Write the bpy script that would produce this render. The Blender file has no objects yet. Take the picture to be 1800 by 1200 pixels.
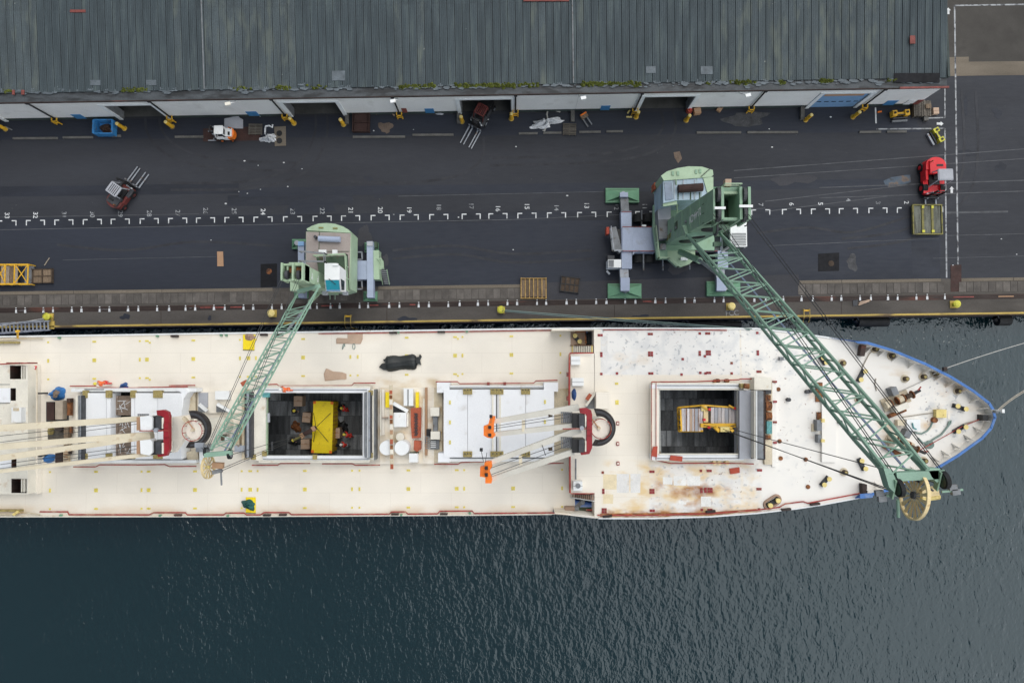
import bpy, math, random
from mathutils import Vector, Matrix
random.seed(7)
R = math.radians
S = bpy.context.scene
COL = S.collection

# ------------------------------------------------------------------ camera
H = 76.0          # drone height above the quay
F = 1200.0        # focal length in photo pixels (photo 1800 wide)
TILT = math.atan(55.0 / F)
cd = bpy.data.cameras.new('camera'); cam = bpy.data.objects.new('camera', cd); COL.objects.link(cam)
cam.location = (0, 0, H); cam.rotation_euler = (TILT, 0, 0)
cd.sensor_width = 36; cd.lens = 36 * F / 1800; cd.clip_start = 0.5; cd.clip_end = 6000
S.camera = cam

# ------------------------------------------------------------------ world, sun, exposure
SUN_EL, SUN_AZ = R(65), R(5)
w = bpy.data.worlds.new('World'); S.world = w; w.use_nodes = True
nt = w.node_tree; nt.nodes.clear()
out = nt.nodes.new('ShaderNodeOutputWorld'); bg = nt.nodes.new('ShaderNodeBackground')
sky = nt.nodes.new('ShaderNodeTexSky'); sky.sky_type = 'NISHITA'; sky.sun_disc = False
sky.sun_elevation = SUN_EL; sky.sun_rotation = SUN_AZ; sky.air_density = 1.0; sky.dust_density = 4.0; sky.ozone_density = 1.0
# a broken overcast: bright grey cloud over the clear sky, with a gap to the west
tc = nt.nodes.new('ShaderNodeTexCoord')
sep = nt.nodes.new('ShaderNodeSeparateXYZ'); nt.links.new(tc.outputs['Generated'], sep.inputs[0])
no = nt.nodes.new('ShaderNodeTexNoise'); no.inputs['Scale'].default_value = 2.2; no.inputs['Detail'].default_value = 6
nt.links.new(tc.outputs['Generated'], no.inputs['Vector'])
m1 = nt.nodes.new('ShaderNodeMath'); m1.operation = 'MULTIPLY_ADD'; m1.inputs[1].default_value = 0.30
nt.links.new(no.outputs['Fac'], m1.inputs[0]); nt.links.new(sep.outputs['X'], m1.inputs[2])
my = nt.nodes.new('ShaderNodeMath'); my.operation = 'MULTIPLY_ADD'; my.inputs[1].default_value = 0.25
nt.links.new(sep.outputs['Y'], my.inputs[0]); nt.links.new(m1.outputs[0], my.inputs[2])
mr = nt.nodes.new('ShaderNodeMapRange'); mr.interpolation_type = 'SMOOTHSTEP'
mr.inputs['From Min'].default_value = 0.10; mr.inputs['From Max'].default_value = 0.36
nt.links.new(my.outputs[0], mr.inputs['Value'])
hsv = nt.nodes.new('ShaderNodeMix'); hsv.data_type = 'RGBA'
nt.links.new(mr.outputs[0], hsv.inputs['Factor'])
CLOUD = 13.0
hsv.inputs[7].default_value = (0.97 * CLOUD, 1.0 * CLOUD, 1.04 * CLOUD, 1)
gap = nt.nodes.new('ShaderNodeMix'); gap.data_type = 'RGBA'; gap.inputs['Factor'].default_value = 0.75
nt.links.new(sky.outputs[0], gap.inputs[6]); gap.inputs[7].default_value = (1.7, 2.0, 2.3, 1)
nt.links.new(gap.outputs[2], hsv.inputs[6])
nt.links.new(hsv.outputs[2], bg.inputs['Color']); bg.inputs['Strength'].default_value = 0.10
nt.links.new(bg.outputs[0], out.inputs[0])
sd = bpy.data.lights.new('sun', 'SUN'); so = bpy.data.objects.new('sun', sd); COL.objects.link(so)
sd.energy = 0.65; sd.angle = R(28); sd.color = (1.0, 0.95, 0.88)
sdir = Vector((math.cos(SUN_EL) * math.sin(SUN_AZ), math.cos(SUN_EL) * math.cos(SUN_AZ), math.sin(SUN_EL)))
so.rotation_euler = sdir.to_track_quat('Z', 'Y').to_euler(); so.location = (0, 0, 120)
S.view_settings.view_transform = 'Standard'; S.view_settings.look = 'None'
S.view_settings.gamma = 1.0; S.view_settings.use_curve_mapping = False
S.view_settings.exposure = 0.38
try:
    S.cycles.max_bounces = 6; S.cycles.diffuse_bounces = 3; S.cycles.glossy_bounces = 3
except Exception: pass

# ------------------------------------------------------------------ survey: photo pixel at a known height -> place in the world
ca, sa = math.cos(TILT), math.sin(TILT)
def W(px, py, z=0.0):
    x = (px - 900.0) / F; y = -(py - 600.0) / F
    dy = y * ca + sa; dz = y * sa - ca
    t = (z - H) / dz
    return Vector((x * t, dy * t, z))
def ppm(z): return F / (H - z)        # photo pixels per metre at height z
def lerp(a, b, t): return a + (b - a) * t
def interp(pts, x):
    if x <= pts[0][0]: return pts[0][1]
    for (x0, y0), (x1, y1) in zip(pts, pts[1:]):
        if x <= x1: return y0 + (y1 - y0) * (x - x0) / (x1 - x0)
    return pts[-1][1]

# ------------------------------------------------------------------ materials
MATS = {}
def mat(name, col, rough=0.6, metal=0.0, var=0.12, scale=1.2, stretch=(1, 1, 1), dirt=None, dirt_amt=0.0, dirt_scale=0.5,
        dirt_w=0.12, grain=0.06, bump=0.0, world=False, spec=0.4, rand=0.0, speck=None, speck_t=0.7):
    m = bpy.data.materials.new(name); m.use_nodes = True; t = m.node_tree; N = t.nodes; L = t.links
    b = N['Principled BSDF']; b.inputs['Roughness'].default_value = rough; b.inputs['Metallic'].default_value = metal
    b.inputs['Specular IOR Level'].default_value = spec
    if world:
        g = N.new('ShaderNodeNewGeometry'); src = g.outputs['Position']
    else:
        g = N.new('ShaderNodeTexCoord'); oi = N.new('ShaderNodeObjectInfo')
        ad = N.new('ShaderNodeVectorMath'); ad.operation = 'MULTIPLY_ADD'
        L.new(oi.outputs['Random'], ad.inputs[0]); ad.inputs[1].default_value = (37, 53, 71); L.new(g.outputs['Object'], ad.inputs[2]); src = ad.outputs[0]
    mp = N.new('ShaderNodeMapping'); mp.inputs['Scale'].default_value = stretch; L.new(src, mp.inputs['Vector'])
    def noise(sc, det=4, vec=None):
        n = N.new('ShaderNodeTexNoise'); n.inputs['Scale'].default_value = sc; n.inputs['Detail'].default_value = det
        L.new(vec or mp.outputs[0], n.inputs['Vector']); return n.outputs['Fac']
    def mapr(v, a, c, lo=0.0, hi=1.0):
        q = N.new('ShaderNodeMapRange'); q.inputs[1].default_value = a; q.inputs[2].default_value = c; q.inputs[3].default_value = lo; q.inputs[4].default_value = hi
        L.new(v, q.inputs[0]); return q.outputs[0]
    def mix(f, a, c, mode='MIX'):
        q = N.new('ShaderNodeMix'); q.data_type = 'RGBA'; q.blend_type = mode
        if hasattr(f, 'is_linked'): L.new(f, q.inputs['Factor'])
        else: q.inputs['Factor'].default_value = f
        for i, v in ((6, a), (7, c)):
            if hasattr(v, 'is_linked'): L.new(v, q.inputs[i])
            else: q.inputs[i].default_value = (v[0], v[1], v[2], 1)
        return q.outputs[2]
    lo = [c * (1 - var) for c in col]; hi = [min(1, c * (1 + var)) for c in col]
    c = mix(mapr(noise(scale), 0.3, 0.7), lo, hi)
    if grain:
        gz = mapr(noise(14.0, 3, src), 0.25, 0.75, 1 - grain * 2.2, 1 + grain * 2.2)
        c = mix(1.0, c, gz, 'MULTIPLY') if False else _mul(N, L, c, gz)
    if dirt is not None:
        d = noise(dirt_scale, 7)
        c = mix(mapr(d, 0.62 - dirt_amt * 0.35, 0.62 - dirt_amt * 0.35 + dirt_w), c, dirt)
    if speck is not None:
        c = mix(mapr(noise(3.0, 2, src), speck_t, speck_t + 0.03), c, speck)
    if rand:
        oi2 = N.new('ShaderNodeObjectInfo'); c = _mul(N, L, c, mapr(oi2.outputs['Random'], 0, 1, 1 - rand, 1 + rand))
    L.new(c, b.inputs['Base Color'])
    rr = mapr(noise(2.3, 3), 0.2, 0.8, max(0.02, rough - 0.1), min(1, rough + 0.1)); L.new(rr, b.inputs['Roughness'])
    if bump:
        bp = N.new('ShaderNodeBump'); bp.inputs['Strength'].default_value = 0.5; bp.inputs['Distance'].default_value = bump
        L.new(noise(9.0, 5, src), bp.inputs['Height']); L.new(bp.outputs[0], b.inputs['Normal'])
    MATS[name] = m
    return m
def _mul(N, L, c, v):
    q = N.new('ShaderNodeVectorMath'); q.operation = 'SCALE'; L.new(c, q.inputs[0]); L.new(v, q.inputs['Scale']); return q.outputs[0]

RUST = (0.22, 0.085, 0.03)
mat('asphalt_old', (0.034, 0.036, 0.043), 0.75, var=0.24, scale=0.10, stretch=(0.35, 1.6, 1), dirt=(0.029, 0.030, 0.036), dirt_amt=0.22, dirt_scale=0.16, dirt_w=0.25, grain=0.08, world=True, spec=0.3, speck=(0.07, 0.07, 0.07), speck_t=0.74)
mat('asphalt_new', (0.0235, 0.0275, 0.039), 0.7, var=0.22, scale=0.09, stretch=(0.3, 1.8, 1), dirt=(0.036, 0.039, 0.047), dirt_amt=0.12, dirt_scale=0.15, dirt_w=0.25, grain=0.07, world=True, spec=0.35)
mat('asphalt_dark', (0.021, 0.024, 0.033), 0.7, var=0.3, scale=0.3, stretch=(0.4, 1.5, 1), grain=0.08, world=True, spec=0.35)
mat('asphalt_black', (0.006, 0.006, 0.008), 0.75, var=0.3, scale=0.8, grain=0.1, world=True, spec=0.3)
mat('asphalt_grey', (0.052, 0.052, 0.058), 0.85, var=0.15, scale=0.2, stretch=(0.4, 1.5, 1), grain=0.08, world=True, spec=0.3)
mat('asphalt_brown', (0.066, 0.061, 0.055), 0.9, var=0.14, scale=0.4, grain=0.12, world=True, spec=0.2, dirt=(0.06, 0.055, 0.05), dirt_amt=0.1)
mat('quay_concrete', (0.088, 0.078, 0.068), 0.85, var=0.2, scale=0.35, stretch=(0.4, 1.2, 1), dirt=(0.04, 0.036, 0.032), dirt_amt=0.25, dirt_scale=0.3, dirt_w=0.3, grain=0.1, world=True, spec=0.3)
mat('slab', (0.115, 0.102, 0.090), 0.85, var=0.25, scale=0.9, dirt=(0.075, 0.067, 0.06), dirt_amt=0.2, dirt_scale=1.0, dirt_w=0.3, grain=0.1, spec=0.3, rand=0.25)
mat('tan_concrete', (0.16, 0.135, 0.105), 0.9, var=0.2, scale=0.5, stretch=(0.3, 1, 1), grain=0.12, world=True, spec=0.2)
mat('kerb', (0.13, 0.125, 0.115), 0.9, var=0.2, scale=1.2, grain=0.12, spec=0.2)
mat('sand', (0.16, 0.12, 0.095), 0.95, var=0.2, scale=1.0, grain=0.14, spec=0.1)
mat('rail_rust', (0.035, 0.022, 0.018), 0.7, var=0.4, scale=0.6, stretch=(0.4, 2, 1), dirt=(0.12, 0.045, 0.03), dirt_amt=0.12, dirt_scale=0.4, grain=0.15, world=True)
mat('road_white', (0.62, 0.63, 0.63), 0.75, var=0.18, scale=1.5, grain=0.12, spec=0.2, dirt=(0.16, 0.16, 0.17), dirt_amt=0.12, dirt_scale=2.2, dirt_w=0.15)
mat('road_white_worn', (0.34, 0.35, 0.36), 0.75, var=0.2, scale=1.5, grain=0.12, spec=0.2, dirt=(0.07, 0.07, 0.075), dirt_amt=0.4, dirt_scale=2.0, dirt_w=0.15)
mat('seam', (0.085, 0.088, 0.095), 0.8, var=0.3, scale=0.8, grain=0.1, world=True)
mat('chalk', (0.26, 0.26, 0.26), 0.9, var=0.3, scale=2, grain=0.2)
mat('quay_yellow', (0.48, 0.34, 0.08), 0.65, var=0.2, scale=0.6, stretch=(0.5, 2, 1), dirt=(0.16, 0.11, 0.05), dirt_amt=0.2, dirt_scale=0.7, grain=0.1, world=True)
mat('yellow', (0.74, 0.42, 0.03), 0.5, var=0.1, scale=1.2, dirt=(0.3, 0.17, 0.04), dirt_amt=0.08, dirt_scale=2.5)
mat('yellow_bright', (0.87, 0.66, 0.012), 0.5, var=0.05, scale=0.8, dirt=(0.55, 0.36, 0.02), dirt_amt=-0.1, dirt_scale=1.2)
mat('yellow_pale', (0.72, 0.58, 0.22), 0.6, var=0.12, scale=1.5, dirt=(0.4, 0.27, 0.08), dirt_amt=0.05, dirt_scale=2)
mat('socket_yellow', (0.72, 0.60, 0.10), 0.6, var=0.15, scale=2)
mat('socket_red', (0.26, 0.030, 0.035), 0.6, var=0.25, scale=2, dirt=(0.2, 0.06, 0.02), dirt_amt=0.2, dirt_scale=3)
mat('roof', (0.048, 0.064, 0.071), 0.75, var=0.24, scale=0.8, stretch=(2.0, 0.2, 1), dirt=(0.100, 0.122, 0.108), dirt_amt=0.24, dirt_scale=0.8, dirt_w=0.4, grain=0.12, world=True, spec=0.35, rand=0.07, speck=(0.25, 0.27, 0.26), speck_t=0.79)
mat('roof_mossy', (0.066, 0.082, 0.088), 0.85, var=0.18, scale=0.6, stretch=(1.6, 0.35, 1), dirt=(0.125, 0.142, 0.120), dirt_amt=0.35, dirt_scale=0.9, dirt_w=0.30, grain=0.14, world=True, spec=0.25, rand=0.06, speck=(0.25, 0.27, 0.24), speck_t=0.75)
mat('flashing', (0.055, 0.062, 0.068), 0.6, var=0.35, scale=0.9, stretch=(0.6, 2, 1), dirt=(0.022, 0.024, 0.026), dirt_amt=0.35, dirt_scale=0.8, grain=0.15, world=True)
mat('lead_patch', (0.105, 0.125, 0.14), 0.6, var=0.3, scale=1.2, grain=0.12)
mat('moss', (0.10, 0.115, 0.025), 0.95, var=0.45, scale=2.5, grain=0.2, world=True, spec=0.1)
mat('wall_white', (0.83, 0.84, 0.82), 0.65, var=0.05, scale=0.35, dirt=(0.60, 0.60, 0.57), dirt_amt=0.12, dirt_scale=0.6, dirt_w=0.3, grain=0.04, world=True)
mat('plinth', (0.045, 0.062, 0.058), 0.7, var=0.25, scale=0.8, grain=0.1, world=True)
mat('frame_white', (0.78, 0.82, 0.83), 0.5, var=0.06, scale=1)
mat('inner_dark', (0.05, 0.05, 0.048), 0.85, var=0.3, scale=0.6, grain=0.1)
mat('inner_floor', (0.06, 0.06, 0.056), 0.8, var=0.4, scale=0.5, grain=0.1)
mat('black', (0.012, 0.012, 0.013), 0.5, var=0.3, scale=2)
mat('rubber', (0.011, 0.012, 0.013), 0.8, var=0.3, scale=2, grain=0.12, dirt=(0.04, 0.04, 0.04), dirt_amt=0.0, dirt_scale=3)
mat('dark_grey', (0.045, 0.047, 0.052), 0.6, var=0.25, scale=2)
mat('mid_grey', (0.18, 0.19, 0.20), 0.55, var=0.2, scale=1.5, dirt=(0.1, 0.08, 0.06), dirt_amt=0.1, dirt_scale=2)
mat('steel', (0.30, 0.32, 0.35), 0.5, metal=0.2, var=0.15, scale=1.5, dirt=(0.2, 0.12, 0.07), dirt_amt=0.05, dirt_scale=2)
mat('blue_sign', (0.06, 0.22, 0.45), 0.5, var=0.1)
mat('door_blue', (0.20, 0.36, 0.58), 0.5, var=0.08, scale=1, grain=0.04)
mat('skip_blue', (0.04, 0.215, 0.48), 0.5, var=0.2, scale=1.2, dirt=(0.12, 0.08, 0.05), dirt_amt=0.1, dirt_scale=2.5)
mat('junk_brown', (0.075, 0.045, 0.033), 0.9, var=0.5, scale=4, grain=0.25)
mat('rust', RUST, 0.85, var=0.4, scale=2.5, grain=0.2, dirt=(0.07, 0.03, 0.018), dirt_amt=0.3, dirt_scale=2)
mat('rust_plate', (0.045, 0.022, 0.018), 0.8, var=0.3, scale=0.8, grain=0.15, world=True)
mat('red_patch', (0.20, 0.055, 0.045), 0.7, var=0.25, scale=1.5, grain=0.12)
mat('red', (0.66, 0.022, 0.030), 0.4, var=0.08, scale=1.5, dirt=(0.25, 0.02, 0.02), dirt_amt=0.0, dirt_scale=1.5)
mat('red_dull', (0.24, 0.05, 0.04), 0.6, var=0.25, scale=2, dirt=(0.06, 0.03, 0.03), dirt_amt=0.15, dirt_scale=2.5)
mat('red_crane', (0.27, 0.012, 0.020), 0.45, var=0.2, scale=1.2, dirt=(0.13, 0.01, 0.012), dirt_amt=0.1, dirt_scale=1.2)
mat('red_pipe', (0.34, 0.055, 0.045), 0.7, var=0.3, scale=1.5, dirt=(0.45, 0.22, 0.15), dirt_amt=0.2, dirt_scale=1.2)
mat('orange', (0.85, 0.19, 0.015), 0.5, var=0.1, scale=1.5, dirt=(0.4, 0.12, 0.03), dirt_amt=0.0, dirt_scale=2)
mat('white', (0.78, 0.79, 0.78), 0.5, var=0.05, scale=1, grain=0.03, dirt=(0.6, 0.55, 0.48), dirt_amt=0.0, dirt_scale=1)
mat('offwhite', (0.74, 0.70, 0.60), 0.55, var=0.08, scale=0.8, grain=0.04, dirt=(0.55, 0.42, 0.28), dirt_amt=0.05, dirt_scale=1.1, dirt_w=0.2)
mat('boom_cream', (0.70, 0.62, 0.46), 0.5, var=0.08, scale=0.5, grain=0.04, dirt=(0.42, 0.25, 0.10), dirt_amt=0.02, dirt_scale=0.8, dirt_w=0.15)
mat('cream_dirty', (0.60, 0.52, 0.38), 0.7, var=0.15, scale=0.8, grain=0.08, dirt=(0.42, 0.25, 0.09), dirt_amt=0.2, dirt_scale=0.9, dirt_w=0.25)
mat('hatch_white', (0.80, 0.81, 0.82), 0.55, var=0.03, scale=0.4, grain=0.03, dirt=(0.6, 0.58, 0.55), dirt_amt=-0.05, dirt_scale=0.7, dirt_w=0.2)
mat('boom_pale', (0.66, 0.63, 0.55), 0.5, var=0.08, scale=0.5, grain=0.04, dirt=(0.48, 0.42, 0.32), dirt_amt=0.05, dirt_scale=0.8, dirt_w=0.3)
mat('hinge_olive', (0.34, 0.27, 0.10), 0.7, var=0.3, scale=4, grain=0.2, dirt=(0.16, 0.12, 0.05), dirt_amt=0.2, dirt_scale=4)
mat('hull_blue', (0.03, 0.11, 0.36), 0.45, var=0.1, scale=0.6)
mat('rail_blue', (0.055, 0.16, 0.42), 0.5, var=0.15, scale=0.6, dirt=(0.14, 0.22, 0.4), dirt_amt=0.1, dirt_scale=1)
mat('hold_floor', (0.040, 0.044, 0.048), 0.8, var=0.35, scale=0.6, stretch=(2.5, 0.3, 1), grain=0.15, dirt=(0.085, 0.09, 0.095), dirt_amt=0.05, dirt_scale=0.9, rand=0.45, spec=0.3)
mat('hold_wall', (0.07, 0.075, 0.08), 0.8, var=0.3, scale=0.6, grain=0.1)
mat('green', (0.225, 0.355, 0.245), 0.5, var=0.10, scale=0.7, grain=0.05, dirt=(0.16, 0.25, 0.14), dirt_amt=0.10, dirt_scale=0.7, dirt_w=0.3)
mat('green_light', (0.35, 0.465, 0.315), 0.5, var=0.08, scale=0.8, grain=0.05, dirt=(0.24, 0.30, 0.17), dirt_amt=0.05, dirt_scale=0.9, dirt_w=0.3)
mat('green_pad', (0.125, 0.28, 0.165), 0.5, var=0.12, scale=1, grain=0.05, dirt=(0.08, 0.22, 0.13), dirt_amt=0.1, dirt_scale=0.8, dirt_w=0.3)
mat('green_jib', (0.235, 0.37, 0.28), 0.5, var=0.15, scale=0.7, grain=0.04)
mat('green_dark', (0.05, 0.085, 0.05), 0.7, var=0.3, scale=1, grain=0.1, dirt=(0.07, 0.05, 0.03), dirt_amt=0.25, dirt_scale=1)
mat('chassis_blue', (0.33, 0.38, 0.49), 0.5, var=0.08, scale=0.7, grain=0.05, dirt=(0.25, 0.25, 0.25), dirt_amt=0.02, dirt_scale=0.8, dirt_w=0.2)
mat('house_blue', (0.36, 0.46, 0.54), 0.55, var=0.10, scale=0.7, stretch=(2.5, 0.4, 1), grain=0.06, dirt=(0.15, 0.21, 0.12), dirt_amt=0.18, dirt_scale=0.9, dirt_w=0.2)
mat('roof_taupe', (0.32, 0.275, 0.25), 0.75, var=0.12, scale=0.8, grain=0.08, dirt=(0.24, 0.19, 0.15), dirt_amt=0.12, dirt_scale=0.8, dirt_w=0.3)
mat('glass_teal', (0.02, 0.25, 0.33), 0.12, var=0.1, spec=0.6)
mat('glass_dark', (0.01, 0.02, 0.03), 0.1, var=0.2, spec=0.6)
mat('glass_grey', (0.10, 0.15, 0.22), 0.2, var=0.2, spec=0.6)
mat('drum_yellow', (0.76, 0.60, 0.32), 0.5, var=0.1, scale=1.5, grain=0.06, dirt=(0.4, 0.22, 0.06), dirt_amt=0.05, dirt_scale=1.5)
mat('cable', (0.03, 0.032, 0.034), 0.6, var=0.1)
mat('cable_blue', (0.20, 0.25, 0.35), 0.6, var=0.1)
mat('rope_green', (0.20, 0.27, 0.24), 0.8, var=0.1)
mat('rope_tan', (0.36, 0.32, 0.26), 0.9, var=0.1)
mat('rope_white', (0.42, 0.41, 0.38), 0.9, var=0.1)
mat('wood', (0.16, 0.115, 0.075), 0.85, var=0.3, scale=2, stretch=(4, 0.6, 1), grain=0.15, rand=0.25)
mat('wood_grey', (0.105, 0.092, 0.075), 0.85, var=0.3, scale=2, stretch=(0.6, 4, 1), grain=0.15, rand=0.25)
mat('wood_dark', (0.07, 0.048, 0.032), 0.85, var=0.3, scale=2, grain=0.15, rand=0.2)
mat('plank_pale', (0.38, 0.32, 0.25), 0.8, var=0.15, scale=2, grain=0.1, rand=0.2)
mat('cardboard', (0.40, 0.24, 0.14), 0.85, var=0.08, scale=1.2, grain=0.06, rand=0.1)
mat('cardboard_pale', (0.46, 0.33, 0.24), 0.85, var=0.08, scale=1.2, grain=0.05, rand=0.08)
mat('cardboard_red', (0.34, 0.23, 0.17), 0.85, var=0.1, scale=1.0, grain=0.06)
mat('foam_grey', (0.38, 0.39, 0.42), 0.8, var=0.06)
mat('net_white', (0.70, 0.71, 0.72), 0.9, var=0.2, scale=4, grain=0.1, bump=0.12)
mat('tarp_black', (0.022, 0.025, 0.025), 0.45, var=0.4, scale=1.6, stretch=(0.5, 3, 1), grain=0.1, bump=0.04)
mat('tarp_green', (0.012, 0.085, 0.075), 0.5, var=0.4, scale=2.0, grain=0.1, bump=0.04)
mat('tarp_blue', (0.03, 0.16, 0.42), 0.5, var=0.25, scale=2.0, grain=0.1, bump=0.03)
mat('tarp_blue_dark', (0.03, 0.085, 0.24), 0.55, var=0.2, scale=2.0, grain=0.1)
mat('oxide', (0.40, 0.10, 0.05), 0.8, var=0.2, scale=2, grain=0.12, dirt=(0.25, 0.06, 0.03), dirt_amt=0.15, dirt_scale=2)
mat('oxide_mat', (0.42, 0.075, 0.045), 0.85, var=0.1, scale=2, grain=0.08)
mat('crate_brown', (0.20, 0.15, 0.115), 0.8, var=0.3, scale=1.5, grain=0.15, dirt=(0.5, 0.45, 0.42), dirt_amt=0.08, dirt_scale=1.5)
mat('tan_frame', (0.44, 0.28, 0.09), 0.7, var=0.25, scale=2, dirt=(0.25, 0.13, 0.05), dirt_amt=0.2, dirt_scale=2.5)
mat('bundle', (0.60, 0.565, 0.56), 0.6, var=0.2, scale=2, stretch=(4, 0.4, 1), grain=0.1, rand=0.25, dirt=(0.3, 0.17, 0.1), dirt_amt=0.05, dirt_scale=2)
mat('ladder_grey', (0.25, 0.26, 0.27), 0.5, metal=0.3)
mat('yellow_acid', (0.55, 0.52, 0.05), 0.5, var=0.2, scale=2, dirt=(0.12, 0.11, 0.03), dirt_amt=0.15, dirt_scale=3)
mat('flatrack', (0.20, 0.18, 0.055), 0.7, var=0.2, scale=1.2, dirt=(0.1, 0.09, 0.05), dirt_amt=0.2, dirt_scale=1.5)
mat('flatrack_wood', (0.135, 0.14, 0.115), 0.85, var=0.3, scale=1.4, stretch=(2.5, 0.4, 1), grain=0.15, dirt=(0.07, 0.07, 0.055), dirt_amt=0.25, dirt_scale=1.0)
mat('coaming_inner', (0.36, 0.365, 0.34), 0.6, var=0.2, scale=0.8, dirt=(0.2, 0.15, 0.1), dirt_amt=0.15, dirt_scale=1.2)
mat('dark_red', (0.135, 0.030, 0.026), 0.6, var=0.35, scale=2, dirt=(0.05, 0.03, 0.028), dirt_amt=0.25, dirt_scale=2.5, dirt_w=0.2)
mat('tyre_mark', (0.028, 0.029, 0.035), 0.75, var=0.3, scale=0.5, grain=0.12, world=True, dirt=(0.036, 0.037, 0.042), dirt_amt=0.35, dirt_scale=0.7, dirt_w=0.2)
mat('rust_orange', (0.34, 0.15, 0.055), 0.85, var=0.4, scale=2.0, grain=0.2, dirt=(0.16, 0.06, 0.03), dirt_amt=0.25, dirt_scale=1.6, world=True)
mat('hose_black', (0.026, 0.021, 0.020), 0.7, var=0.35, scale=2, grain=0.12)
mat('skin', (0.50, 0.28, 0.19), 0.6, var=0.05)
mat('coat_red', (0.70, 0.04, 0.03), 0.8, var=0.1)
mat('coat_orange', (0.80, 0.16, 0.05), 0.8, var=0.1)
mat('coat_dark', (0.03, 0.03, 0.035), 0.8, var=0.1)
mat('coat_grey', (0.30, 0.31, 0.33), 0.8, var=0.1)
mat('helmet_yellow', (0.80, 0.66, 0.08), 0.35, var=0.02)
mat('helmet_white', (0.8, 0.8, 0.78), 0.35, var=0.02)
mat('teal_chipped', (0.10, 0.30, 0.30), 0.6, var=0.3, scale=3, grain=0.2)

# deck paint: cream with faint plate fields and streaks; fore deck carries rust in its own places
def deck_mat(name, col, rust_boxes=(), chip_boxes=(), white_boxes=(), specks=0.76):
    m = mat(name, col, 0.55, var=0.05, scale=0.25, grain=0.03, world=True, spec=0.3, dirt=[c * 0.90 for c in col], dirt_amt=0.05, dirt_scale=0.16, dirt_w=0.35)
    N = m.node_tree.nodes; L = m.node_tree.links; b = N['Principled BSDF']
    cur = b.inputs['Base Color'].links[0].from_socket
    g = N.new('ShaderNodeNewGeometry')
    br = N.new('ShaderNodeTexBrick'); br.inputs['Scale'].default_value = 1.0
    br.inputs['Brick Width'].default_value = 6.4; br.inputs['Row Height'].default_value = 2.1; br.inputs['Mortar Size'].default_value = 0.03
    br.inputs['Color1'].default_value = (1, 1, 1, 1); br.inputs['Color2'].default_value = (0.975, 0.975, 0.98, 1); br.inputs['Mortar'].default_value = (0.90, 0.89, 0.88, 1)
    L.new(g.outputs['Position'], br.inputs['Vector'])
    mx = N.new('ShaderNodeMix'); mx.data_type = 'RGBA'; mx.blend_type = 'MULTIPLY'; mx.inputs['Factor'].default_value = 0.8
    L.new(cur, mx.inputs[6]); L.new(br.outputs['Color'], mx.inputs[7]); cur = mx.outputs[2]
    sp = N.new('ShaderNodeSeparateXYZ'); L.new(g.outputs['Position'], sp.inputs[0])
    def noise(sc, det=6, stretch=(1, 1, 1), off=0):
        mp = N.new('ShaderNodeMapping'); mp.inputs['Scale'].default_value = stretch; mp.inputs['Location'].default_value = (off, off * 2, 0)
        L.new(g.outputs['Position'], mp.inputs[0])
        n = N.new('ShaderNodeTexNoise'); n.inputs['Scale'].default_value = sc; n.inputs['Detail'].default_value = det; L.new(mp.outputs[0], n.inputs['Vector']); return n.outputs['Fac']
    def mapr(v, a, c, lo=0.0, hi=1.0):
        q = N.new('ShaderNodeMapRange'); q.inputs[1].default_value = a; q.inputs[2].default_value = c; q.inputs[3].default_value = lo; q.inputs[4].default_value = hi
        L.new(v, q.inputs[0]); return q.outputs[0]
    def mul(a, c):
        q = N.new('ShaderNodeMath'); q.operation = 'MULTIPLY'; L.new(a, q.inputs[0])
        if hasattr(c, 'is_linked'): L.new(c, q.inputs[1])
        else: q.inputs[1].default_value = c
        return q.outputs[0]
    def over(f, colr):
        nonlocal cur
        q = N.new('ShaderNodeMix'); q.data_type = 'RGBA'; L.new(f, q.inputs['Factor']); L.new(cur, q.inputs[6]); q.inputs[7].default_value = (*colr, 1); cur = q.outputs[2]
    def box(x0, x1, y0, y1, soft):
        a = mul(mapr(sp.outputs['X'], x0, x0 + soft), mapr(sp.outputs['X'], x1, x1 - soft))
        return mul(a, mul(mapr(sp.outputs['Y'], y0, y0 + soft), mapr(sp.outputs['Y'], y1, y1 - soft)))
    for (x0, x1, y0, y1, soft, colr) in white_boxes: over(mul(box(x0, x1, y0, y1, soft), .85), colr)
    for (x0, x1, y0, y1, soft, strength, colr, sc, th) in rust_boxes:
        over(mul(mul(box(x0, x1, y0, y1, soft), mapr(noise(sc, 8, (0.6, 1, 1), x0), th, th + 0.22)), strength), colr)
    for (x0, x1, y0, y1, soft, g_) in chip_boxes:
        bm = box(x0, x1, y0, y1, soft)
        over(mul(mul(bm, mapr(noise(0.8, 8, (1, 1, 1), 9), 0.48, 0.66)), g_), (0.62, 0.62, 0.61))
        over(mul(mul(bm, mapr(noise(2.2, 6, (1, 1, 1), 19), 0.60, 0.66)), g_), (0.40, 0.41, 0.42))
        over(mul(mul(bm, mapr(noise(2.9, 3, (1, 1, 1), 3), specks - 0.07, specks - .02)), 0.8), (0.24, 0.14, 0.10))
    L.new(cur, b.inputs['Base Color'])
    return m

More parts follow.
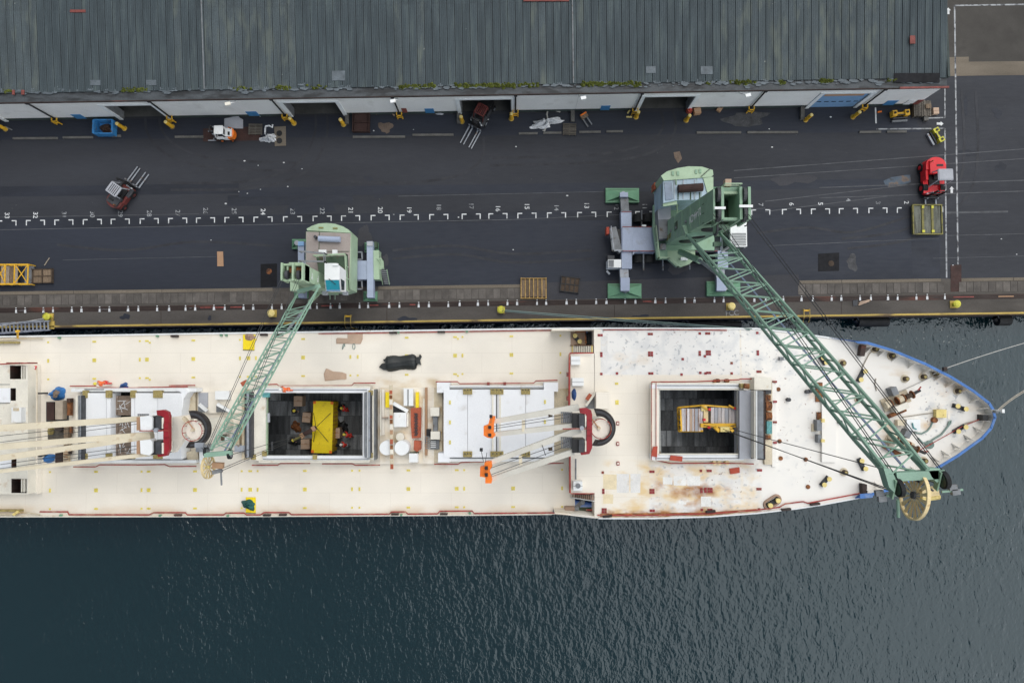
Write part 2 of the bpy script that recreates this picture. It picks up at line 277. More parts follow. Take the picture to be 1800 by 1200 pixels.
# ------------------------------------------------------------------ building helpers
ORG = {}
def _sub(o): return ORG.get(o.name, Vector((0, 0, 0)))
class MB:
    def __init__(s): s.v = []; s.f = []
    def poly3(s, pts):
        i = len(s.v); s.v += [Vector(p) for p in pts]; s.f.append(tuple(range(i, i + len(pts)))); return s
    def wprism(s, xy, zt, zb):
        n = len(xy); i = len(s.v)
        a = sum(xy[k][0] * xy[(k + 1) % n][1] - xy[(k + 1) % n][0] * xy[k][1] for k in range(n))
        if a < 0: xy = xy[::-1]
        s.v += [Vector((p[0], p[1], zb)) for p in xy] + [Vector((p[0], p[1], zt)) for p in xy]
        s.f.append(tuple(range(i + n, i + 2 * n))); s.f.append(tuple(range(i + n - 1, i - 1, -1)))
        for k in range(n):
            k2 = (k + 1) % n; s.f.append((i + k, i + k2, i + n + k2, i + n + k))
        return s
    def prism(s, px, zt, zb): return s.wprism([W(a, b, zt)[:2] for a, b in px], zt, zb)
    def rect(s, x0, y0, x1, y1, zt, zb): return s.prism([(x0, y0), (x1, y0), (x1, y1), (x0, y1)], zt, zb)
    def sheet(s, px, z): return s.poly3([W(a, b, z) for a, b in px][::-1])
    def box(s, c, sx, sy, z0, z1, rz=0.0):
        co, si = math.cos(rz), math.sin(rz)
        return s.wprism([(c[0] + x * co - y * si, c[1] + x * si + y * co) for x, y in ((-sx/2, -sy/2), (sx/2, -sy/2), (sx/2, sy/2), (-sx/2, sy/2))], z1, z0)
    def bar(s, p, q, w, h=None, up=(0, 0, 1)):
        p, q = Vector(p), Vector(q); h = h or w; d = (q - p).normalized(); up = Vector(up)
        if abs(d.dot(up)) > 0.99: up = Vector((0, 1, 0))
        x = d.cross(up).normalized(); y = x.cross(d); i = len(s.v)
        for c in (p, q): s.v += [c + x * a * w / 2 + y * b * h / 2 for a, b in ((-1, -1), (1, -1), (1, 1), (-1, 1))]
        s.f += [(i, i+1, i+2, i+3), (i+7, i+6, i+5, i+4)] + [(i + (k+1) % 4, i + k, i + 4 + k, i + 4 + (k+1) % 4) for k in range(4)]
        return s
    def tube(s, pts, r, n=6, r2=None):
        pts = [Vector(p) for p in pts]; i = len(s.v); m = len(pts)
        for k, p in enumerate(pts):
            d = (pts[min(k + 1, m - 1)] - pts[max(k - 1, 0)]).normalized(); up = Vector((0, 0, 1)) if abs(d.z) < 0.95 else Vector((0, 1, 0))
            x = d.cross(up).normalized(); y = x.cross(d); rr = r if r2 is None else lerp(r, r2, k / (m - 1))
            s.v += [p + (x * math.cos(2 * math.pi * j / n) + y * math.sin(2 * math.pi * j / n)) * rr for j in range(n)]
        for k in range(m - 1):
            for j in range(n):
                j2 = (j + 1) % n; s.f.append((i + k*n + j2, i + k*n + j, i + (k+1)*n + j, i + (k+1)*n + j2))
        s.f.append(tuple(i + j for j in range(n))); s.f.append(tuple(i + (m-1)*n + j for j in range(n - 1, -1, -1)))
        return s
    def cyl(s, c, r, z0, z1, n=16, r2=None): return s.tube([(c[0], c[1], z0), (c[0], c[1], z1)], r, n, r2)
    def build(s, name, m, parent=None, label=None, cat=None, group=None, kind=None, smooth=False):
        lo = Vector((min(p.x for p in s.v), min(p.y for p in s.v), min(p.z for p in s.v))); hi = Vector((max(p.x for p in s.v), max(p.y for p in s.v), lo.z))
        c = (lo + hi) / 2; me = bpy.data.meshes.new(name); me.from_pydata([p - c for p in s.v], [], s.f)
        me.materials.append(MATS[m] if isinstance(m, str) else m)
        if smooth:
            for p in me.polygons: p.use_smooth = True
        o = link(name, me, c, parent); tag(o, label, cat, group, kind); return o
def link(name, data, org, parent=None, rot=None):
    o = bpy.data.objects.new(name, data); COL.objects.link(o); ORG[o.name] = Vector(org)
    if parent is not None: o.parent = parent; o.location = Vector(org) - _sub(parent)
    else: o.location = org
    if rot: o.rotation_euler = rot
    return o
def tag(o, label=None, cat=None, group=None, kind=None):
    for k, v in (('label', label), ('category', cat), ('group', group), ('kind', kind)):
        if v: o[k] = v
    return o
def thing(name, label, cat, loc, group=None):
    o = link(name, None, Vector(loc)); o.empty_display_size = 0.3; return tag(o, label, cat, group)
def kids(o): return [c for c in KID.get(o.name, [])]
KID = {}
def dup(root, loc, rz=0.0, label=None, group=None, scale=1.0):
    """a copy of a thing with copies of its parts and sub-parts"""
    def cp(o, par):
        c = o.copy(); COL.objects.link(c); ORG[c.name] = _sub(o)
        if par is not None: c.parent = par
        for ch in o.children: cp(ch, c)
        return c
    r = cp(root, None); r.location = loc; r.rotation_euler = (0, 0, rz); r.scale = (scale,) * 3; ORG[r.name] = Vector(loc)
    if label: r['label'] = label
    if group: r['group'] = group
    return r
def same(o, org, parent=None, rot=None, label=None):
    """another object on the same mesh data"""
    c = o.copy(); COL.objects.link(c); ORG[c.name] = Vector(org)
    c.parent = parent if parent is not None else o.parent
    c.location = Vector(org) - (_sub(c.parent) if c.parent else Vector((0, 0, 0)))
    if rot is not None: c.rotation_euler = rot
    for k in ('label',):
        if k in c.keys(): del c[k]
    if label: c['label'] = label
    return c
def lump(name, m, c, sx, sy, h, parent=None, seed=1, rings=7, segs=20, rough=0.25, rz=0.0, **kw):
    """an irregular heap or draped sheet on a flat surface"""
    rnd = random.Random(seed); b = MB(); co, si = math.cos(rz), math.sin(rz)
    ph = [rnd.uniform(0, 6.28) for _ in range(6)]
    b.v.append(Vector((c[0], c[1], c[2] + h)))
    for k in range(1, rings + 1):
        t = k / rings
        for j in range(segs):
            a = 2 * math.pi * j / segs
            rr = t * (1 + rough * (0.5 * math.sin(2 * a + ph[0]) + 0.35 * math.sin(3 * a + ph[1]) + 0.3 * math.sin(5 * a + ph[2]) + 0.3 * rnd.uniform(-1, 1)))
            x, y = rr * sx / 2 * math.cos(a), rr * sy / 2 * math.sin(a)
            z = h * (1 - t ** 2) * (1 + rough * 1.4 * math.sin(4 * a + ph[3] + 5 * t) + rough * rnd.uniform(-1, 1)) if k < rings else 0
            b.v.append(Vector((c[0] + x * co - y * si, c[1] + x * si + y * co, c[2] + max(0.0, z))))
    for j in range(segs): b.f.append((0, 1 + j, 1 + (j + 1) % segs))
    for k in range(rings - 1):
        for j in range(segs):
            a0 = 1 + k * segs; j2 = (j + 1) % segs; b.f.append((a0 + j, a0 + segs + j, a0 + segs + j2, a0 + j2))
    return b.build(name, m, parent, smooth=True, **kw)
def text(body, m, px, py, z, size, rz, parent, name, zoff=0.0, sx=1.0, rot=None):
    cu = bpy.data.curves.new(name, 'FONT'); cu.body = body; cu.size = size; cu.align_x = 'CENTER'; cu.align_y = 'CENTER'
    cu.materials.append(MATS[m]); cu.extrude = 0.0015; cu.offset = 0.006
    o = link(name, cu, W(px, py, z) + Vector((0, 0, zoff)), parent, rot or (0, 0, rz)); o.scale = (sx, 1, 1); return o

# a person seen from above is still a whole figure: one skinned body, clothes and helmet on it
def person(label, px, py, z, heading, coat, helmet='helmet_yellow', lean=0.15, stride=0.25, group=None, trousers=None):
    loc = W(px, py, z); root = thing('person', label, 'person', loc, group); root.rotation_euler = (0, 0, heading)
    def skinned(name, pts, edges, rad, m, root_i=0):
        me = bpy.data.meshes.new(name); me.from_pydata(pts, edges, []); o = bpy.data.objects.new(name, me); COL.objects.link(o)
        md = o.modifiers.new('skin', 'SKIN'); sv = me.skin_vertices[0].data
        for i, r in enumerate(rad): sv[i].radius = (r, r)
        sv[root_i].use_root = True
        o.modifiers.new('sub', 'SUBSURF').levels = 1
        dg = bpy.context.evaluated_depsgraph_get(); nm = bpy.data.meshes.new_from_object(o.evaluated_get(dg))
        bpy.data.objects.remove(o); nm.materials.clear(); nm.materials.append(MATS[m])
        for p in nm.polygons: p.use_smooth = True
        q = link(name, nm, loc, root); return q
    l, s = lean, stride
    body = [(0, 0, .92), (0, l*.4, 1.15), (0, l*.8, 1.40), (0, l, 1.52), (0, l*1.3, 1.66), (0, l*1.4 + .02, 1.74),
            (.17, l*.8, 1.40), (.24, l + .05, 1.15), (.22, l + .27, 1.02), (.21, l + .36, .99), (-.17, l*.8, 1.40), (-.25, l*.4, 1.13), (-.25, l + .12, .92), (-.25, l + .2, .88),
            (.10, 0, .88), (.12, s*.5, .50), (.12, s*.6, .08), (.12, s*.6 + .14, .04), (-.10, 0, .88), (-.12, -s*.25, .48), (-.12, -s*.8, .08), (-.12, -s*.8 + .14, .04)]
    ed = [(0, 1), (1, 2), (2, 3), (3, 4), (4, 5), (2, 6), (6, 7), (7, 8), (8, 9), (2, 10), (10, 11), (11, 12), (12, 13), (0, 14), (14, 15), (15, 16), (16, 17), (0, 18), (18, 19), (19, 20), (20, 21)]
    rad = [.13, .13, .15, .06, .095, .09, .075, .05, .042, .045, .075, .05, .042, .045, .09, .065, .05, .045, .09, .065, .05, .045]
    skinned('body', body, ed, rad, 'skin')
    ti = [0, 1, 2, 6, 7, 8, 10, 11, 12]; re = {v: i for i, v in enumerate(ti)}
    skinned('jacket', [body[i] for i in ti], [(re[a], re[b_]) for a, b_ in ed if a in re and b_ in re], [rad[i] + .035 for i in ti], coat)
    tr = [0, 14, 15, 16, 18, 19, 20]; re = {v: i for i, v in enumerate(tr)}
    skinned('trousers', [body[i] for i in tr], [(re[a], re[b_]) for a, b_ in ed if a in re and b_ in re], [rad[i] + .025 for i in tr], trousers or coat)
    if helmet:
        b = MB(); hc = Vector((0, l * 1.35, 1.69))
        for k, (r_, z_) in enumerate(((.165, 0), (.15, .03), (.145, .08), (.11, .135), (.05, .16))):
            b.v += [loc + hc + Vector((r_ * math.cos(j * math.pi / 6), r_ * 1.12 * math.sin(j * math.pi / 6), z_)) for j in range(12)]
        for k in range(4):
            for j in range(12): b.f.append((k*12 + j, k*12 + (j+1) % 12, k*12 + 12 + (j+1) % 12, k*12 + 12 + j))
        b.f.append(tuple(range(48, 60))); b.build('helmet', helmet, root, smooth=True)
    return root

# ================================================================== SETTING: water, ground, quay
def yq(y0, x): return y0 - 0.0139 * x            # a line parallel to the quay, given by its photo y at x = 0
QE = 578.0                                        # quay edge
ZW = -3.0
wm = bpy.data.materials.new('sea_water'); wm.use_nodes = True
t = wm.node_tree; N = t.nodes; L = t.links; pb = N['Principled BSDF']
pb.inputs['Base Color'].default_value = (0.0055, 0.0195, 0.0235, 1); pb.inputs['Roughness'].default_value = 0.035
pb.inputs['IOR'].default_value = 1.42; pb.inputs['Specular IOR Level'].default_value = 0.95
pb.inputs['Specular Tint'].default_value = (0.90, 0.97, 1.0, 1)
g = N.new('ShaderNodeNewGeometry')
def wn(scale, stretch, rot, det=2, dist=0.0, kind='noise'):
    mp = N.new('ShaderNodeMapping'); mp.inputs['Scale'].default_value = stretch; mp.inputs['Rotation'].default_value = (0, 0, rot); L.new(g.outputs['Position'], mp.inputs[0])
    n = N.new('ShaderNodeTexNoise'); n.inputs['Scale'].default_value = scale; n.inputs['Detail'].default_value = det; n.inputs['Distortion'].default_value = dist
    L.new(mp.outputs[0], n.inputs['Vector']); return n.outputs['Fac']
def ma(op, a, b_, c=None):
    q = N.new('ShaderNodeMath'); q.operation = op
    for i, v in enumerate((a, b_, c)):
        if v is None: continue
        if hasattr(v, 'is_linked'): L.new(v, q.inputs[i])
        else: q.inputs[i].default_value = v
    return q.outputs[0]
spx = N.new('ShaderNodeSeparateXYZ'); L.new(g.outputs['Position'], spx.inputs[0])
big = wn(0.85, (1.15, 0.6, 1), R(8), 2, 0.6)
mid = wn(2.0, (1.25, 0.75, 1), R(-14), 2, 0.5)
fine = wn(3.6, (1.0, 0.9, 1), R(25), 2)
swell = N.new('ShaderNodeMapRange'); swell.inputs[1].default_value = 0.3; swell.inputs[2].default_value = 0.7; swell.inputs[3].default_value = 0.65; swell.inputs[4].default_value = 1.35
L.new(wn(0.055, (1, 1.4, 1), R(20), 3, 0.4), swell.inputs[0])
hgt = ma('ADD', ma('ADD', ma('MULTIPLY', big, 0.40), ma('MULTIPLY', mid, 0.22)), ma('MULTIPLY', fine, 0.055))
bp = N.new('ShaderNodeBump'); bp.inputs['Strength'].default_value = 1.0; bp.inputs['Distance'].default_value = 0.42
L.new(ma('MULTIPLY', hgt, swell.outputs[0]), bp.inputs['Height']); L.new(bp.outputs[0], pb.inputs['Normal'])
MATS['sea_water'] = wm
sea = MB(); qx, qy = (-1500, -36, 28, 1500), (-1500, -13.5, 1.5, 30)      # the sheet stops inside the hull, where the holds go below the waterline
for i in range(3):
    for j in range(3):
        if (i, j) != (1, 1): sea.poly3([(qx[i], qy[j], ZW), (qx[i+1], qy[j], ZW), (qx[i+1], qy[j+1], ZW), (qx[i], qy[j+1], ZW)])
sea.build('sea_water', 'sea_water', kind='structure')

e0, e1 = W(0, QE, 0), W(1800, yq(QE, 1800), 0)
qd = (e1 - e0).normalized(); qn = Vector((-qd.y, qd.x, 0))          # along the quay, and inland
def q_edge(x): return e0 + qd * ((x - e0.x) / qd.x)
gl, gr = q_edge(-1500), q_edge(1500)
ground = MB()
ground.v = [gl, gr, Vector((1500, 1500, 0)), Vector((-1500, 1500, 0)), Vector((gl.x, gl.y, -8)), Vector((gr.x, gr.y, -8))]
ground.f = [(0, 1, 2, 3), (4, 5, 1, 0)]
GROUND = ground.build('ground', 'asphalt_old', kind='structure')
Z1, Z2, Z3, Z4 = 0.004, 0.008, 0.012, 0.016
def patch(name, m, px, z=Z1, parent=None): return MB().sheet(px, z).build(name, m, parent or GROUND)
def blob(name, m, x0, y0, x1, y1, z, seed=1, parent=None):
    rb_ = random.Random(seed); n = 26; ph = [rb_.uniform(0, 6.3) for _ in range(4)]; pts = []
    for k in range(n):
        a = 2 * math.pi * k / n; r = 1 + .22 * math.sin(2 * a + ph[0]) + .16 * math.sin(3 * a + ph[1]) + .12 * math.sin(5 * a + ph[2]) + .1 * rb_.uniform(-1, 1)
        pts.append(((x0 + x1) / 2 + (x1 - x0) / 2 * r * math.cos(a), (y0 + y1) / 2 + (y1 - y0) / 2 * r * math.sin(a)))
    return patch(name, m, pts, z, parent)
def band(name, m, x0, x1, ya, yb, z=Z1): return patch(name, m, [(x0, yq(ya, x0)), (x1, yq(ya, x1)), (x1, yq(yb, x1)), (x0, yq(yb, x0))], z)
mat('chalk_stain', (0.065, 0.065, 0.068), 0.9, var=0.3, scale=1.5, grain=0.15, world=True, dirt=(0.16, 0.16, 0.165), dirt_amt=0.10, dirt_scale=1.4, dirt_w=0.3)
# asphalt laid at different times
band('asphalt_lane', 'asphalt_new', -90, 1653, 402, 516, Z1)
band('asphalt_strip', 'asphalt_dark', -90, 420, 328, 346, Z1)
band('asphalt_strip', 'asphalt_dark', 400, 620, 349, 368, Z1)
band('asphalt_strip', 'asphalt_new', 420, 1560, 336, 352, 0.006)
band('asphalt_lane', 'asphalt_dark', -90, 1640, 384, 402, Z1)
patch('asphalt_patch', 'asphalt_new', [(500, 377), (512, 355), (560, 351), (585, 356), (590, 372)], Z2)
patch('asphalt_patch', 'asphalt_dark', [(1602, 424), (1651, 423), (1652, 489), (1604, 490)], Z2)
patch('asphalt_patch', 'asphalt_grey', [(945, 497), (1404, 482), (1406, 512), (1406, 520), (945, 527)], 0.027)
patch('manhole_patch', 'asphalt_black', [(458, 464), (487, 463), (487, 504), (458, 505)], Z3)
patch('manhole_patch', 'asphalt_black', [(1438, 446), (1475, 444), (1475, 476), (1438, 477)], Z3)
for a, b_ in ((473, 477), (1461, 463)):
    c = W(a, b_, 0); MB().cyl(c, 0.32, 0.0, 0.022, 20).build('manhole_cover', 'rust' if a < 900 else 'wood_dark', GROUND)
patch('loading_bay', 'asphalt_new', [(-20, 214), (1600, 190), (1620, 232), (-20, 246)], Z1)
patch('brown_yard', 'asphalt_brown', [(1662, -60), (1900, -60), (1900, 108), (1662, 110)], Z1)
patch('concrete_strip', 'tan_concrete', [(1660, 109), (1900, 107), (1900, 131), (1660, 134)], Z2)
patch('concrete_strip', 'tan_concrete', [(1662, 101), (1703, 100), (1703, 109), (1662, 110)], Z3)
patch('steel_plate', 'rust_plate', [(1671, 466), (1690, 465), (1690, 512), (1671, 513)], 0.03)
patch('stained_plate', 'rust_plate', [(357, 226), (458, 222), (458, 247), (357, 249)], Z2)
blob('sand_stain', 'sand', 668, 213, 688, 235, Z3, 3)
blob('pale_stain', 'chalk_stain', 1268, 198, 1352, 221, Z3, 5)
blob('pale_stain', 'chalk_stain', 1488, 449, 1508, 474, Z3, 6)
blob('damp_patch', 'asphalt_grey', 1362, 304, 1428, 326, Z3, 7); blob('damp_patch', 'asphalt_grey', 630, 393, 652, 440, Z3, 8); blob('damp_patch', 'asphalt_grey', 668, 446, 682, 478, Z3, 9); blob('damp_patch', 'asphalt_grey', 1170, 452, 1224, 478, 0.014, 10)
patch('sand_stain', 'sand', [(1184, 268), (1195, 266), (1199, 279), (1192, 287), (1186, 278)], Z3)
for (x0, x1, y0, y1) in ((1692, 1702, 172, 200), (1690, 1720, 263, 275), (1750, 1768, 285, 302), (1745, 1760, 190, 208), (640, 655, 310, 318), (655, 676, 342, 348), (735, 745, 338, 343), (580, 588, 343, 352)):
    blob('oil_patch', 'asphalt_dark', x0, y0, x1, y1, Z3, int(x0))
# oil film with interference colours
om = mat('oil_film', (0.06, 0.065, 0.07), 0.35, var=0.3, scale=1, world=True)
nn = om.node_tree; n1 = nn.nodes.new('ShaderNodeNewGeometry'); n2 = nn.nodes.new('ShaderNodeTexNoise'); n2.inputs['Scale'].default_value = 0.7; n2.inputs['Detail'].default_value = 5
n3 = nn.nodes.new('ShaderNodeValToRGB'); nn.links.new(n1.outputs['Position'], n2.inputs['Vector']); nn.links.new(n2.outputs['Fac'], n3.inputs['Fac'])
for i, (p, c) in enumerate(((0.36, (0.028, 0.03, 0.036)), (0.44, (0.045, 0.075, 0.11)), (0.52, (0.075, 0.085, 0.10)), (0.57, (0.14, 0.09, 0.06)), (0.62, (0.06, 0.06, 0.065)), (0.70, (0.03, 0.03, 0.035)))):
    e = n3.color_ramp.elements[i] if i < 2 else n3.color_ramp.elements.new(p)
    e.position = p; e.color = (*c, 1)
nn.links.new(n3.outputs[0], nn.nodes['Principled BSDF'].inputs['Base Color'])
patch('oil_film', 'oil_film', [(1553, 318), (1566, 312), (1590, 308), (1600, 307), (1601, 320), (1580, 328), (1565, 330), (1556, 325)], Z3)
# thin seams in the asphalt and buried rail lines
def seam(a, b_, wd=0.07, m='seam', z=Z4):
    p, q = W(*a, z), W(*b_, z); n = Vector((-(q - p).y, (q - p).x, 0)).normalized() * wd / 2
    return MB().poly3([p - n, q - n, q + n, p + n]).build('ground_seam', m, GROUND)
for a, b_, wd in (((0, 404), (900, 386), .07), ((900, 386), (1345, 366), .06), ((1345, 372), (1560, 345), .09), ((1345, 354), (1600, 325), .09), ((1290, 300), (1800, 262), .10), ((1290, 313), (1800, 279), .09),
                  ((1440, 330), (1800, 317), .11), ((1440, 348), (1800, 336), .09), ((1350, 432), (1650, 419), .06), ((1665, 414), (1800, 411), .07), ((1663, 374), (1772, 372), .22), ((0, 382), (350, 376), .05),
                  ((110, 457), (380, 451), .05), ((700, 345), (1100, 336), .06), ((1640, 454), (1800, 450), .05)):
    seam(a, b_, wd)
# tyre marks curving across the yard
def tyre(pts, wd=.28):
    P_ = [W(a, b_, Z2) for a, b_ in pts]; Q = []
    for i in range(len(P_) - 1):
        p0, p1, p2, p3 = P_[max(0, i-1)], P_[i], P_[i+1], P_[min(len(P_)-1, i+2)]
        for k in range(6):
            t_ = k / 6; Q.append(.5 * ((2 * p1) + (p2 - p0) * t_ + (2 * p0 - 5 * p1 + 4 * p2 - p3) * t_**2 + (3 * p1 - p0 - 3 * p2 + p3) * t_**3))
    Q.append(P_[-1]); b = MB(); zz = 0.0095 + .0005 * (len(KID))
    for i, q in enumerate(Q):
        d = (Q[min(i+1, len(Q)-1)] - Q[max(i-1, 0)]).normalized(); n = Vector((-d.y, d.x, 0)) * wd / 2; b.v += [Vector(((q-n).x, (q-n).y, zz)), Vector(((q+n).x, (q+n).y, zz))]
    for i in range(len(Q) - 1): b.f.append((2*i, 2*i+2, 2*i+3, 2*i+1))
    KID[str(len(KID))] = 1
    return b.build('tyre_mark', 'tyre_mark', GROUND)
for pts in ([(255, 205), (262, 240), (300, 275), (380, 296), (520, 300)], [(280, 204), (286, 232), (320, 262), (390, 281), (520, 286)], [(555, 200), (552, 240), (520, 290), (440, 318), (300, 322)], [(575, 200), (573, 245), (540, 300), (450, 330), (300, 334)], [(1160, 192), (1165, 225), (1130, 255), (1040, 272), (860, 278)], [(1182, 192), (1186, 232), (1145, 268), (1050, 285), (860, 291)],
            [(1690, 160), (1695, 260), (1680, 330), (1600, 400), (1480, 420)], [(1715, 160), (1719, 268), (1700, 345), (1612, 416), (1490, 437)], [(850, 240), (846, 280), (800, 310), (700, 322), (600, 318)], [(690, 440), (800, 432), (900, 446), (1040, 440)], [(690, 455), (800, 447), (900, 461), (1040, 455)], [(1330, 410), (1420, 400), (1500, 408), (1600, 380)], [(100, 430), (220, 440), (340, 425), (480, 432)]): tyre(pts)
# painted lines
def line(a, b_, wd, m='road_white_worn'): o = seam(a, b_, wd, m, 0.02); o.name = 'painted_line'; return o
line((1661, 154), (1661, 207), .13); line((1661, 207), (1621, 208), .13); line((1540, 227), (1661, 226), .15)
line((1539, 189), (1540, 217), .16, 'road_white'); line((1661, 226), (1664, 488), .17); line((1678, 10), (1684, 465), .17); line((1678, 10), (1810, 8), .17)
for (x, y, rz) in ((1652, 217.5, 0), (1673, 334, R(90)), (1667, 20, R(90))):
    c = W(x, y, 0.02); co, si = math.cos(rz), math.sin(rz)
    MB().poly3([(c.x + a * co - b_ * si, c.y + a * si + b_ * co, 0.02) for a, b_ in ((-.35, -.12), (.1, -.14), (.1, -.28), (.42, 0), (.1, .26), (.1, .13), (-.35, .14))]).build('painted_arrow', 'road_white', GROUND)
# berth numbers and corner marks
NUM = {33: 12, 32: 62, 31: 112, 30: 162, 29: 211, 28: 262, 27: 312, 26: 361, 25: 411, 24: 462, 23: 514, 22: 566, 21: 616, 20: 668, 19: 719, 18: 771, 17: 828, 16: 875, 15: 926, 14: 978, 13: 1031, 12: 1083, 11: 1133, 10: 1184, 9: 1236, 8: 1287, 7: 1337, 6: 1391, 5: 1442, 4: 1491, 3: 1543, 2: 1593}
def numy(x): return 379.0 - 0.0145 * x
for n, x in NUM.items():
    dy = {26: -3, 25: -2, 24: 0, 4: -6, 18: -4, 17: -5, 13: -3, 15: -3}.get(n, 0)
    text(str(n), 'road_white' if n in (24, 21, 20, 19, 16, 15, 13, 6, 5, 2, 33, 32) else 'road_white_worn', x, numy(x) + dy, 0.02, 0.74, R(-90), GROUND, 'painted_number', sx=1.0)
def corner(x, side):
    y = numy(x) + 8.5; s = side; wd = 1.8
    m = MB(); m.sheet([(x, y), (x + 8.5 * s, y - .1 * s), (x + 8.5 * s, y + wd - .1 * s), (x, y + wd)][::s], 0.02)
    m.sheet([(x, y + wd), (x + wd * s, y + wd), (x + wd * s, y + 9.5), (x, y + 9.5)][::s], 0.02); return m.build('corner_mark', 'road_white', GROUND)
xs = sorted(NUM.values())
for i, x in enumerate(xs): corner(x + 33 - 0.0 if False else x - 16.5, 1); corner(x + 17, -1)
corner(1658, -1)
# kerb strips by the loading bay
for x0, x1, y in ((22, 101, 243), (110, 163, 241.5), (196, 212, 239), (307, 357, 240.5), (620, 712, 240.5), (725, 797, 237), (912, 945, 234.5), (955, 987, 233.5), (1018, 1056, 232), (1066, 1095, 231), (1225, 1303, 233), (1314, 1403, 232.5), (1511, 1549, 232), (1560, 1594, 231.5)):
    MB().prism([(x0, y - 1.7), (x1, y - 2.2), (x1, y + 1.6), (x0, y + 1.9)], 0.14, 0).build('kerb_stone', 'kerb', GROUND)
for x in (803, 606.5, 1003.5, 1408):
    y = {803: 192, 606.5: 193, 1003.5: 189, 1408: 185}[x]
    MB().prism([(x, y), (x + 6.5, y), (x + 6.5, y + 24), (x, y + 24)], 0.35, 0).build('concrete_kerb', 'kerb', GROUND)
# quay apron: concrete strip, paving slabs, crane rail, edge
apron = MB().sheet([(-120, yq(513, -120)), (1920, yq(513, 1920)), (1920, yq(573.5, 1920)), (-120, yq(573.5, -120))], 0.02).build('quay_apron', 'quay_concrete', kind='structure')
for x0, x1 in ((-100, 130), (130, 285), (285, 480), (665, 925), (1405, 1480), (1480, 1655), (1690, 1782), (1782, 1900)):
    MB().prism([(x0, yq(512.5, x0)), (x1 - 1, yq(512.5, x1)), (x1 - 1, yq(518.0, x1)), (x0, yq(518.0, x0))], 0.05, 0).build('edge_strip', 'tan_concrete', apron)
x = -60.0
rs = random.Random(3)
while x < 1860:
    wd = rs.choice((12.4, 12.8, 13.2, 13.0))
    if not (925 < x + wd / 2 < 1402) and not (1668 < x + wd < 1698):
        ya, yb = 519.2 + rs.uniform(-.3, .3), 536.5 + rs.uniform(-.4, .4)
        MB().prism([(x + .4, yq(ya, x)), (x + wd - .4, yq(ya, x)), (x + wd - .4, yq(yb, x)), (x + .4, yq(yb, x))], 0.045 + rs.uniform(0, .012), 0.015).build('paving_slab', 'slab', apron)
    x += wd
rail = MB()
for y in (543.2, 547.0): rail.bar(W(-110, yq(y, -110), .05), W(1910, yq(y, 1910), .05), 0.07, 0.06)
MB().sheet([(-120, yq(541, -120)), (1920, yq(541, 1920)), (1920, yq(550, 1920)), (-120, yq(550, -120))], 0.03).build('rail_channel', 'rail_rust', apron)
rail.build('crane_rail', 'rail_rust', apron)
for x0, x1 in ((352, 395), (565, 585), (650, 665), (720, 730), (1130, 1145), (1676, 1712), (1755, 1782), (405, 425)):
    MB().prism([(x0, yq(544.5, x0)), (x1, yq(544.5, x1)), (x1, yq(546.3, x1)), (x0, yq(546.3, x0))], 0.06, .03).build('red_rail_strip', 'red_dull' if x0 < 1750 else 'cardboard', apron)
TICK = [28, 44, 76, 93, 126, 143, 175, 192, 225, 243, 276, 297, 326, 343, 376, 395, 428, 445, 478, 495, 545, 557, 581, 597, 632, 647, 684, 702, 736, 754, 788, 808, 840, 858, 892, 909, 944, 960, 996, 1013, 1048, 1066, 1099, 1117, 1152, 1170, 1204, 1221, 1256, 1272, 1326, 1346, 1377, 1409, 1429, 1462, 1479, 1512, 1531, 1561, 1578, 1611, 1630, 1661]
for i, x in enumerate(TICK):
    y = yq(545.5, x) + (1.5 if x < 800 else 0); k = 1.9 + 0.5 * (i % 3) / 2
    MB().prism([(x - k * .65, y - 2.6), (x + k * .65, y - 2.6), (x + k * .85, y + 3.5), (x - k * .85, y + 3.5)], 0.085, 0.02).build('painted_block', 'road_white', apron)
    MB().prism([(x - 1, y - 6), (x + 1, y - 6), (x + 1, y - 4.4), (x - 1, y - 4.4)], 0.07, 0.02).build('painted_dot', 'road_white', apron)
for a, b_, y in ((176, 192, 0), (30, 44, 0), (332, 337, 0)):
    MB().prism([(a, yq(546, a)), (b_, yq(546, b_)), (b_, yq(547.2, b_)), (a, yq(547.2, a))], 0.07, 0.03).build('painted_dash', 'road_white_worn', apron)
# hollow-square slab markings
for x in (1630, 1580, 1520):
    for a, b_ in (((x, 513), (x, 516)), ((x, 513), (x + 50, 512.5))): pass
for x in (283, 680, 1080, 1479):
    sm = seam((x, yq(551, x)), (x, yq(573, x)), .07, 'rail_rust', 0.03); sm.name = 'apron_joint'
for (x0, x1, y0, y1) in ((212, 228, 551, 562), (365, 372, 555, 563), (700, 730, 556, 566), (1110, 1140, 553, 560), (40, 60, 520, 524)):
    blob('damp_patch', 'asphalt_dark', x0, y0, x1, y1, 0.026, int(x0), apron)
MB().prism([(-120, yq(573.2, -120)), (1920, yq(573.2, 1920)), (1920, yq(576.2, 1920)), (-120, yq(576.2, -120))], 0.16, -0.8).build('quay_edge_beam', 'quay_yellow', apron)
MB().prism([(-120, yq(576.2, -120)), (1920, yq(576.2, 1920)), (1920, yq(578.2, 1920)), (-120, yq(578.2, -120))], 0.10, -1.0).build('quay_edge_timber', 'wood_dark', apron)
# chalk lettering by a bollard
text('FCC', 'chalk', 1287, 550.5, 0.03, 0.8, R(4), apron, 'chalk_lettering')

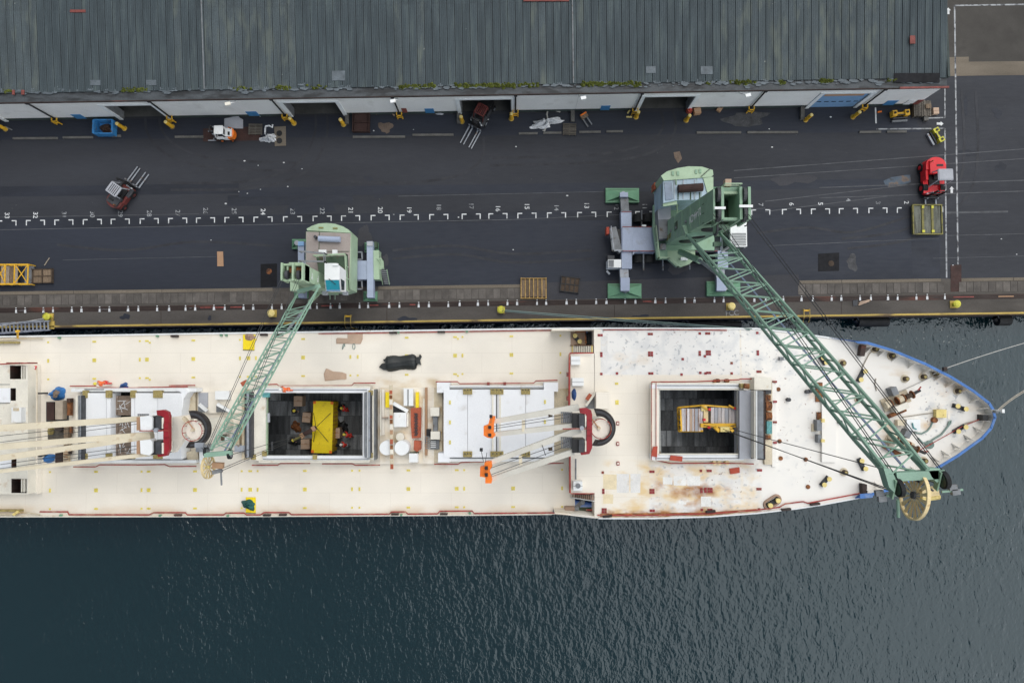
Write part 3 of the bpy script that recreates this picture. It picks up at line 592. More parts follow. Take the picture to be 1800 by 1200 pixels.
# ================================================================== WAREHOUSE
ZE = 5.45
a0, a1 = W(-120, 215.0, 0), W(1607.5, 186.5, 0)
wd_ = (a1 - a0).normalized(); wn_ = Vector((-wd_.y, wd_.x, 0)); WL = (a1 - a0).length
def wall_s(px):                                   # distance along the wall of a photo x on the wall foot
    p = W(px, 214.9 - 0.0165 * (px + 0), 0); return (p - a0).dot(wd_)
def wp(s, z, off=0.0): p = a0 + wd_ * s - wn_ * off; return Vector((p.x, p.y, z))
wh = thing('warehouse', 'long quayside warehouse with dark ribbed roof and white front wall', 'warehouse', a0 + wd_ * WL / 2 + wn_ * 20)
def wslab(s0, s1, z0, z1, o0, o1, name, m, parent=wh, **kw):
    p = [wp(s0, 0, o0), wp(s1, 0, o0), wp(s1, 0, o1), wp(s0, 0, o1)]
    return MB().wprism([(q.x, q.y) for q in p], z1, z0).build(name, m, parent, **kw)
ZDOOR = 3.95
doors = [(-118, 9), (217, 297), (516, 605), (812, 899), (1122, 1207), (1421, 1500)]
cuts = [(wall_s(a), wall_s(b_)) for a, b_ in doors]
s = 0.0; segs = []
for (c0, c1) in cuts: segs.append((s, c0)); s = c1
segs.append((s, WL))
for (s0, s1) in segs:
    if s1 - s0 < 0.3: continue
    n = max(1, round((s1 - s0) / 6.2)); ss = [lerp(s0, s1, k / n) for k in range(n + 1)]
    for k in range(n):
        g0 = .012 if k else 0; g1 = .012 if k < n - 1 else 0
        wslab(ss[k] + g0, ss[k+1] - g1, 0.75, 4.15, 0, -0.25, 'wall_panel', 'wall_white')
        wslab(ss[k] + g0, ss[k+1] - g1, 4.18, ZE, 0.0, -0.25, 'wall_panel', 'wall_white')
    wslab(s0, s1, 0, 0.745, -0.04, -0.25, 'plinth', 'plinth')
for i, (c0, c1) in enumerate(cuts):
    wslab(c0, c1, ZDOOR, ZE, 0, -0.25, 'lintel_panel', 'wall_white')
    fr = wslab(c0 - .45, c1 + .45, ZDOOR - .02, ZDOOR + .26, 0.09, 0.003, 'door_frame', 'frame_white')
    for a in (c0, c1):
        sg = -1 if a == c0 else 1
        wslab(min(a, a + sg * .42), max(a, a + sg * .42), 0, ZDOOR - .021, 0.09, 0.003, 'door_jamb', 'frame_white', fr)
        wslab(min(a - sg*.02, a - sg * .10), max(a - sg*.02, a - sg * .10), 0.02, ZDOOR - .03, -0.02, -0.9, 'door_return', 'mid_grey', fr)
    if i == 5:
        dr = MB(); nb = 7
        d0 = wslab(c0, c1, 0.02, 1.9, -0.05, -0.12, 'roller_door', 'door_blue')
        for k in range(1, 6):
            wslab(c0, c1, 0.02 + 1.9 + (k - 1) * .41, 1.9 + k * .41, -0.05, -0.12, 'door_slat', 'door_blue', d0)
        for k in range(6):
            a = lerp(c0, c1, (k + .3) / 6.2); wslab(a, a + (c1 - c0) * .1, 1.45, 1.66, -0.044, -0.05, 'door_window', 'glass_dark', d0)
        wslab(c0 + .3, c1 - .5, 3.1, 3.8, -0.04, -0.049, 'rust_stain', 'cardboard', d0)
# inside: floor, back wall, cross walls
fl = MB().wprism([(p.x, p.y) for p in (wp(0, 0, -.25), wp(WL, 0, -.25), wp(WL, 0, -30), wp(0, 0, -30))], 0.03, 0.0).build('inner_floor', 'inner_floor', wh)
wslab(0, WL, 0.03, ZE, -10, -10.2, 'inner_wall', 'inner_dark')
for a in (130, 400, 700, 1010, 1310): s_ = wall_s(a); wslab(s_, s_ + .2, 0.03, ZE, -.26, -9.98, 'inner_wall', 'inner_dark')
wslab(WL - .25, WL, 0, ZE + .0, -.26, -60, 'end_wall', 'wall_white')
for a, dz, m in ((205, 1.0, 'mid_grey'), (250, 1.3, 'mid_grey'), (275, 0.9, 'mid_grey'), (540, 0.9, 'mid_grey'), (575, 0.6, 'red'), (1160, 1.0, 'wood_dark'), (1190, 1.3, 'mid_grey'), (830, .8, 'mid_grey')):
    s_ = wall_s(a)
    if m == 'red': lump('tarpaulin', 'red', wp(s_ - 1.2, 0.03, -4.0), 2.6, 1.8, .9, None, 5, label='red tarpaulin heap inside the second open warehouse doorway', cat='tarpaulin')
    else: wslab(s_, s_ + 1.6, 0.035, 0.035 + dz, -1.8 - dz, -4.2, 'stored_goods', m)
# roof: sheets of ribbed cement, two rows with an overlap
SL = math.tan(R(5.0))
def rz_(off): return ZE + 0.12 + (off) * SL           # roof height at a distance inland of the wall
def roofpt(px, py):                                    # photo point on the sloping roof plane
    z = ZE + 0.5
    for _ in range(12):
        p = W(px, py, z); z = rz_((p - a0).dot(wn_))
    return W(px, py, z)
rf = MB(); q = [wp(-12, rz_(-.3), .3), wp(WL + .1, rz_(-.3), .3), wp(WL + .1, rz_(40), -40), wp(-12, rz_(40), -40)]
for p in q: p.z -= 0.05
rf.poly3(q); ROOF = rf.build('roof', 'flashing', wh)
def roof_sheet(s0, s1, o0, o1, m, lift):
    b = MB(); n = 4; prof = []
    for k in range(n):
        c0 = lerp(s0, s1, k / n); c1 = lerp(s0, s1, (k + 1) / n); dd = c1 - c0
        prof += [(c0, .055 if k else .03), (c0 + dd * .15, .068), (c0 + dd * .5, .068), (c0 + dd * .65, .055)]
    prof.append((s1 - .02, .03)); i = 0
    for (a, h) in prof:
        for o in (o0, o1):
            p = wp(a, 0, -o); b.v.append(Vector((p.x, p.y, rz_(o) + h + lift)))
    for k in range(len(prof) - 1): b.f.append((2*k, 2*k+2, 2*k+3, 2*k+1))
    return b.build('roof_sheet', m, ROOF)
rw = (roofpt(13.3 * 60, 100) - roofpt(13.3 * 59, 100)).length
s = -10.0; k = 0; rr = random.Random(11)
s358 = (roofpt(358, 90) - a0).dot(wd_); s1007 = (roofpt(1007, 90) - a0).dot(wd_)
lap = (roofpt(100, 24) - a0).dot(wn_)
while s < WL - .1:
    e = min(s + rw, WL + .05); c = (s + e) / 2; 
    mossy = (c > WL - 24 and c < WL - 5.5) or (s358 < c < s358 + 9) or c < 16 or rr.random() < .08
    roof_sheet(s + .02, e, 0.75, lap + .25, 'roof_mossy' if mossy else 'roof', rr.uniform(0, .012) + .06)
    roof_sheet(s + .02, e, lap, lap + 11, 'roof_mossy' if mossy and c < WL - 24 else 'roof', rr.uniform(0, .012))
    s = e; k += 1
for sx in (s358, s1007):
    p, q2 = wp(sx, rz_(.8) + .17, -.8), wp(sx, rz_(lap + 11) + .12, -(lap + 11)); MB().bar(p, q2, .10, .10).build('ridge_strip', 'mid_grey', ROOF)
wslab(-12, WL + .1, ZE + .09, ZE + .17, .22, -.8, 'gutter', 'flashing', ROOF)
wslab(-12, WL + .1, ZE + .0, ZE + .24, .30, .223, 'gutter_edge', 'rail_rust', ROOF)
sr = (roofpt(1580, 148) - a0).dot(wd_)
wslab(sr, WL + .22, ZE + .2, ZE + .34, .36, .17, 'red_flashing', 'red_patch', ROOF)
wslab(WL + .06, WL + .32, ZE + .0, ZE + .45, -.8, -40, 'verge_flashing', 'plinth', ROOF)
def rpatch(x0, y0, x1, y1, name, m, lift=.14):
    pts = [roofpt(a, b_) + Vector((0, 0, lift)) for a, b_ in ((x0, y1), (x1, y1), (x1, y0), (x0, y0))]
    b = MB(); b.v = pts + [p - Vector((0, 0, .1)) for p in pts]; b.f = [(0, 1, 2, 3)] + [(4 + k, 4 + (k+1) % 4, (k+1) % 4, k) for k in range(4)]
    return b.build(name, m, ROOF)
rpatch(125, 19, 152, 23.5, 'roof_patch', 'red_patch', .2); rpatch(920, -3, 1000, 4, 'roof_patch', 'red_patch', .2); rpatch(1596, 66, 1605, 80, 'roof_box', 'red_patch', .4)
rpatch(584, 126, 607, 143, 'roof_patch', 'lead_patch', .18); rpatch(1231, 118, 1252, 132, 'roof_patch', 'lead_patch', .18); rpatch(1135, 118, 1152, 130, 'roof_patch', 'lead_patch', .17)
for x in (160, 258): rpatch(x, 142, x + 18, 151, 'roof_patch', 'lead_patch', .17)
rpatch(24, 160, 28, 168, 'roof_clip', 'red_patch', .25); rpatch(40, 160, 45, 168, 'roof_clip', 'red_patch', .25)
rpatch(1570, 130, 1650, 146, 'tar_patch', 'asphalt_black', .18)
mb = MB(); rm = random.Random(5)
for x0, x1, dens in ((8, 22, .6), (215, 260, 1), (486, 512, 1), (540, 575, .3), (700, 765, .9), (800, 905, 1), (912, 945, .5), (1022, 1125, 1), (1240, 1250, .4), (1282, 1330, .7), (1368, 1380, .6), (1440, 1466, 1), (1555, 1575, .4), (410, 450, .4)):
    for _ in range(int((x1 - x0) * 1.6 * dens)):
        px = rm.uniform(x0, x1); py = 168.3 - .0125 * px - 7 + rm.gauss(0, 1.7); p = roofpt(px, py); r = rm.uniform(.08, .26)
        i = len(mb.v); n = 6
        mb.v += [p + Vector((r * rm.uniform(.7, 1.3) * math.cos(j * 1.047), r * .7 * rm.uniform(.7, 1.3) * math.sin(j * 1.047), .05)) for j in range(n)] + [p + Vector((0, 0, .12 + r * .9))]
        mb.f += [(i + j, i + (j + 1) % n, i + n) for j in range(n)]
mb.build('moss', 'moss', ROOF, kind='stuff')
mb = MB()
for _ in range(420):
    px = rm.uniform(-10, 1650); py = 168.3 - .0125 * px - 6 + rm.gauss(0, 2.6); p = roofpt(px, py) + Vector((0, 0, .09)); r = rm.uniform(.05, .3)
    mb.poly3([p + Vector((r * 1.8 * rm.uniform(.6, 1.2) * math.cos(j * 1.26), r * rm.uniform(.4, .9) * math.sin(j * 1.26), rm.uniform(0, .05))) for j in range(5)])
mb.build('roof_debris', 'lead_patch', ROOF, kind='stuff')
# downpipes with yellow guards, wall lamps, sign boards
for x in (105, 305, 505, 704, 906, 1114, 1316, 1513):
    s_ = wall_s(x); p, q2 = wp(s_, .6, .16), wp(s_, ZE - .35, .16)
    dp = MB().tube([p, q2], .085, 8).build('downpipe', 'black', wh)
    MB().box(wp(s_, 0, .14), .34, .26, ZE - .4, ZE - .08).build('hopper', 'dark_grey', dp)
    gd = MB()
    for ds in (-.28, .28): gd.bar(wp(s_ + ds, 0, .5), wp(s_ + ds, 1.0, .5), .10); gd.bar(wp(s_ + ds, .95, .45), wp(s_ + ds, .95, .09), .10)
    gd.bar(wp(s_ - .33, .95, .5), wp(s_ + .33, .95, .5), .10); gd.bar(wp(s_ - .33, .45, .5), wp(s_ + .33, .45, .5), .09)
    gd.build('pipe_guard', 'yellow', dp)
for i, x in enumerate((404, 692, 1024, 1311)):
    top = roofpt(x, (158, 155, 146, 147)[i]); s_ = (top - a0).dot(wd_)
    lm = MB().tube([wp(s_ + (.3 if i < 2 else -.3), ZE - .9, .05), wp(s_ + (.2 if i < 2 else -.2), ZE + .3, .7), wp(s_, ZE + .7, .9)], .05, 6).build('wall_lamp', 'white', wh)
    MB().box(wp(s_, 0, .95), .55, .32, ZE + .6, ZE + .78, .2).build('lamp_head', 'white' if i else 'offwhite', lm)
for x, w_, m, z0 in ((148, 1.1, 'blue_sign', .9), (450, 1.2, 'blue_sign', .9), (757, 1.0, 'blue_sign', .9), (1062, 1.0, 'blue_sign', .9), (1556, 1.2, 'blue_sign', 1.0), (714, .55, 'red_patch', 1.1), (1603, .6, 'red_patch', 1.1), (1587, .7, 'frame_white', 1.1)):
    s_ = wall_s(x); wslab(s_ - w_ / 2, s_ + w_ / 2, z0 - .5, z0 + .7, .05, .004, 'sign_board', m)

# ================================================================== THINGS ON THE QUAY
def forklift(label, px, py, head, L_, Wd, body, hood, roof, weight, forks=4, fl=1.9, mast='black', hz=1.15, rz=2.2, cab_len=1.15, wheel=.42, spread=.8, plain_roof=False, fork_z=.12, rearx=0.0, cab_x=0.0, glass=True):
    c = W(px, py, 0.03); root = thing('forklift', label, 'forklift', c, 'forklift trucks on the quay')
    x, y = c.x, c.y; h = L_ / 2
    ch = MB().wprism([(x - Wd*.42, y - h*.55), (x + Wd*.42, y - h*.55), (x + Wd*.42, y + h*.9), (x + Wd*.3, y + h), (x - Wd*.3, y + h), (x - Wd*.42, y + h*.9)], .75, .25).build('chassis', body, root)
    n = 10; cw = [(x + Wd*.47 * math.cos(math.pi + k*math.pi/n), y - h*.55 + h*.45 * math.sin(math.pi + k*math.pi/n)) for k in range(n + 1)]
    MB().wprism(cw + [(x + Wd*.47, y - h*.30), (x - Wd*.47, y - h*.30)], hz, .3).build('counterweight', weight, root)
    hd = MB().wprism([(x - Wd*.34, y - h*.78), (x + Wd*.34, y - h*.78), (x + Wd*.34, y - h*.05), (x - Wd*.34, y - h*.05)], hz + .22, hz - .2).build('engine_hood', hood, root)
    MB().box((x - Wd*.12, y - h*.5), Wd*.3, .22, hz + .2, hz + .26).build('hood_vent', 'black', hd)
    MB().cyl((x + Wd*.3, y - h*.7), .06, hz, hz + .7, 8).build('exhaust', 'rust', hd)
    for sx in (-1, 1):
        fd = MB().wprism([(x + sx*Wd*.5, y + h*.25), (x + sx*Wd*.5, y + h*.95), (x + sx*Wd*.28, y + h*.95), (x + sx*Wd*.28, y + h*.25)], .95, .80).build('fender', body if body in ('red', 'white') else 'dark_grey', root)
        sd_ = MB().wprism([(x + sx*Wd*.47, y - h*.3), (x + sx*Wd*.47, y + h*.25), (x + sx*Wd*.36, y + h*.25), (x + sx*Wd*.36, y - h*.3)], hz - .12, .4).build('side_panel', body, root)
        for yy, r in ((y + h*.62, wheel), (y - h*.55, wheel*.85)):
            wv = MB().tube([(x + sx*Wd*.30, yy, r + .0), (x + sx*Wd*.52, yy, r + .0)], r, 14).build('wheel', 'rubber', root)
            MB().tube([(x + sx*Wd*.521, yy, r), (x + sx*Wd*.535, yy, r)], r*.5, 10).build('rim', weight if weight != 'black' else 'steel', wv)
    cx = x + cab_x; y0, y1 = y - h*.12, y - h*.12 + cab_len
    MB().box((cx, (y0 + y1) / 2 + .05), Wd*.6, cab_len*.95, .76, .93).build('cab_floor', 'black', root)
    MB().box((cx, y0 + .35), .5, .5, .95, 1.12).build('seat', 'black', root); MB().box((cx, y0 + .12), .5, .12, 1.12, 1.6).build('backrest', 'black', root)
    sw = MB().tube([(cx, y1 - .1, 1.0), (cx, y1 - .28, 1.38)], .03, 6).build('steering_column', 'black', root)
    MB().cyl((cx, y1 - .3), .18, 1.38, 1.41, 12).build('steering_wheel', 'black', sw)
    gw = Wd*.66
    gd = MB()
    for sx in (-1, 1):
        gd.bar((cx + sx*gw/2, y0, hz), (cx + sx*gw/2, y0 + .08, rz), .09); gd.bar((cx + sx*gw/2, y1 + .25, .9), (cx + sx*gw/2, y1, rz), .09)
        gd.bar((cx + sx*gw/2, y0, rz), (cx + sx*gw/2, y1, rz), .10)
    gd.bar((cx - gw/2, y0, rz), (cx + gw/2, y0, rz), .10); gd.bar((cx - gw/2, y1, rz), (cx + gw/2, y1, rz), .10)
    G = gd.build('overhead_guard', roof if roof != 'glass' else 'dark_grey', root)
    if plain_roof: MB().box((cx, (y0 + y1) / 2), gw*.94, (y1 - y0)*.92, rz + .05, rz + .1).build('roof_plate', roof, G)
    else:
        ns = 6
        for k in range(ns): MB().box((cx + gw*(-.42 + .84*k/(ns-1)), (y0 + y1) / 2), gw*.085, (y1 - y0)*.92, rz + .0, rz + .05).build('roof_bar', roof, G)
    ms = MB(); my_ = y + h + .12
    for sx in (-1, 1): ms.bar((x + sx*Wd*.22, my_, .1), (x + sx*Wd*.22, my_ - .05, 2.5), .12, .2)
    for z_ in (.6, 1.5, 2.45): ms.bar((x - Wd*.22, my_, z_), (x + Wd*.22, my_, z_), .1)
    MM = ms.build('mast', mast, root)
    MB().box((x, my_ + .2), Wd*.85, .09, .25, .75).build('fork_carriage', 'dark_grey', MM)
    for sx in (-1, 1): MB().tube([(x + sx*Wd*.33, my_ - .25, .5), (x + sx*Wd*.3, my_ - .1, 1.9)], .07, 8).build('lift_cylinder', 'steel', MM)
    for k in range(forks):
        fx = x + Wd*spread*(k/(forks-1) - .5) if forks > 1 else x
        if forks == 4: fx = x + Wd*spread*(-.5, -.28, .22, .5)[k]
        f = MB(); f.wprism([(fx - .075, my_ + .25), (fx + .075, my_ + .25), (fx + .05, my_ + .25 + fl), (fx - .05, my_ + .25 + fl)], fork_z + .06, fork_z); f.box((fx, my_ + .28), .15, .08, fork_z, .7)
        f.build('fork', 'steel', root)
    MB().box((x - Wd*.36, y + h*.98), .16, .08, 1.0, 1.18).build('headlight', 'white', root); MB().box((x + Wd*.36, y + h*.98), .16, .08, 1.0, 1.18).build('headlight', 'white', root)
    root.rotation_euler = (0, 0, math.atan2(-head[0], head[1])); return root
forklift('dark red forklift with pale slatted roof and four forks across the painted number row', 218, 348, (0.57, 0.82), 3.0, 1.95, 'dark_red', 'dark_grey', 'foam_grey', 'dark_red', fl=1.9, cab_x=-.15)
forklift('black and red forklift backing out of the third open warehouse doorway', 850, 200, (-0.47, -0.88), 3.3, 1.75, 'dark_grey', 'black', 'dark_red', 'black', fl=2.2, cab_x=.0, rz=2.1)
forklift('bright red heavy forklift holding the olive flat rack', 1632, 314, (0.02, -1.0), 4.0, 2.35, 'red', 'red', 'foam_grey', 'red', forks=2, fl=2.2, hz=1.5, rz=2.7, wheel=.55, plain_roof=True, spread=.5, cab_x=-.2, fork_z=.2)
forklift('small white and orange forklift parked on the brown stained plate', 402, 239, (-1.0, -0.02), 2.0, 1.3, 'white', 'white', 'white', 'orange', forks=2, fl=.9, hz=1.0, rz=1.95, wheel=.28, cab_len=.9, plain_roof=True)
# yellow door bollards
BOL = [(10, 227, 'at the far left edge of the quay below the first downpipe'), (219, 226, 'beside the blue skip'), (303, 223, 'opposite the blue skip across the first doorway'), (517, 217, 'next to a yellow pipe guard at the second doorway'), (604, 219, 'between the second doorway and the dark brown stillage'),
       (812, 214, 'beside the forks of the forklift leaving the doorway'), (899, 209, 'on the white net heap side of the third doorway'), (1118, 206, 'next to the small yellow scraps by the fourth doorway'), (1206, 212, 'beside the red hose reel and cardboard box'), (1416, 211, 'beside the concrete kerb near the closed blue roller door'), (1499, 206, 'between the blue roller door and the yellow spreader frames')]
first = None
for x, y, tx in BOL:
    c = W(x, y, 0); lab = 'yellow steel door bollard ' + tx
    if first is None:
        first = thing('door_bollard', lab, 'bollard', c, 'yellow bollards along the warehouse doorways')
        MB().cyl(c, .20, 0, 1.55, 14).build('post', 'yellow', first, smooth=False); MB().cyl(c, .19, 1.551, 1.62, 14, .12).build('cap', 'yellow_pale', first)
        MB().cyl(c, .30, 0, .05, 14).build('base_plate', 'quay_yellow', first)
    else: dup(first, c, x * .3, lab)
# mooring bollards at the edge
def mooring(px, py, label, cope):
    c = W(px, py, 0.02); t_ = thing('mooring_bollard', label, 'bollard', c, 'yellow mooring bollards on the quay edge')
    MB().box(c, .85, .8, .02, .12).build('base_plate', 'quay_yellow', t_); MB().cyl(c, .27, .12, .55, 14, .22).build('post', 'yellow_acid', t_)
    m = MB().cyl((c.x, c.y), .32, .55, .68, 14, .42); m.cyl((c.x, c.y), .42, .681, .78, 14, .25); m.build('head', 'yellow_pale' if cope else 'yellow_acid', t_); return t_
for i, (x, y, tx) in enumerate(((88, 557, 'holding the gangway guy rope beside the yellow ladder landing'), (480, 551, 'beside the lattice jib of the smaller crane'), (881, 545, 'with green mooring lines running to the ship'), (1283, 539, 'with chalk lettering below it near a green outrigger pad'), (1676, 535, 'below the rusty steel plate'))):
    mooring(x, y, 'squat yellow mooring bollard ' + tx, i % 2)
for x, y, tx in ((613, 561, 'below the smaller crane'), (1415, 551, 'on the bow side of the long jib')):
    c = W(x, y, 0.1); t_ = thing('quay_ladder', 'yellow quay ladder with hooped grab rails ' + tx, 'ladder', c, 'yellow ladders over the quay edge')
    for dx in (-.32, .32): MB().tube([c + Vector((dx, .45, 0)), c + Vector((dx, .45, .5)), c + Vector((dx, -.5, .5)), c + Vector((dx, -.95, .2)), c + Vector((dx, -.95, -3.2))], .05, 6).build('stile', 'quay_yellow', t_)
    for k in range(7): MB().bar(c + Vector((-.32, -.95, .0 - k*.42)), c + Vector((.32, -.95, 0 - k*.42)), .05).build('rung', 'dark_grey', t_)
    MB().box(c + Vector((0, .3, 0)), .75, .16, .45, .55).build('grab_bar', 'yellow', t_)
# fenders hanging in the gap
for i, (x0, x1, y, r, tx) in enumerate(((1507, 1560, 566, .55, 'hanging off the quay edge just ahead of the bow flare'), (1752, 1774, 563, .62, 'at the far right end of the quay wall'), (1210, 1302, 571, .42, 'squeezed in the gap under the long jib'), (985, 1038, 573, .42, 'in the gap beside the forecastle steps'), (728, 772, 575, .42, 'in the dark gap abreast of the black tarpaulin roll'))):
    a, b_ = W(x0, y, -1.3), W(x1, y - .5, -1.3); t_ = thing('quay_fender', 'black rubber cylinder fender ' + tx, 'fender', (a + b_) / 2, 'rubber fenders along the quay wall')
    MB().tube([a, b_], r, 14).build('cylinder', 'rubber', t_)
    MB().tube([a + Vector((-.03, 0, 0)), a + Vector((-.3, .3, .1))], r * .5, 10).build('end_cap', 'black', t_)
    for p, sg in ((a, -1), (b_, 1)): MB().tube([p + Vector((-sg * .2, 0, .2)), p + Vector((sg * .9, .9, 1.2))], .06, 6).build('chain', 'dark_grey', t_)
# pallets and stillages
def pallet(px, py, w_, d_, rz, m, label, h=.16, boards=7, group='wooden pallets on the quay', z=0.03, along=0):
    c = W(px, py, z); t_ = thing('pallet', label, 'pallet', c, group)
    for k in range(boards):
        f = -.5 + (k + .5) / boards
        if along: MB().box(c + Vector((f * w_, 0, 0)), w_ / boards * .72, d_, z + h - .03, z + h).build('board', m, t_)
        else: MB().box(c + Vector((0, f * d_, 0)), w_, d_ / boards * .72, z + h - .03, z + h).build('board', m, t_)
    for k in (-1, 0, 1):
        if along: MB().box(c + Vector((0, k * d_ * .46, 0)), w_, .1, z, z + h - .035).build('bearer', m, t_)
        else: MB().box(c + Vector((k * w_ * .46, 0, 0)), .1, d_, z, z + h - .035).build('bearer', m, t_)
    t_.rotation_euler = (0, 0, rz); return t_
pallet(449.5, 228, 1.55, 1.25, R(-1), 'wood_grey', 'weathered grey pallet between the small forklift and the white tarpaulin heap')
pallet(1001, 228, 1.5, 1.35, R(-2), 'wood_grey', 'weathered grey pallet below the concrete kerb beside the white net')
def stillage(px0, py0, px1, py1, m, fm, label, h=.35, cells=(2, 2), rz=0.0, name='stillage', floor_m=None):
    a, b_ = W(px0, py0, h), W(px1, py1, h); c = (a + b_) / 2; c.z = 0.03; w_, d_ = abs(b_.x - a.x), abs(a.y - b_.y)
    t_ = thing(name, label, name.replace('_', ' '), c, None)
    nx, ny = cells
    for i in range(nx):
        for j in range(ny):
            cc = c + Vector(((i + .5) / nx - .5, 0, 0)) * w_ + Vector((0, (j + .5) / ny - .5, 0)) * d_
            MB().box(cc, w_ / nx * .86, d_ / ny * .86, .1, h * .75).build('floor_board', floor_m or m, t_)
    fr = MB()
    for i in range(nx + 1): fr.box(c + Vector(((i / nx - .5) * w_, 0, 0)), .09, d_, .05, h)
    F_ = fr.build('frame', fm, t_)
    for j in range(ny + 1): MB().box(c + Vector((0, (j / ny - .5) * d_, 0)), w_, .08, .05, h - .02).build('cross_rail', fm, t_)
    for sx in (-1, 1):
        for sy in (-1, 1): MB().box(c + Vector((sx * w_ / 2, sy * d_ / 2, 0)), .12, .12, .03, h + .12).build('corner_post', fm, t_)
    t_.rotation_euler = (0, 0, rz); return t_
stillage(57, 473, 90, 497, 'wood', 'wood_dark', 'brown timber stillage with cross battens beside the yellow gangway rack', rz=R(1.5), cells=(2, 2))
stillage(986, 487, 1018, 513, 'wood_dark', 'black', 'dark timber stillage askew next to the yellow edged loading tray', rz=R(-7), cells=(4, 2))
stillage(916, 489, 960, 524, 'wood', 'tan_frame', 'loading tray with tan steel frame and wooden floor near the quay edge', cells=(6, 1), name='loading_tray', rz=0, floor_m='wood')
stillage(620, 199, 648, 230, 'rust_plate', 'rust_plate', 'dark brown steel stillage standing by the warehouse wall', h=.6, cells=(1, 2))
# flat rack on the forks
a, b_ = W(1605, 360, .55), W(1657, 411, .55); c = (a + b_) / 2; c.z = .28; w_, d_ = b_.x - a.x, a.y - b_.y
t_ = thing('flat_rack', 'olive flat rack with three weathered wooden panels on the red forklift forks', 'flat rack', c)
for k in (-1, 0, 1):
    MB().box(c + Vector((k * w_ / 3, 0, 0)), w_ / 3 - .3, d_ - .2, .36, .46).build('floor_panel', 'flatrack_wood', t_)
for k in range(4): MB().box(c + Vector(((k / 3 - .5) * w_, 0, 0)), .14 if k in (0, 3) else .24, d_, .3, .54).build('beam', 'flatrack', t_)
for k in (-1, 1): MB().box(c + Vector((0, k * d_ / 2, 0)), w_ + .1, .12, .28, .56).build('end_beam', 'flatrack', t_)
for x in (-1, 1):
    MB().box(c + Vector((x * w_ / 6, -d_ / 2 + .3, 0)), .3, .25, .55, .62).build('lug', 'yellow_acid', t_)
    MB().box(c + Vector((x * w_ / 6, d_ / 2 - .25, 0)), .25, .3, .55, .62).build('lug', 'yellow_acid', t_)
# yellow gangway rack at the far left
a, b_ = W(-40, 465, 1.0), W(50, 499, 1.0); c = (a + b_) / 2; c.z = 0.03; w_, d_ = b_.x - a.x, a.y - b_.y
t_ = thing('platform_rack', 'yellow steel platform cage with plank deck at the left edge of the quay', 'platform', c)
for k in range(9): MB().box(c + Vector((-w_ / 2 + (k + .5) * w_ * .74 / 9, 0, 0)), w_ * .74 / 9 * .9, d_ * .9, .55, .62).build('plank', ('plank_pale', 'wood', 'plank_pale')[k % 3], t_)
fr = MB()
for y in (-.5, .5):
    for z_ in (.5, 1.1): fr.bar(c + Vector((-w_/2, y * d_, z_)), c + Vector((w_/2, y * d_, z_)), .11)
fr.build('long_rail', 'yellow', t_)
for x in (-.5, -.3, -.12, .06, .24, .5):
    fr = MB()
    for y in (-.5, .5): fr.bar(c + Vector((x * w_, y * d_, 0)), c + Vector((x * w_, y * d_, 1.1)), .1)
    fr.bar(c + Vector((x * w_, -.5 * d_, 1.1)), c + Vector((x * w_, .5 * d_, 1.1)), .1); fr.build('cross_frame', 'yellow', t_)
for x0, x1 in ((-.3, -.12), (.24, .5), (-.12, .06)):
    MB().bar(c + Vector((x0 * w_, -.5 * d_, 1.08)), c + Vector((x1 * w_, .5 * d_, 1.08)), .07).build('brace', 'yellow', t_); MB().bar(c + Vector((x0 * w_, .5 * d_, 1.03)), c + Vector((x1 * w_, -.5 * d_, 1.03)), .07).build('brace', 'yellow', t_)
MB().box(c + Vector((w_ * .40, 0, 0)), w_ * .18, d_ * .95, .02, .1).build('base_pan', 'mid_grey', t_)
# blue skip
a, b_ = W(164, 209.5, 1.1), W(196.5, 235, 1.1); c = (a + b_) / 2; c.z = 0.02; w_, d_ = b_.x - a.x, a.y - b_.y
t_ = thing('skip', 'blue steel skip half full of brown rubbish beside the first doorway', 'skip', c)
for sx, sy, ww, dd in ((-1, 0, .1, d_), (1, 0, .1, d_), (0, -1, w_ - .2, .1), (0, 1, w_ - .2, .1)):
    MB().box(c + Vector((sx * (w_ / 2 - .05), sy * (d_ / 2 - .05), 0)), ww, dd, .1, 1.1).build('side', 'skip_blue', t_)
MB().box(c, w_ - .22, d_ - .22, .06, .12).build('floor', 'skip_blue', t_)
for sx in (-1, 1): MB().box(c + Vector((sx * (w_ / 2 + .06), 0, 0)), .1, d_ * .9, .98, 1.09).build('rim', 'skip_blue', t_); MB().box(c + Vector((sx * w_ * .3, 0, 0)), .2, d_, 0, .095).build('skid', 'dark_grey', t_)
lump('rubbish', 'junk_brown', c + Vector((.05, -.1, .1)), w_ * .8, d_ * .75, .45, None, 9, rough=.45, label='heap of brown rubbish inside the blue skip', cat='rubbish')
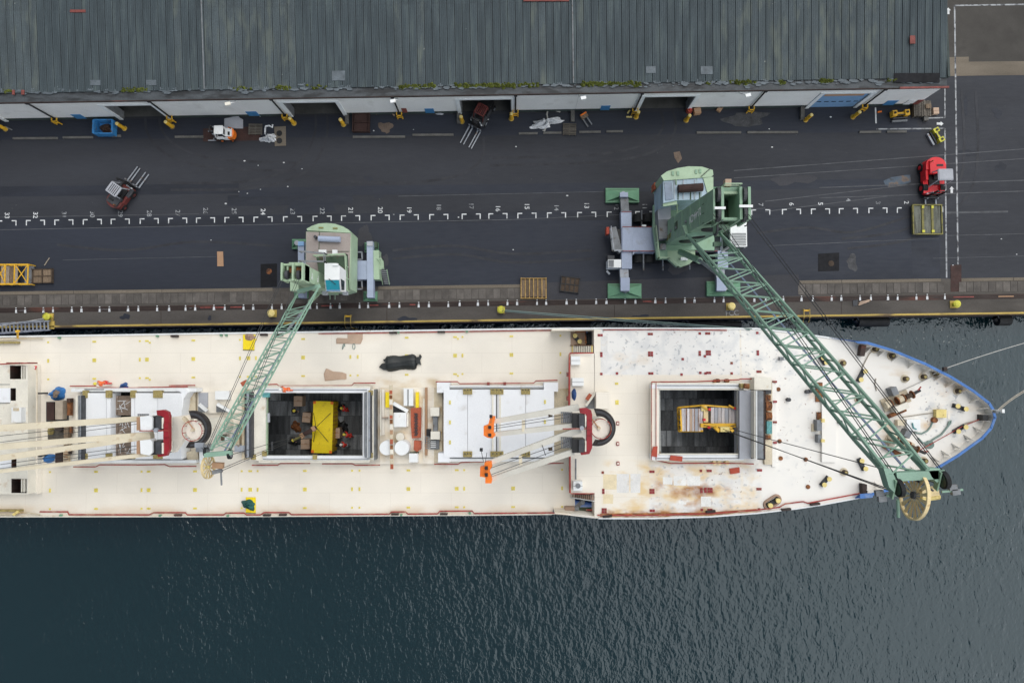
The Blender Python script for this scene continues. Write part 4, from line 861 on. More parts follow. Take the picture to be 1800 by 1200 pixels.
# heaps, sheets, boxes
def sheetstack(name, pts, m, label, cat, z=0.02, n=2, step=.03, group=None):
    c = W(sum(p[0] for p in pts) / len(pts), sum(p[1] for p in pts) / len(pts), z); t_ = thing(name, label, cat, c, group)
    for k in range(n):
        cx = sum(p[0] for p in pts) / len(pts); cy = sum(p[1] for p in pts) / len(pts); f = 1 - .06 * k; a = .05 * k
        MB().prism([(cx + ((p[0]-cx) * math.cos(a) - (p[1]-cy) * math.sin(a)) * f, cy + ((p[0]-cx) * math.sin(a) + (p[1]-cy) * math.cos(a)) * f) for p in pts], z + (k + 1) * step, z + k * step + .002).build('sheet', m, t_)
    return t_
sheetstack('foam_sheets', [(394, 209), (419, 203), (421, 207), (427, 210), (427, 226), (394, 226)], 'foam_grey', 'pale grey board sheets lying beside the small white forklift', 'sheets', n=2, step=.07)
lump('tarpaulin_heap', 'net_white', W(474, 244, .02), 1.5, 1.1, .6, None, 21, segs=30, rings=9, rough=.55, label='crumpled white tarpaulin heap beside the concrete pad with two round covers', cat='tarpaulin')
MB().tube([W(466, 236, .08), W(466, 227, .06), W(467, 222, .09), W(473, 221, .08), W(479, 224, .06), W(479, 219, .08)], .10, 6).build('fabric_strip', 'net_white', None, 'twisted white fabric strip trailing above the white tarpaulin heap', 'fabric strip')
pd = MB().prism([(482, 223), (502, 222), (502.5, 256), (483, 257)], .08, 0).build('concrete_pad', 'tan_concrete', GROUND)
for y in (235, 248): MB().cyl(W(491.5, y, 0), .33, .08, .10, 16).build('manhole_cover', 'black', pd)
nh = lump('net_heap', 'net_white', W(959, 217, .02), 3.3, 1.0, .6, None, 31, segs=34, rings=9, rough=.6, rz=R(6), label='long crumpled white netting heap beside the grey pallet', cat='net')
MB().tube([W(963, 210, .06), W(961, 201, .05), W(963, 193, .06), W(966, 191, .06), W(975, 194, .05), W(985, 197, .05)], .09, 6).build('fabric_strip', 'rope_white', None, 'white fabric strip curling away above the netting heap', 'fabric strip')
MB().tube([W(960, 222, .08), W(957, 231, .06), W(954, 229, .06)], .08, 6).build('fabric_strip', 'rope_white', None, 'short white fabric tail below the netting heap', 'fabric strip')
sheetstack('cardboard_sheet', [(381.5, 442), (392, 442), (393, 468), (382, 468)], 'cardboard', 'single tan cardboard sheet alone on the dark asphalt', 'cardboard', n=1)
def carton(px, py, w_, d_, h, rz, m, label, z=0.02, group=None):
    c = W(px, py, z); t_ = thing('carton', label, 'box', c, group); MB().box(c, w_, d_, z, z + h).build('box', m, t_)
    MB().box(c, w_ * .98, .07, z + h, z + h + .006).build('tape', 'cardboard_pale' if m != 'cardboard_pale' else 'cardboard_red', t_); t_.rotation_euler = (0, 0, rz); return t_
carton(1224, 198, .75, .65, .6, R(8), 'cardboard', 'open brown carton beside the red hose reel')
carton(1264, 193, .5, .6, .3, R(-35), 'cardboard', 'small tan carton alone near the wall beyond the hose reel')
carton(943, 193, .55, .3, .25, R(3), 'red_patch', 'small brick red box at the wall foot above the netting heap')
carton(1642, 197, .62, .7, .4, R(2), 'cardboard_pale', 'pinkish flat carton beyond the timber stack')
c = W(1211, 195, 0.02); t_ = thing('hose_reel', 'round red hose reel standing at the fourth doorway jamb', 'hose reel', c)
MB().cyl(c, .38, .02, .25, 18).build('drum', 'red_dull', t_); MB().cyl(c, .30, .25, .5, 18).build('coil', 'oxide_mat', t_); MB().cyl(c, .1, .5, .62, 10).build('hub', 'red', t_)
c = W(1026, 205, 0.03); t_ = thing('hand_pallet_truck', 'orange hand pallet truck parked near the concrete kerb', 'pallet truck', c)
MB().box(c, .8, .55, .12, .45).build('pump_body', 'wood', t_); MB().box(c + Vector((0, .15, 0)), .75, .14, .46, .55).build('cross_bar', 'orange', t_)
for k in (-.25, .25): MB().box(c + Vector((k, -.75, 0)), .15, 1.1, .1, .2).build('fork', 'mid_grey', t_); MB().tube([c + Vector((k - .08, -1.1, .07)), c + Vector((k + .08, -1.1, .07))], .07, 8).build('wheel', 'black', t_)
MB().tube([c + Vector((0, .2, .4)), c + Vector((0, .55, 1.0))], .04, 6).build('handle', 'dark_grey', t_); t_.rotation_euler = (0, 0, R(32))
def scrap(px, py, l, rz, m, label, w_=.16, name='plank'):
    c = W(px, py, .03); a = Vector((math.cos(rz), math.sin(rz), 0)) * l / 2
    return MB().bar(c - a + Vector((0, 0, .04)), c + a + Vector((0, 0, .04)), w_, .08).build(name, m, None, label, name.replace('_', ' '))
scrap(666, 198.5, .65, R(25), 'cardboard', 'short tan plank at the wall foot near the dark brown stillage'); scrap(691, 201, .5, R(-48), 'cardboard_pale', 'short pale plank beside a yellow pipe guard')
scrap(1105, 197, .45, R(55), 'yellow_pale', 'short yellow offcut beside the fourth doorway bollard'); scrap(1106, 206, .65, R(0), 'yellow_pale', 'straight pale yellow batten below the shorter offcut')
scrap(1546, 197, .45, R(10), 'orange', 'small orange batten inside the white painted bay'); scrap(83, 460, 1.0, R(58), 'plank_pale', 'thin stick leaning over the brown timber stillage', .08)
scrap(1069, 479, .5, R(-50), 'white', 'small white roll on the asphalt below the crane cabinet', .22, 'roll')
lump('plastic_sheet', 'foam_grey', W(772, 199, .02), .9, .45, .12, None, 44, label='small pale plastic sheet lying at the wall foot beside a blue sign', cat='plastic sheet')
for x, y, tx in ((441, 200, 'left of the second blue sign'), (455, 202, 'middle of three below the second blue sign'), (472, 201, 'nearest the second doorway')):
    scrap(x, y, .55, R(-40), 'white', 'short white post stub ' + tx, .15, 'post_stub')
scrap(16, 226, .8, R(-25), 'mid_grey', 'short grey pipe stub next to the leftmost yellow bollard', .13, 'pipe_stub')
# spreaders / lifting clamps
def clamp(px, py, rz, label, m, fork_m, L_=2.0):
    c = W(px, py, .03); t_ = thing('lifting_clamp', label, 'lifting clamp', c, 'yellow forklift attachments by the warehouse corner')
    MB().box(c + Vector((0, -.45, 0)), L_ * .85, .2, .05, .3).build('lower_beam', fork_m, t_); MB().box(c + Vector((0, -.15, 0)), L_ * .8, .16, .05, .4).build('middle_beam', 'dark_grey', t_)
    for k in (-.36, .34): MB().box(c + Vector((k * L_, .32, 0)), .5, .62, .1, .75).build('clamp_arm', m, t_); MB().cyl(c + Vector((k * L_, .35, 0)), .13, .75, .85, 10).build('pin', 'black', t_)
    MB().box(c + Vector((0, .28, 0)), L_ * .55, .28, .2, .6).build('cross_frame', m, t_); MB().bar(c + Vector((-.3*L_, .1, .62)), c + Vector((.3*L_, .1, .62)), .1).build('hydraulic_hose', 'black', t_)
    t_.rotation_euler = (0, 0, rz); return t_
clamp(1579, 207, R(4), 'yellow lifting clamp with orange arms inside the white painted bay', 'yellow', 'mid_grey'); clamp(1640, 243, R(-62), 'acid yellow lifting clamp lying askew outside the painted bay corner', 'yellow_acid', 'steel', 1.7)
c = W(1617, 194, .02); t_ = thing('timber_stack', 'stack of grey timber boards at the warehouse corner', 'timber stack', c)
for k in range(9): MB().box(c + Vector((-.85 + k * .21, .05 * (k % 2), 0)), .19, 1.75, .02 + .0, .5 + .04 * (k % 3)).build('board', 'wood_grey', t_)
MB().box(c + Vector((.55, .2, 0)), .6, .5, .62, .75).build('offcut', 'wood', t_)
c = W(1625, 210, .02); MB().box(c, .5, .5, .02, .4).build('concrete_block', 'kerb', None, 'small pale concrete block at the foot of the timber stack', 'block')
# litter and a board dropped on the apron
sheetstack('board_litter', [(1499, 528), (1508, 526.5), (1507, 537), (1500, 538)], 'dark_grey', 'grey board on the apron beside a scatter of pale laths', 'board', z=.06, n=1)
for k, (x0, y0, x1, y1) in enumerate(((1510, 533, 1527, 527), (1509, 536, 1528, 529), (1512, 531, 1531, 527))):
    MB().bar(W(x0, y0, .09 + .02*k), W(x1, y1, .09 + .02*k), .12, .03).build('lath', 'cardboard_pale', None, ('pale lath on the apron, longest of three beside the grey board', 'pale lath on the apron, lowest of three beside the grey board', 'pale lath on the apron, uppermost of three beside the grey board')[(1, 1, 2)[k] if k else 0], 'lath', 'pale laths beside the grey board')
lit = MB(); rl = random.Random(8)
for x, y in ((458, 333), (397, 358), (371, 422), (435, 340), (420, 337), (907, 258), (997, 344), (430, 283), (454, 291), (531, 297), (506, 328), (902, 439), (1760, 420), (1787, 447), (1675, 466), (727, 228), (657, 230), (1352, 227), (1357, 259), (1460, 206), (858, 210), (806, 382), (692, 377), (499, 286)):
    p = W(x, y, .03); r = rl.uniform(.04, .09); lit.poly3([p + Vector((r * 1.6 * math.cos(j * 1.26 + .5), r * math.sin(j * 1.26 + .5), rl.uniform(0, .05))) for j in range(5)])
lit.build('litter', 'road_white', None, 'scraps of pale litter scattered over the asphalt', None, None, 'stuff')
# cardboard box heap beside the doorway & gangway to the ship
g0, g1 = W(-60, 583, 1.4), W(88, 572, .5)
t_ = thing('gangway', 'grey aluminium gangway ramp running from the quay towards the ship stern', 'gangway', (g0 + g1) / 2)
gd_ = (g1 - g0).normalized(); gn = Vector((-gd_.y, gd_.x, 0))
for sg in (-1, 1):
    MB().bar(g0 + gn * sg * .5, g1 + gn * sg * .5, .12, .25).build('side_beam', 'steel', t_)
    MB().tube([g0 + gn * sg * .5 + Vector((0, 0, 1)), g1 + gn * sg * .5 + Vector((0, 0, 1))], .05, 6).build('handrail', 'steel', t_)
    for k in range(8): p = g0.lerp(g1, (k + .5) / 8) + gn * sg * .5; MB().bar(p, p + Vector((0, 0, 1)), .05).build('stanchion', 'steel', t_)
for k in range(22):
    p = g0.lerp(g1, (k + .5) / 22); MB().bar(p - gn * .48, p + gn * .48, .16, .06).build('tread', 'steel', t_)
c = W(91, 571, .1); MB().box(c, .6, .9, .03, .16).build('landing_plate', 'quay_yellow', t_)

# ================================================================== HARBOUR CRANES
UNIT = None
def unit_bar():
    me = bpy.data.meshes.new('lattice_bar'); v = []; f = []; n = 6
    for z_ in (0, 1): v += [(math.cos(k * 2 * math.pi / n), math.sin(k * 2 * math.pi / n), z_) for k in range(n)]
    f = [(k, (k + 1) % n, n + (k + 1) % n, n + k) for k in range(n)] + [tuple(range(n - 1, -1, -1)), tuple(range(n, 2 * n))]
    me.from_pydata(v, [], f)
    return me
BARS = {}
def lattice_bar(name, p, q, r, m, parent):
    if m not in BARS: BARS[m] = unit_bar(); BARS[m].materials.append(MATS[m])
    p, q = Vector(p), Vector(q); o = link(name, BARS[m], p, parent); d = q - p
    o.rotation_euler = d.to_track_quat('Z', 'Y').to_euler(); o.scale = (r, r, d.length); return o
def jib_lattice(root, f0, f1, t0, t1, depth0, depth1, nb, m, rc, rb, zig, open_root=0.16, trunk=0.10):
    """f0,f1: the two foot pins; t0,t1: the two head points; depth of the truss below its top face"""
    ax = ((t0 + t1) / 2 - (f0 + f1) / 2).normalized(); acr = (f1 - f0).normalized(); nrm = acr.cross(ax).normalized()
    if nrm.z < 0: nrm = -nrm
    J = MB().bar(f0 - acr * .1, f1 + acr * .1, .34).build('jib', m, root)
    def pt(s_, side, low):
        a = f0.lerp(t0, s_) if side == 0 else f1.lerp(t1, s_)
        dd = lerp(0.02, depth0, min(1, s_ / open_root)) if s_ < open_root else (lerp(depth0, depth1, (s_ - open_root) / (1 - open_root)))
        if s_ > 1 - trunk: dd = dd * lerp(1, .35, (s_ - 1 + trunk) / trunk)
        return a + nrm * (dd / 2) * (-1 if low else 1)
    st = [0, open_root] + [open_root + (1 - open_root) * (k + 1) / nb for k in range(nb)]
    for side in (0, 1):
        for low in (0, 1):
            for a, b_ in ((0, open_root), (open_root, 1 - trunk), (1 - trunk, 1)): lattice_bar('chord', pt(a, side, low), pt(b_, side, low), rc, m, J)
    for k in range(1, len(st) - 1):
        a, b_ = st[k], st[k + 1]; h = (a + b_) / 2
        for low in (0, 1):
            lattice_bar('brace', pt(a, low, low), pt(h, 1 - low, low), rb, m, J); lattice_bar('brace', pt(h, 1 - low, low), pt(b_, low, low), rb, m, J)
            lattice_bar('cross_strut', pt(h, 0, low), pt(h, 1, low), rb * .8, m, J) if low == 0 and k % 2 else None
        for side in (0, 1):
            lattice_bar('brace', pt(a, side, 0), pt(h, side, 1), rb * .85, m, J); lattice_bar('brace', pt(h, side, 1), pt(b_, side, 0), rb * .85, m, J)
    for side in (0, 1): lattice_bar('cross_strut', pt(st[1], 0, side), pt(st[1], 1, side), rb * 1.2, m, J)
    # a walkway along the inside of the truss
    wk = MB(); wk.bar(f0.lerp(f1, .68).lerp(t0.lerp(t1, .68), .10) - nrm * .5, t0.lerp(t1, .62) - nrm * .25, .13, .05); wk.build('catwalk', 'cable_blue', J)
    return J, ax, acr, nrm, pt
def sheave(c, axis, r, wd, m, parent, name='sheave'):
    o = MB().tube([c - axis * wd / 2, c + axis * wd / 2], r, 22).build(name, m, parent)
    MB().tube([c - axis * (wd / 2 + .05), c + axis * (wd / 2 + .05)], r * .72, 18).build('sheave_disc', 'dark_grey' if m != 'green' else 'green', o) if parent is None else None
    return o
def reel(c, axis, r, parent, m, hub, nsp):
    """spoked cable reel"""
    axis = axis.normalized(); u = axis.cross(Vector((0, 0, 1))).normalized(); v = axis.cross(u)
    b = MB(); n = 32
    for rr, off in ((r, -.09), (r, .09), (r * .93, .09), (r * .93, -.09)): b.v += [c + axis * off + (u * math.cos(2*math.pi*k/n) + v * math.sin(2*math.pi*k/n)) * rr for k in range(n)]
    for a in range(4):
        for k in range(n): b.f.append((a*n + k, a*n + (k+1) % n, ((a+1) % 4)*n + (k+1) % n, ((a+1) % 4)*n + k))
    D = b.build('cable_reel', m, parent)
    for k in range(nsp):
        a0, a1 = 2*math.pi*(k + .25)/nsp, 2*math.pi*(k + .75)/nsp; am = (a0 + a1) / 2
        pet = [c + axis * .02 + (u * math.cos(a) + v * math.sin(a)) * rr for a, rr in ((am - .06, r*.16), (a0, r*.90), (am, r*.925), (a1, r*.90), (am + .06, r*.16))]
        q = MB(); q.poly3(pet); q.poly3([p - axis * .05 for p in pet][::-1]); q.build('reel_segment', m, D)
    MB().tube([c - axis * .2, c + axis * .12], r * .15, 14).build('hub', hub, D)
    return D
def railing(b, pts, h=1.0, r=.03, n=3):
    for p, q in zip(pts, pts[1:]):
        p, q = Vector(p), Vector(q)
        b.bar(p + Vector((0, 0, h)), q + Vector((0, 0, h)), r * 2); b.bar(p + Vector((0, 0, h * .5)), q + Vector((0, 0, h * .5)), r * 1.5)
        k = max(1, int((q - p).length / 1.2))
        for i in range(k + 1): s_ = p.lerp(q, i / k); b.bar(s_, s_ + Vector((0, 0, h)), r * 2)
    return b
def pad(root, px, py, w_, d_, zt=.38, m='green_pad'):
    c = W(px, py, .02); P = MB().box(c, w_, d_, .03, zt).build('outrigger_pad', m, root)
    for sx in (-1, 1):
        q = MB(); x0, x1 = sx * w_ * .49, sx * .35
        q.v = [c + Vector(p) for p in ((x0, -d_*.42, zt + .01), (x0, d_*.42, zt + .01), (x1, d_*.14, zt + .01), (x1, -d_*.14, zt + .01), (x0, -d_*.42, zt + .08), (x0, d_*.42, zt + .08), (x1, d_*.14, zt + .55), (x1, -d_*.14, zt + .55))]
        q.f = [(0, 1, 2, 3), (4, 7, 6, 5), (0, 4, 5, 1), (1, 5, 6, 2), (2, 6, 7, 3), (3, 7, 4, 0)]
        for k in range(8): q.v[k].z -= c.z * 0
        q.build('pad_wing', m, P)
    for sy in (-1, 1): MB().box(c + Vector((0, sy * d_ * .44, 0)), w_, .10, zt, zt + .07).build('pad_rib', m, P)
    MB().cyl(c, .28, zt, 1.1, 14).build('jack', 'steel', P); return P
# ------------------------------------------------------------------ the larger crane
C1 = thing('harbour_crane', 'larger pale green mobile harbour crane, its long lattice jib reaching over the bow', 'crane', W(1183, 430, 0), 'green mobile harbour cranes')
for x, y in ((1093, 345), (1097, 512), (1270, 508), (1267, 343)): pad(C1, x, y, 3.75, 1.65)
for x, nm in ((1101, 0), (1270, 1)):
    y0, y1 = 371, 472
    B = MB().prism([(x - 9.5, y0), (x + 9, y0), (x + 10, y1), (x - 8, y1)], 1.75, .8).build('outrigger_beam', 'chassis_blue', C1)
    for (ya, yb, w0) in ((342, y0 - .5, 7), (y1 + .5, 512, 7.5)):
        MB().prism([(x - 4 - w0, ya), (x - 4 + w0, ya), (x - 2 + w0, yb), (x - 2 - w0, yb)], 1.55, .95).build('sliding_beam', 'mid_grey' if ya < y0 else 'steel', B)
    MB().rect(x - 10, 488, x + 6, 511, 1.85, 1.56).build('jack_housing', 'chassis_blue', B); MB().rect(x - 11, 338, x + 3, 346, 1.9, 1.56).build('jack_housing', 'chassis_blue', B)
    MB().rect(x - 9, 371.6, x + 9, 372.8, 1.80, 1.751).build('red_edge', 'red_dull', B)
CH = MB().prism([(1112, 399), (1262, 397), (1262, 440), (1112, 441)], 1.95, .7).build('chassis', 'chassis_blue', C1)
MB().prism([(1094, 399), (1113, 399), (1113, 441), (1094, 441)], 1.97, 1.76).build('chassis_plate', 'chassis_blue', CH)
for y in (398.6, 441.2): MB().rect(1094, y - .6, 1262, y + .6, 2.02, 1.951).build('red_edge', 'red_dull', CH)
MB().prism([(1112, 441), (1118, 441), (1112, 449)], 1.9, 1.0).build('gusset', 'chassis_blue', CH)
MB().rect(1129, 395, 1136, 398, 2.15, 1.5).build('junction_box', 'white', CH)
MB().rect(1115, 441.8, 1150, 444.5, 1.7, .9).build('side_beam', 'chassis_blue', CH)
for k, x in enumerate((1122, 1139, 1156, 1174, 1192, 1210, 1228, 1246)):
    for y in (384, 455):
        p = W(x, y, .6); MB().tube([p + Vector((0, -.45, 0)), p + Vector((0, .45, 0))], .58, 16).build('wheel', 'rubber', C1)
for (x, y0, y1) in ((1131, 443, 475), (1165, 455, 475), (1212, 460, 473), (1128, 370, 396)):
    MB().tube([W(x, y0, 1.5), W(x, y1, .7)], .09, 8).build('support_rod', 'mid_grey', C1)
# access platform, cabinet and lifebuoy box on the chassis end
AP = MB().prism([(1071, 401), (1083, 398), (1091, 430), (1094, 441), (1076, 442)], 1.7, 1.6).build('access_platform', 'mid_grey', C1)
r_ = MB(); railing(r_, [W(1072, 401, 1.7), W(1077, 442, 1.7), W(1093, 442, 1.7)], 1.0, .035); r_.build('guard_rail', 'steel', AP)
MB().rect(1085, 403, 1092, 428, 1.5, 1.2).build('hose_tray', 'black', AP)
MB().rect(1066, 399, 1071, 411, 1.9, .9).build('fire_box', 'oxide_mat', AP)
CB = MB().rect(1069, 456, 1092, 470, 2.2, .5).build('generator_cabinet', 'white', C1); MB().rect(1070, 457, 1079, 469, 2.26, 2.201).build('vent_grille', 'mid_grey', CB); MB().rect(1068, 449, 1080, 455, 1.7, .8).build('cabinet_step', 'dark_grey', CB)
MB().cyl(W(1087, 444, 1.0), .16, .9, 2.0, 10).build('exhaust_stack', 'steel', C1)
# slewing platform
MB().cyl(W(1183, 430, 2.3), 1.5, 1.95, 2.7, 24).build('slewing_ring', 'dark_grey', C1)
SP = MB().prism([(1149, 360), (1250, 350), (1258, 440), (1222, 439), (1173, 440), (1174, 455), (1155, 455), (1148, 400)], 3.3, 2.7).build('slewing_platform', 'green', C1)
MB().prism([(1173, 438), (1222, 437.5), (1222, 454), (1212, 464), (1199, 469), (1190, 469), (1174, 455)], 3.0, 2.4).build('front_platform', 'green_light', SP)
r_ = MB(); railing(r_, [W(1150, 400, 3.3), W(1156, 455, 3.3), W(1174, 455, 3.3), W(1190, 470, 3.1), W(1200, 469, 3.1), W(1222, 455, 3.1)], 1.0, .04); r_.build('guard_rail', 'green_light', SP)
MB().rect(1197, 452, 1209, 457, 3.4, 3.001).build('locker', 'white', SP); MB().rect(1161, 428, 1171, 438, 3.9, 3.301).build('locker', 'mid_grey', SP)
MB().prism([(1156, 363), (1179, 362), (1180, 418), (1159, 420)], 4.9, 3.3).build('hydraulic_housing', 'mid_grey', C1)
HL = MB().prism([(1156, 364), (1179, 363), (1179, 385), (1157, 386)], 4.94, 4.901).build('housing_lid', 'foam_grey', C1)
# machinery house and counterweight
HS = MB().prism([(1166, 318), (1254, 311), (1254, 350), (1190, 352), (1166, 357)], 7.6, 3.1).build('machinery_house', 'house_blue', C1)
MB().prism([(1168, 321), (1181, 320), (1183, 350), (1170, 352)], 7.68, 7.601).build('roof_light', 'glass_grey', HS)
MB().tube([W(1192, 332, 8.0), W(1235, 329, 8.0)], .42, 12).build('exhaust_silencer', 'rust_plate', HS)
for x in (1191, 1213, 1229): MB().rect(x, 338, x + 2.0, 351, 7.64, 7.601).build('drip_gutter', 'green_dark', HS)
for x in (1185, 1201, 1221, 1246): MB().bar(W(x, 316, 7.63), W(x, 350, 7.63), .07).build('roof_seam', 'foam_grey', HS)
MB().prism([(1165, 357), (1190, 352), (1190, 359), (1166, 363)], 7.4, 7.2).build('roof_eave', 'green_light', HS)
MB().prism([(1236, 313), (1254, 311), (1254, 346), (1246, 347)], 7.72, 7.605).build('side_walk', 'green_light', HS)
CW = MB().prism([(1162, 309), (1172, 301.5), (1191, 295.5), (1210, 292.5), (1234, 293), (1253, 299), (1254, 307.5), (1250, 311), (1167, 317.5)], 7.75, 2.6).build('counterweight', 'green_light', C1)
for x, y in ((1183, 304), (1192, 304), (1224, 301), (1231, 300)): MB().rect(x - 2, y - 3, x + 2, y + 4, 7.85, 7.751).build('lifting_eye', 'green', CW)
MB().bar(W(1250, 295, 7.8), W(1232, 311, 7.8), .06).build('stay_wire', 'black', CW)
MB().prism([(1150, 321), (1153, 321), (1153, 332), (1150, 333)], 4.6, 3.2).build('orange_panel', 'oxide', HS)
MB().rect(1180, 355, 1204, 360, 5.2, 4.9).build('pale_beam', 'foam_grey', C1)
MB().bar(W(1188, 315, 8.0), W(1191, 382, 5.0), .12).build('stay_tube', 'green_light', C1)
# tower
tx0, tx1, ty0, ty1, TZ = 16.35, 19.30, 12.5, 14.95, 20.6
def yl(z): return lerp(1.15, 0.0, (z - 3.2) / (TZ - 3.2))        # the tower leans forward
def leanbox(x0, x1, y0, y1, zt, zb):
    b = MB(); b.v = [Vector((x, y + yl(z), z)) for z in (zb, zt) for x, y in ((x0, y0), (x1, y0), (x1, y1), (x0, y1))]
    b.f = [(4, 5, 6, 7), (3, 2, 1, 0)] + [(k, (k + 1) % 4, 4 + (k + 1) % 4, 4 + k) for k in range(4)]; return b
def tp(x, y, z): return Vector((x, y, z))
TW = leanbox(tx0, tx0 + .16, ty0, ty1, TZ + .5, 3.2).build('tower', 'green', C1)
leanbox(tx1 - .16, tx1, ty0, ty1, TZ - 2, 3.2).build('tower_side', 'green', TW)
leanbox(tx0 + .17, tx1 - .17, ty1 - .16, ty1, TZ - .5, 3.2).build('tower_back', 'green', TW)
leanbox(tx0 + .17, tx1 - .17, ty0, ty0 + .16, 17.3, 3.2).build('tower_front', 'green', TW)
for z_, r in ((7.2, .85), (10.6, .8), (15.5, .9)):
    MB().tube([((tx0 + tx1) / 2, ty0 + yl(z_) - .03, z_), ((tx0 + tx1) / 2, ty0 + yl(z_) - .1, z_)], r, 18).build('lightening_hole', 'black', TW)
MB().wprism([(tx0 + .18, ty0 + .42), (tx1 - .18, ty0 + .42), (tx1 - .18, ty1 - .18), (tx0 + .18, ty1 - .18)], 17.9, 17.7).build('tower_floor', 'green_dark', TW)
MB().box(((tx0 + tx1) / 2 - .4, 14.0), .75, .8, 17.901, 18.05).build('floor_plate', 'wood', TW)
for z_ in (5.5, 8.2, 11, 14, 17): leanbox(tx0 - .05, tx0 - .002, ty0 + .05, ty1 - .05, z_ + .06, z_).build('weld_rib', 'green', TW)
TH = MB()
TH = MB().wprism([(tx0 + .3, ty1 - .12), (tx1 - .3, ty1 - .12), (tx1 - .3, ty1 + .2), (tx0 + .3, ty1 + .2)], TZ + .1, TZ - .45).build('tower_head', 'green', C1)
for x in (tx0 + .60, tx1 - .86, tx1 - .17): MB().wprism([(x, ty0 - .1), (x + .22, ty0 - .1), (x + .22, ty1 + .1), (x, ty1 + .1)], TZ + .7, TZ - 2.2).build('head_fin', 'green', TH)
for y in (ty0 - .05, ty1 - .35): MB().wprism([(tx0 + .17, y), (tx1 - .18, y), (tx1 - .18, y + .2), (tx0 + .17, y + .2)], TZ + .2, TZ - .3).build('head_beam', 'green_light' if y > ty0 + 2 else 'green', TH)
for x in (tx0 + .39, tx1 - .45):
    for y in (ty0 + .35, ty1 - .5): MB().tube([(x - .13, y, TZ + .4), (x + .13, y, TZ + .4)], .62, 18).build('sheave', 'dark_grey', TH)
MB().wprism([(tx0 - .05, ty0 + .65), (tx0 + .85, ty0 + .65), (tx0 + .85, ty0 + .85), (tx0 - .05, ty0 + .85)], TZ + 1.0, TZ + .9).build('walk_plank', 'white', TH)
MB().wprism([(tx1 - 1.0, ty0 + .8), (tx1 + .1, ty0 + .8), (tx1 + .1, ty0 + 1.0), (tx1 - 1.0, ty0 + 1.0)], TZ + 1.0, TZ + .9).build('walk_plank', 'white', TH)
r_ = MB(); railing(r_, [(tx0 + .8, ty1 + .25, TZ), (tx1 - .8, ty1 + .25, TZ)], 1.1, .04); r_.build('guard_rail', 'green_light', TH)
MB().box((17.9, ty1 + .75), .5, .6, TZ - 1.0, TZ - .4).build('floodlight', 'cardboard_pale', TH); MB().bar((17.9, ty1 + .1, TZ - .8), (17.9, ty1 + .45, TZ - .8), .12).build('floodlight_arm', 'green', TH)
MB().tube([(tx1 + .1, ty0 + .7, TZ - .6), (tx1 + .4, ty0 + .3, TZ - .9), (tx1 + .35, ty0 - .2, TZ - 1.2), (tx1 + .1, ty0 - .3, TZ - 1.0)], .06, 6).build('hanging_cable', 'black', TH)
def on_tower(body, y, z, size, m, rz):       # lettering painted on the tower's west plate
    cu = bpy.data.curves.new('painted_lettering', 'FONT'); cu.body = body; cu.size = size; cu.align_x = 'CENTER'; cu.align_y = 'CENTER'; cu.extrude = .002; cu.offset = .02; cu.materials.append(MATS[m])
    o = link('painted_lettering', cu, (tx0 - .015, y + yl(z), z), TW); o.rotation_euler = (Matrix.Rotation(R(-90), 3, 'Z') @ Matrix.Rotation(R(90), 3, 'X') @ Matrix.Rotation(rz, 3, 'Z')).to_euler(); return o
on_tower('22-44-CM', 13.7, 15.6, .95, 'white', R(-90))
MB().wprism([(tx0 - .03, 14.2), (tx0 - .004, 14.2), (tx0 - .004, 15.0), (tx0 - .03, 15.0)], 9.2, 7.9).build('maker_plate', 'green_dark', TW)
MB().wprism([(tx0 - .03, 13.9), (tx0 - .004, 13.9), (tx0 - .004, 14.4), (tx0 - .03, 14.4)], 6.3, 4.4).build('stain_patch', 'flatrack', TW)
MB().tube([(tx0 + .95, ty0 - .25, 18.3), (tx0 + 1.08, ty0 - .25, 18.3)], .62, 20).build('guide_pulley', 'dark_grey', TW); MB().tube([(tx0 + .9, ty0 - .25, 18.3), (tx0 + .94, ty0 - .25, 18.3)], .42, 18).build('pulley_disc', 'green', TW)
for z_ in (6.3, 8.6, 12.4): MB().box((tx0 - .06, 13.6 + yl(z_)), .1, .22, z_, z_ + .3).build('junction_box', 'mid_grey', TW)
for k in range(9): leanbox(tx0 - .035, tx0 - .003, 12.6 + .27 * k, 12.63 + .27 * k, 18.5, 17.9).build('bolt_strip', 'green_dark', TW) if k % 3 == 0 else None
# driver's cab
CBX = MB().wprism([(20.05, 11.55), (21.55, 11.55), (21.55, 13.9), (20.05, 13.9)], 13.9, 11.0).build('cab', 'white', C1)
for k in range(8): MB().wprism([(20.15, 11.65 + k * .15), (21.45, 11.65 + k * .15), (21.45, 11.72 + k * .15), (20.15, 11.72 + k * .15)], 13.95, 13.901).build('roof_slat', 'mid_grey', CBX)
MB().wprism([(20.2, 11.46), (21.4, 11.46), (21.4, 11.548), (20.2, 11.548)], 13.5, 11.6).build('windscreen', 'glass_dark', CBX)
MB().wprism([(19.98, 11.7), (20.047, 11.7), (20.047, 13.2), (19.98, 13.2)], 13.5, 11.8).build('side_window', 'glass_dark', CBX)
MB().bar((tx1, 13.2, 11.5), (20.1, 13.2, 11.5), .5).build('cab_bracket', 'green', CBX); MB().bar((tx1, 12.3, 11.0), (20.1, 12.3, 11.0), .4).build('cab_bracket', 'green', CBX)
MB().wprism([(19.45, 11.7), (20.02, 11.7), (20.02, 14.2), (19.45, 14.2)], 11.0, 10.9).build('cab_walkway', 'mid_grey', CBX)
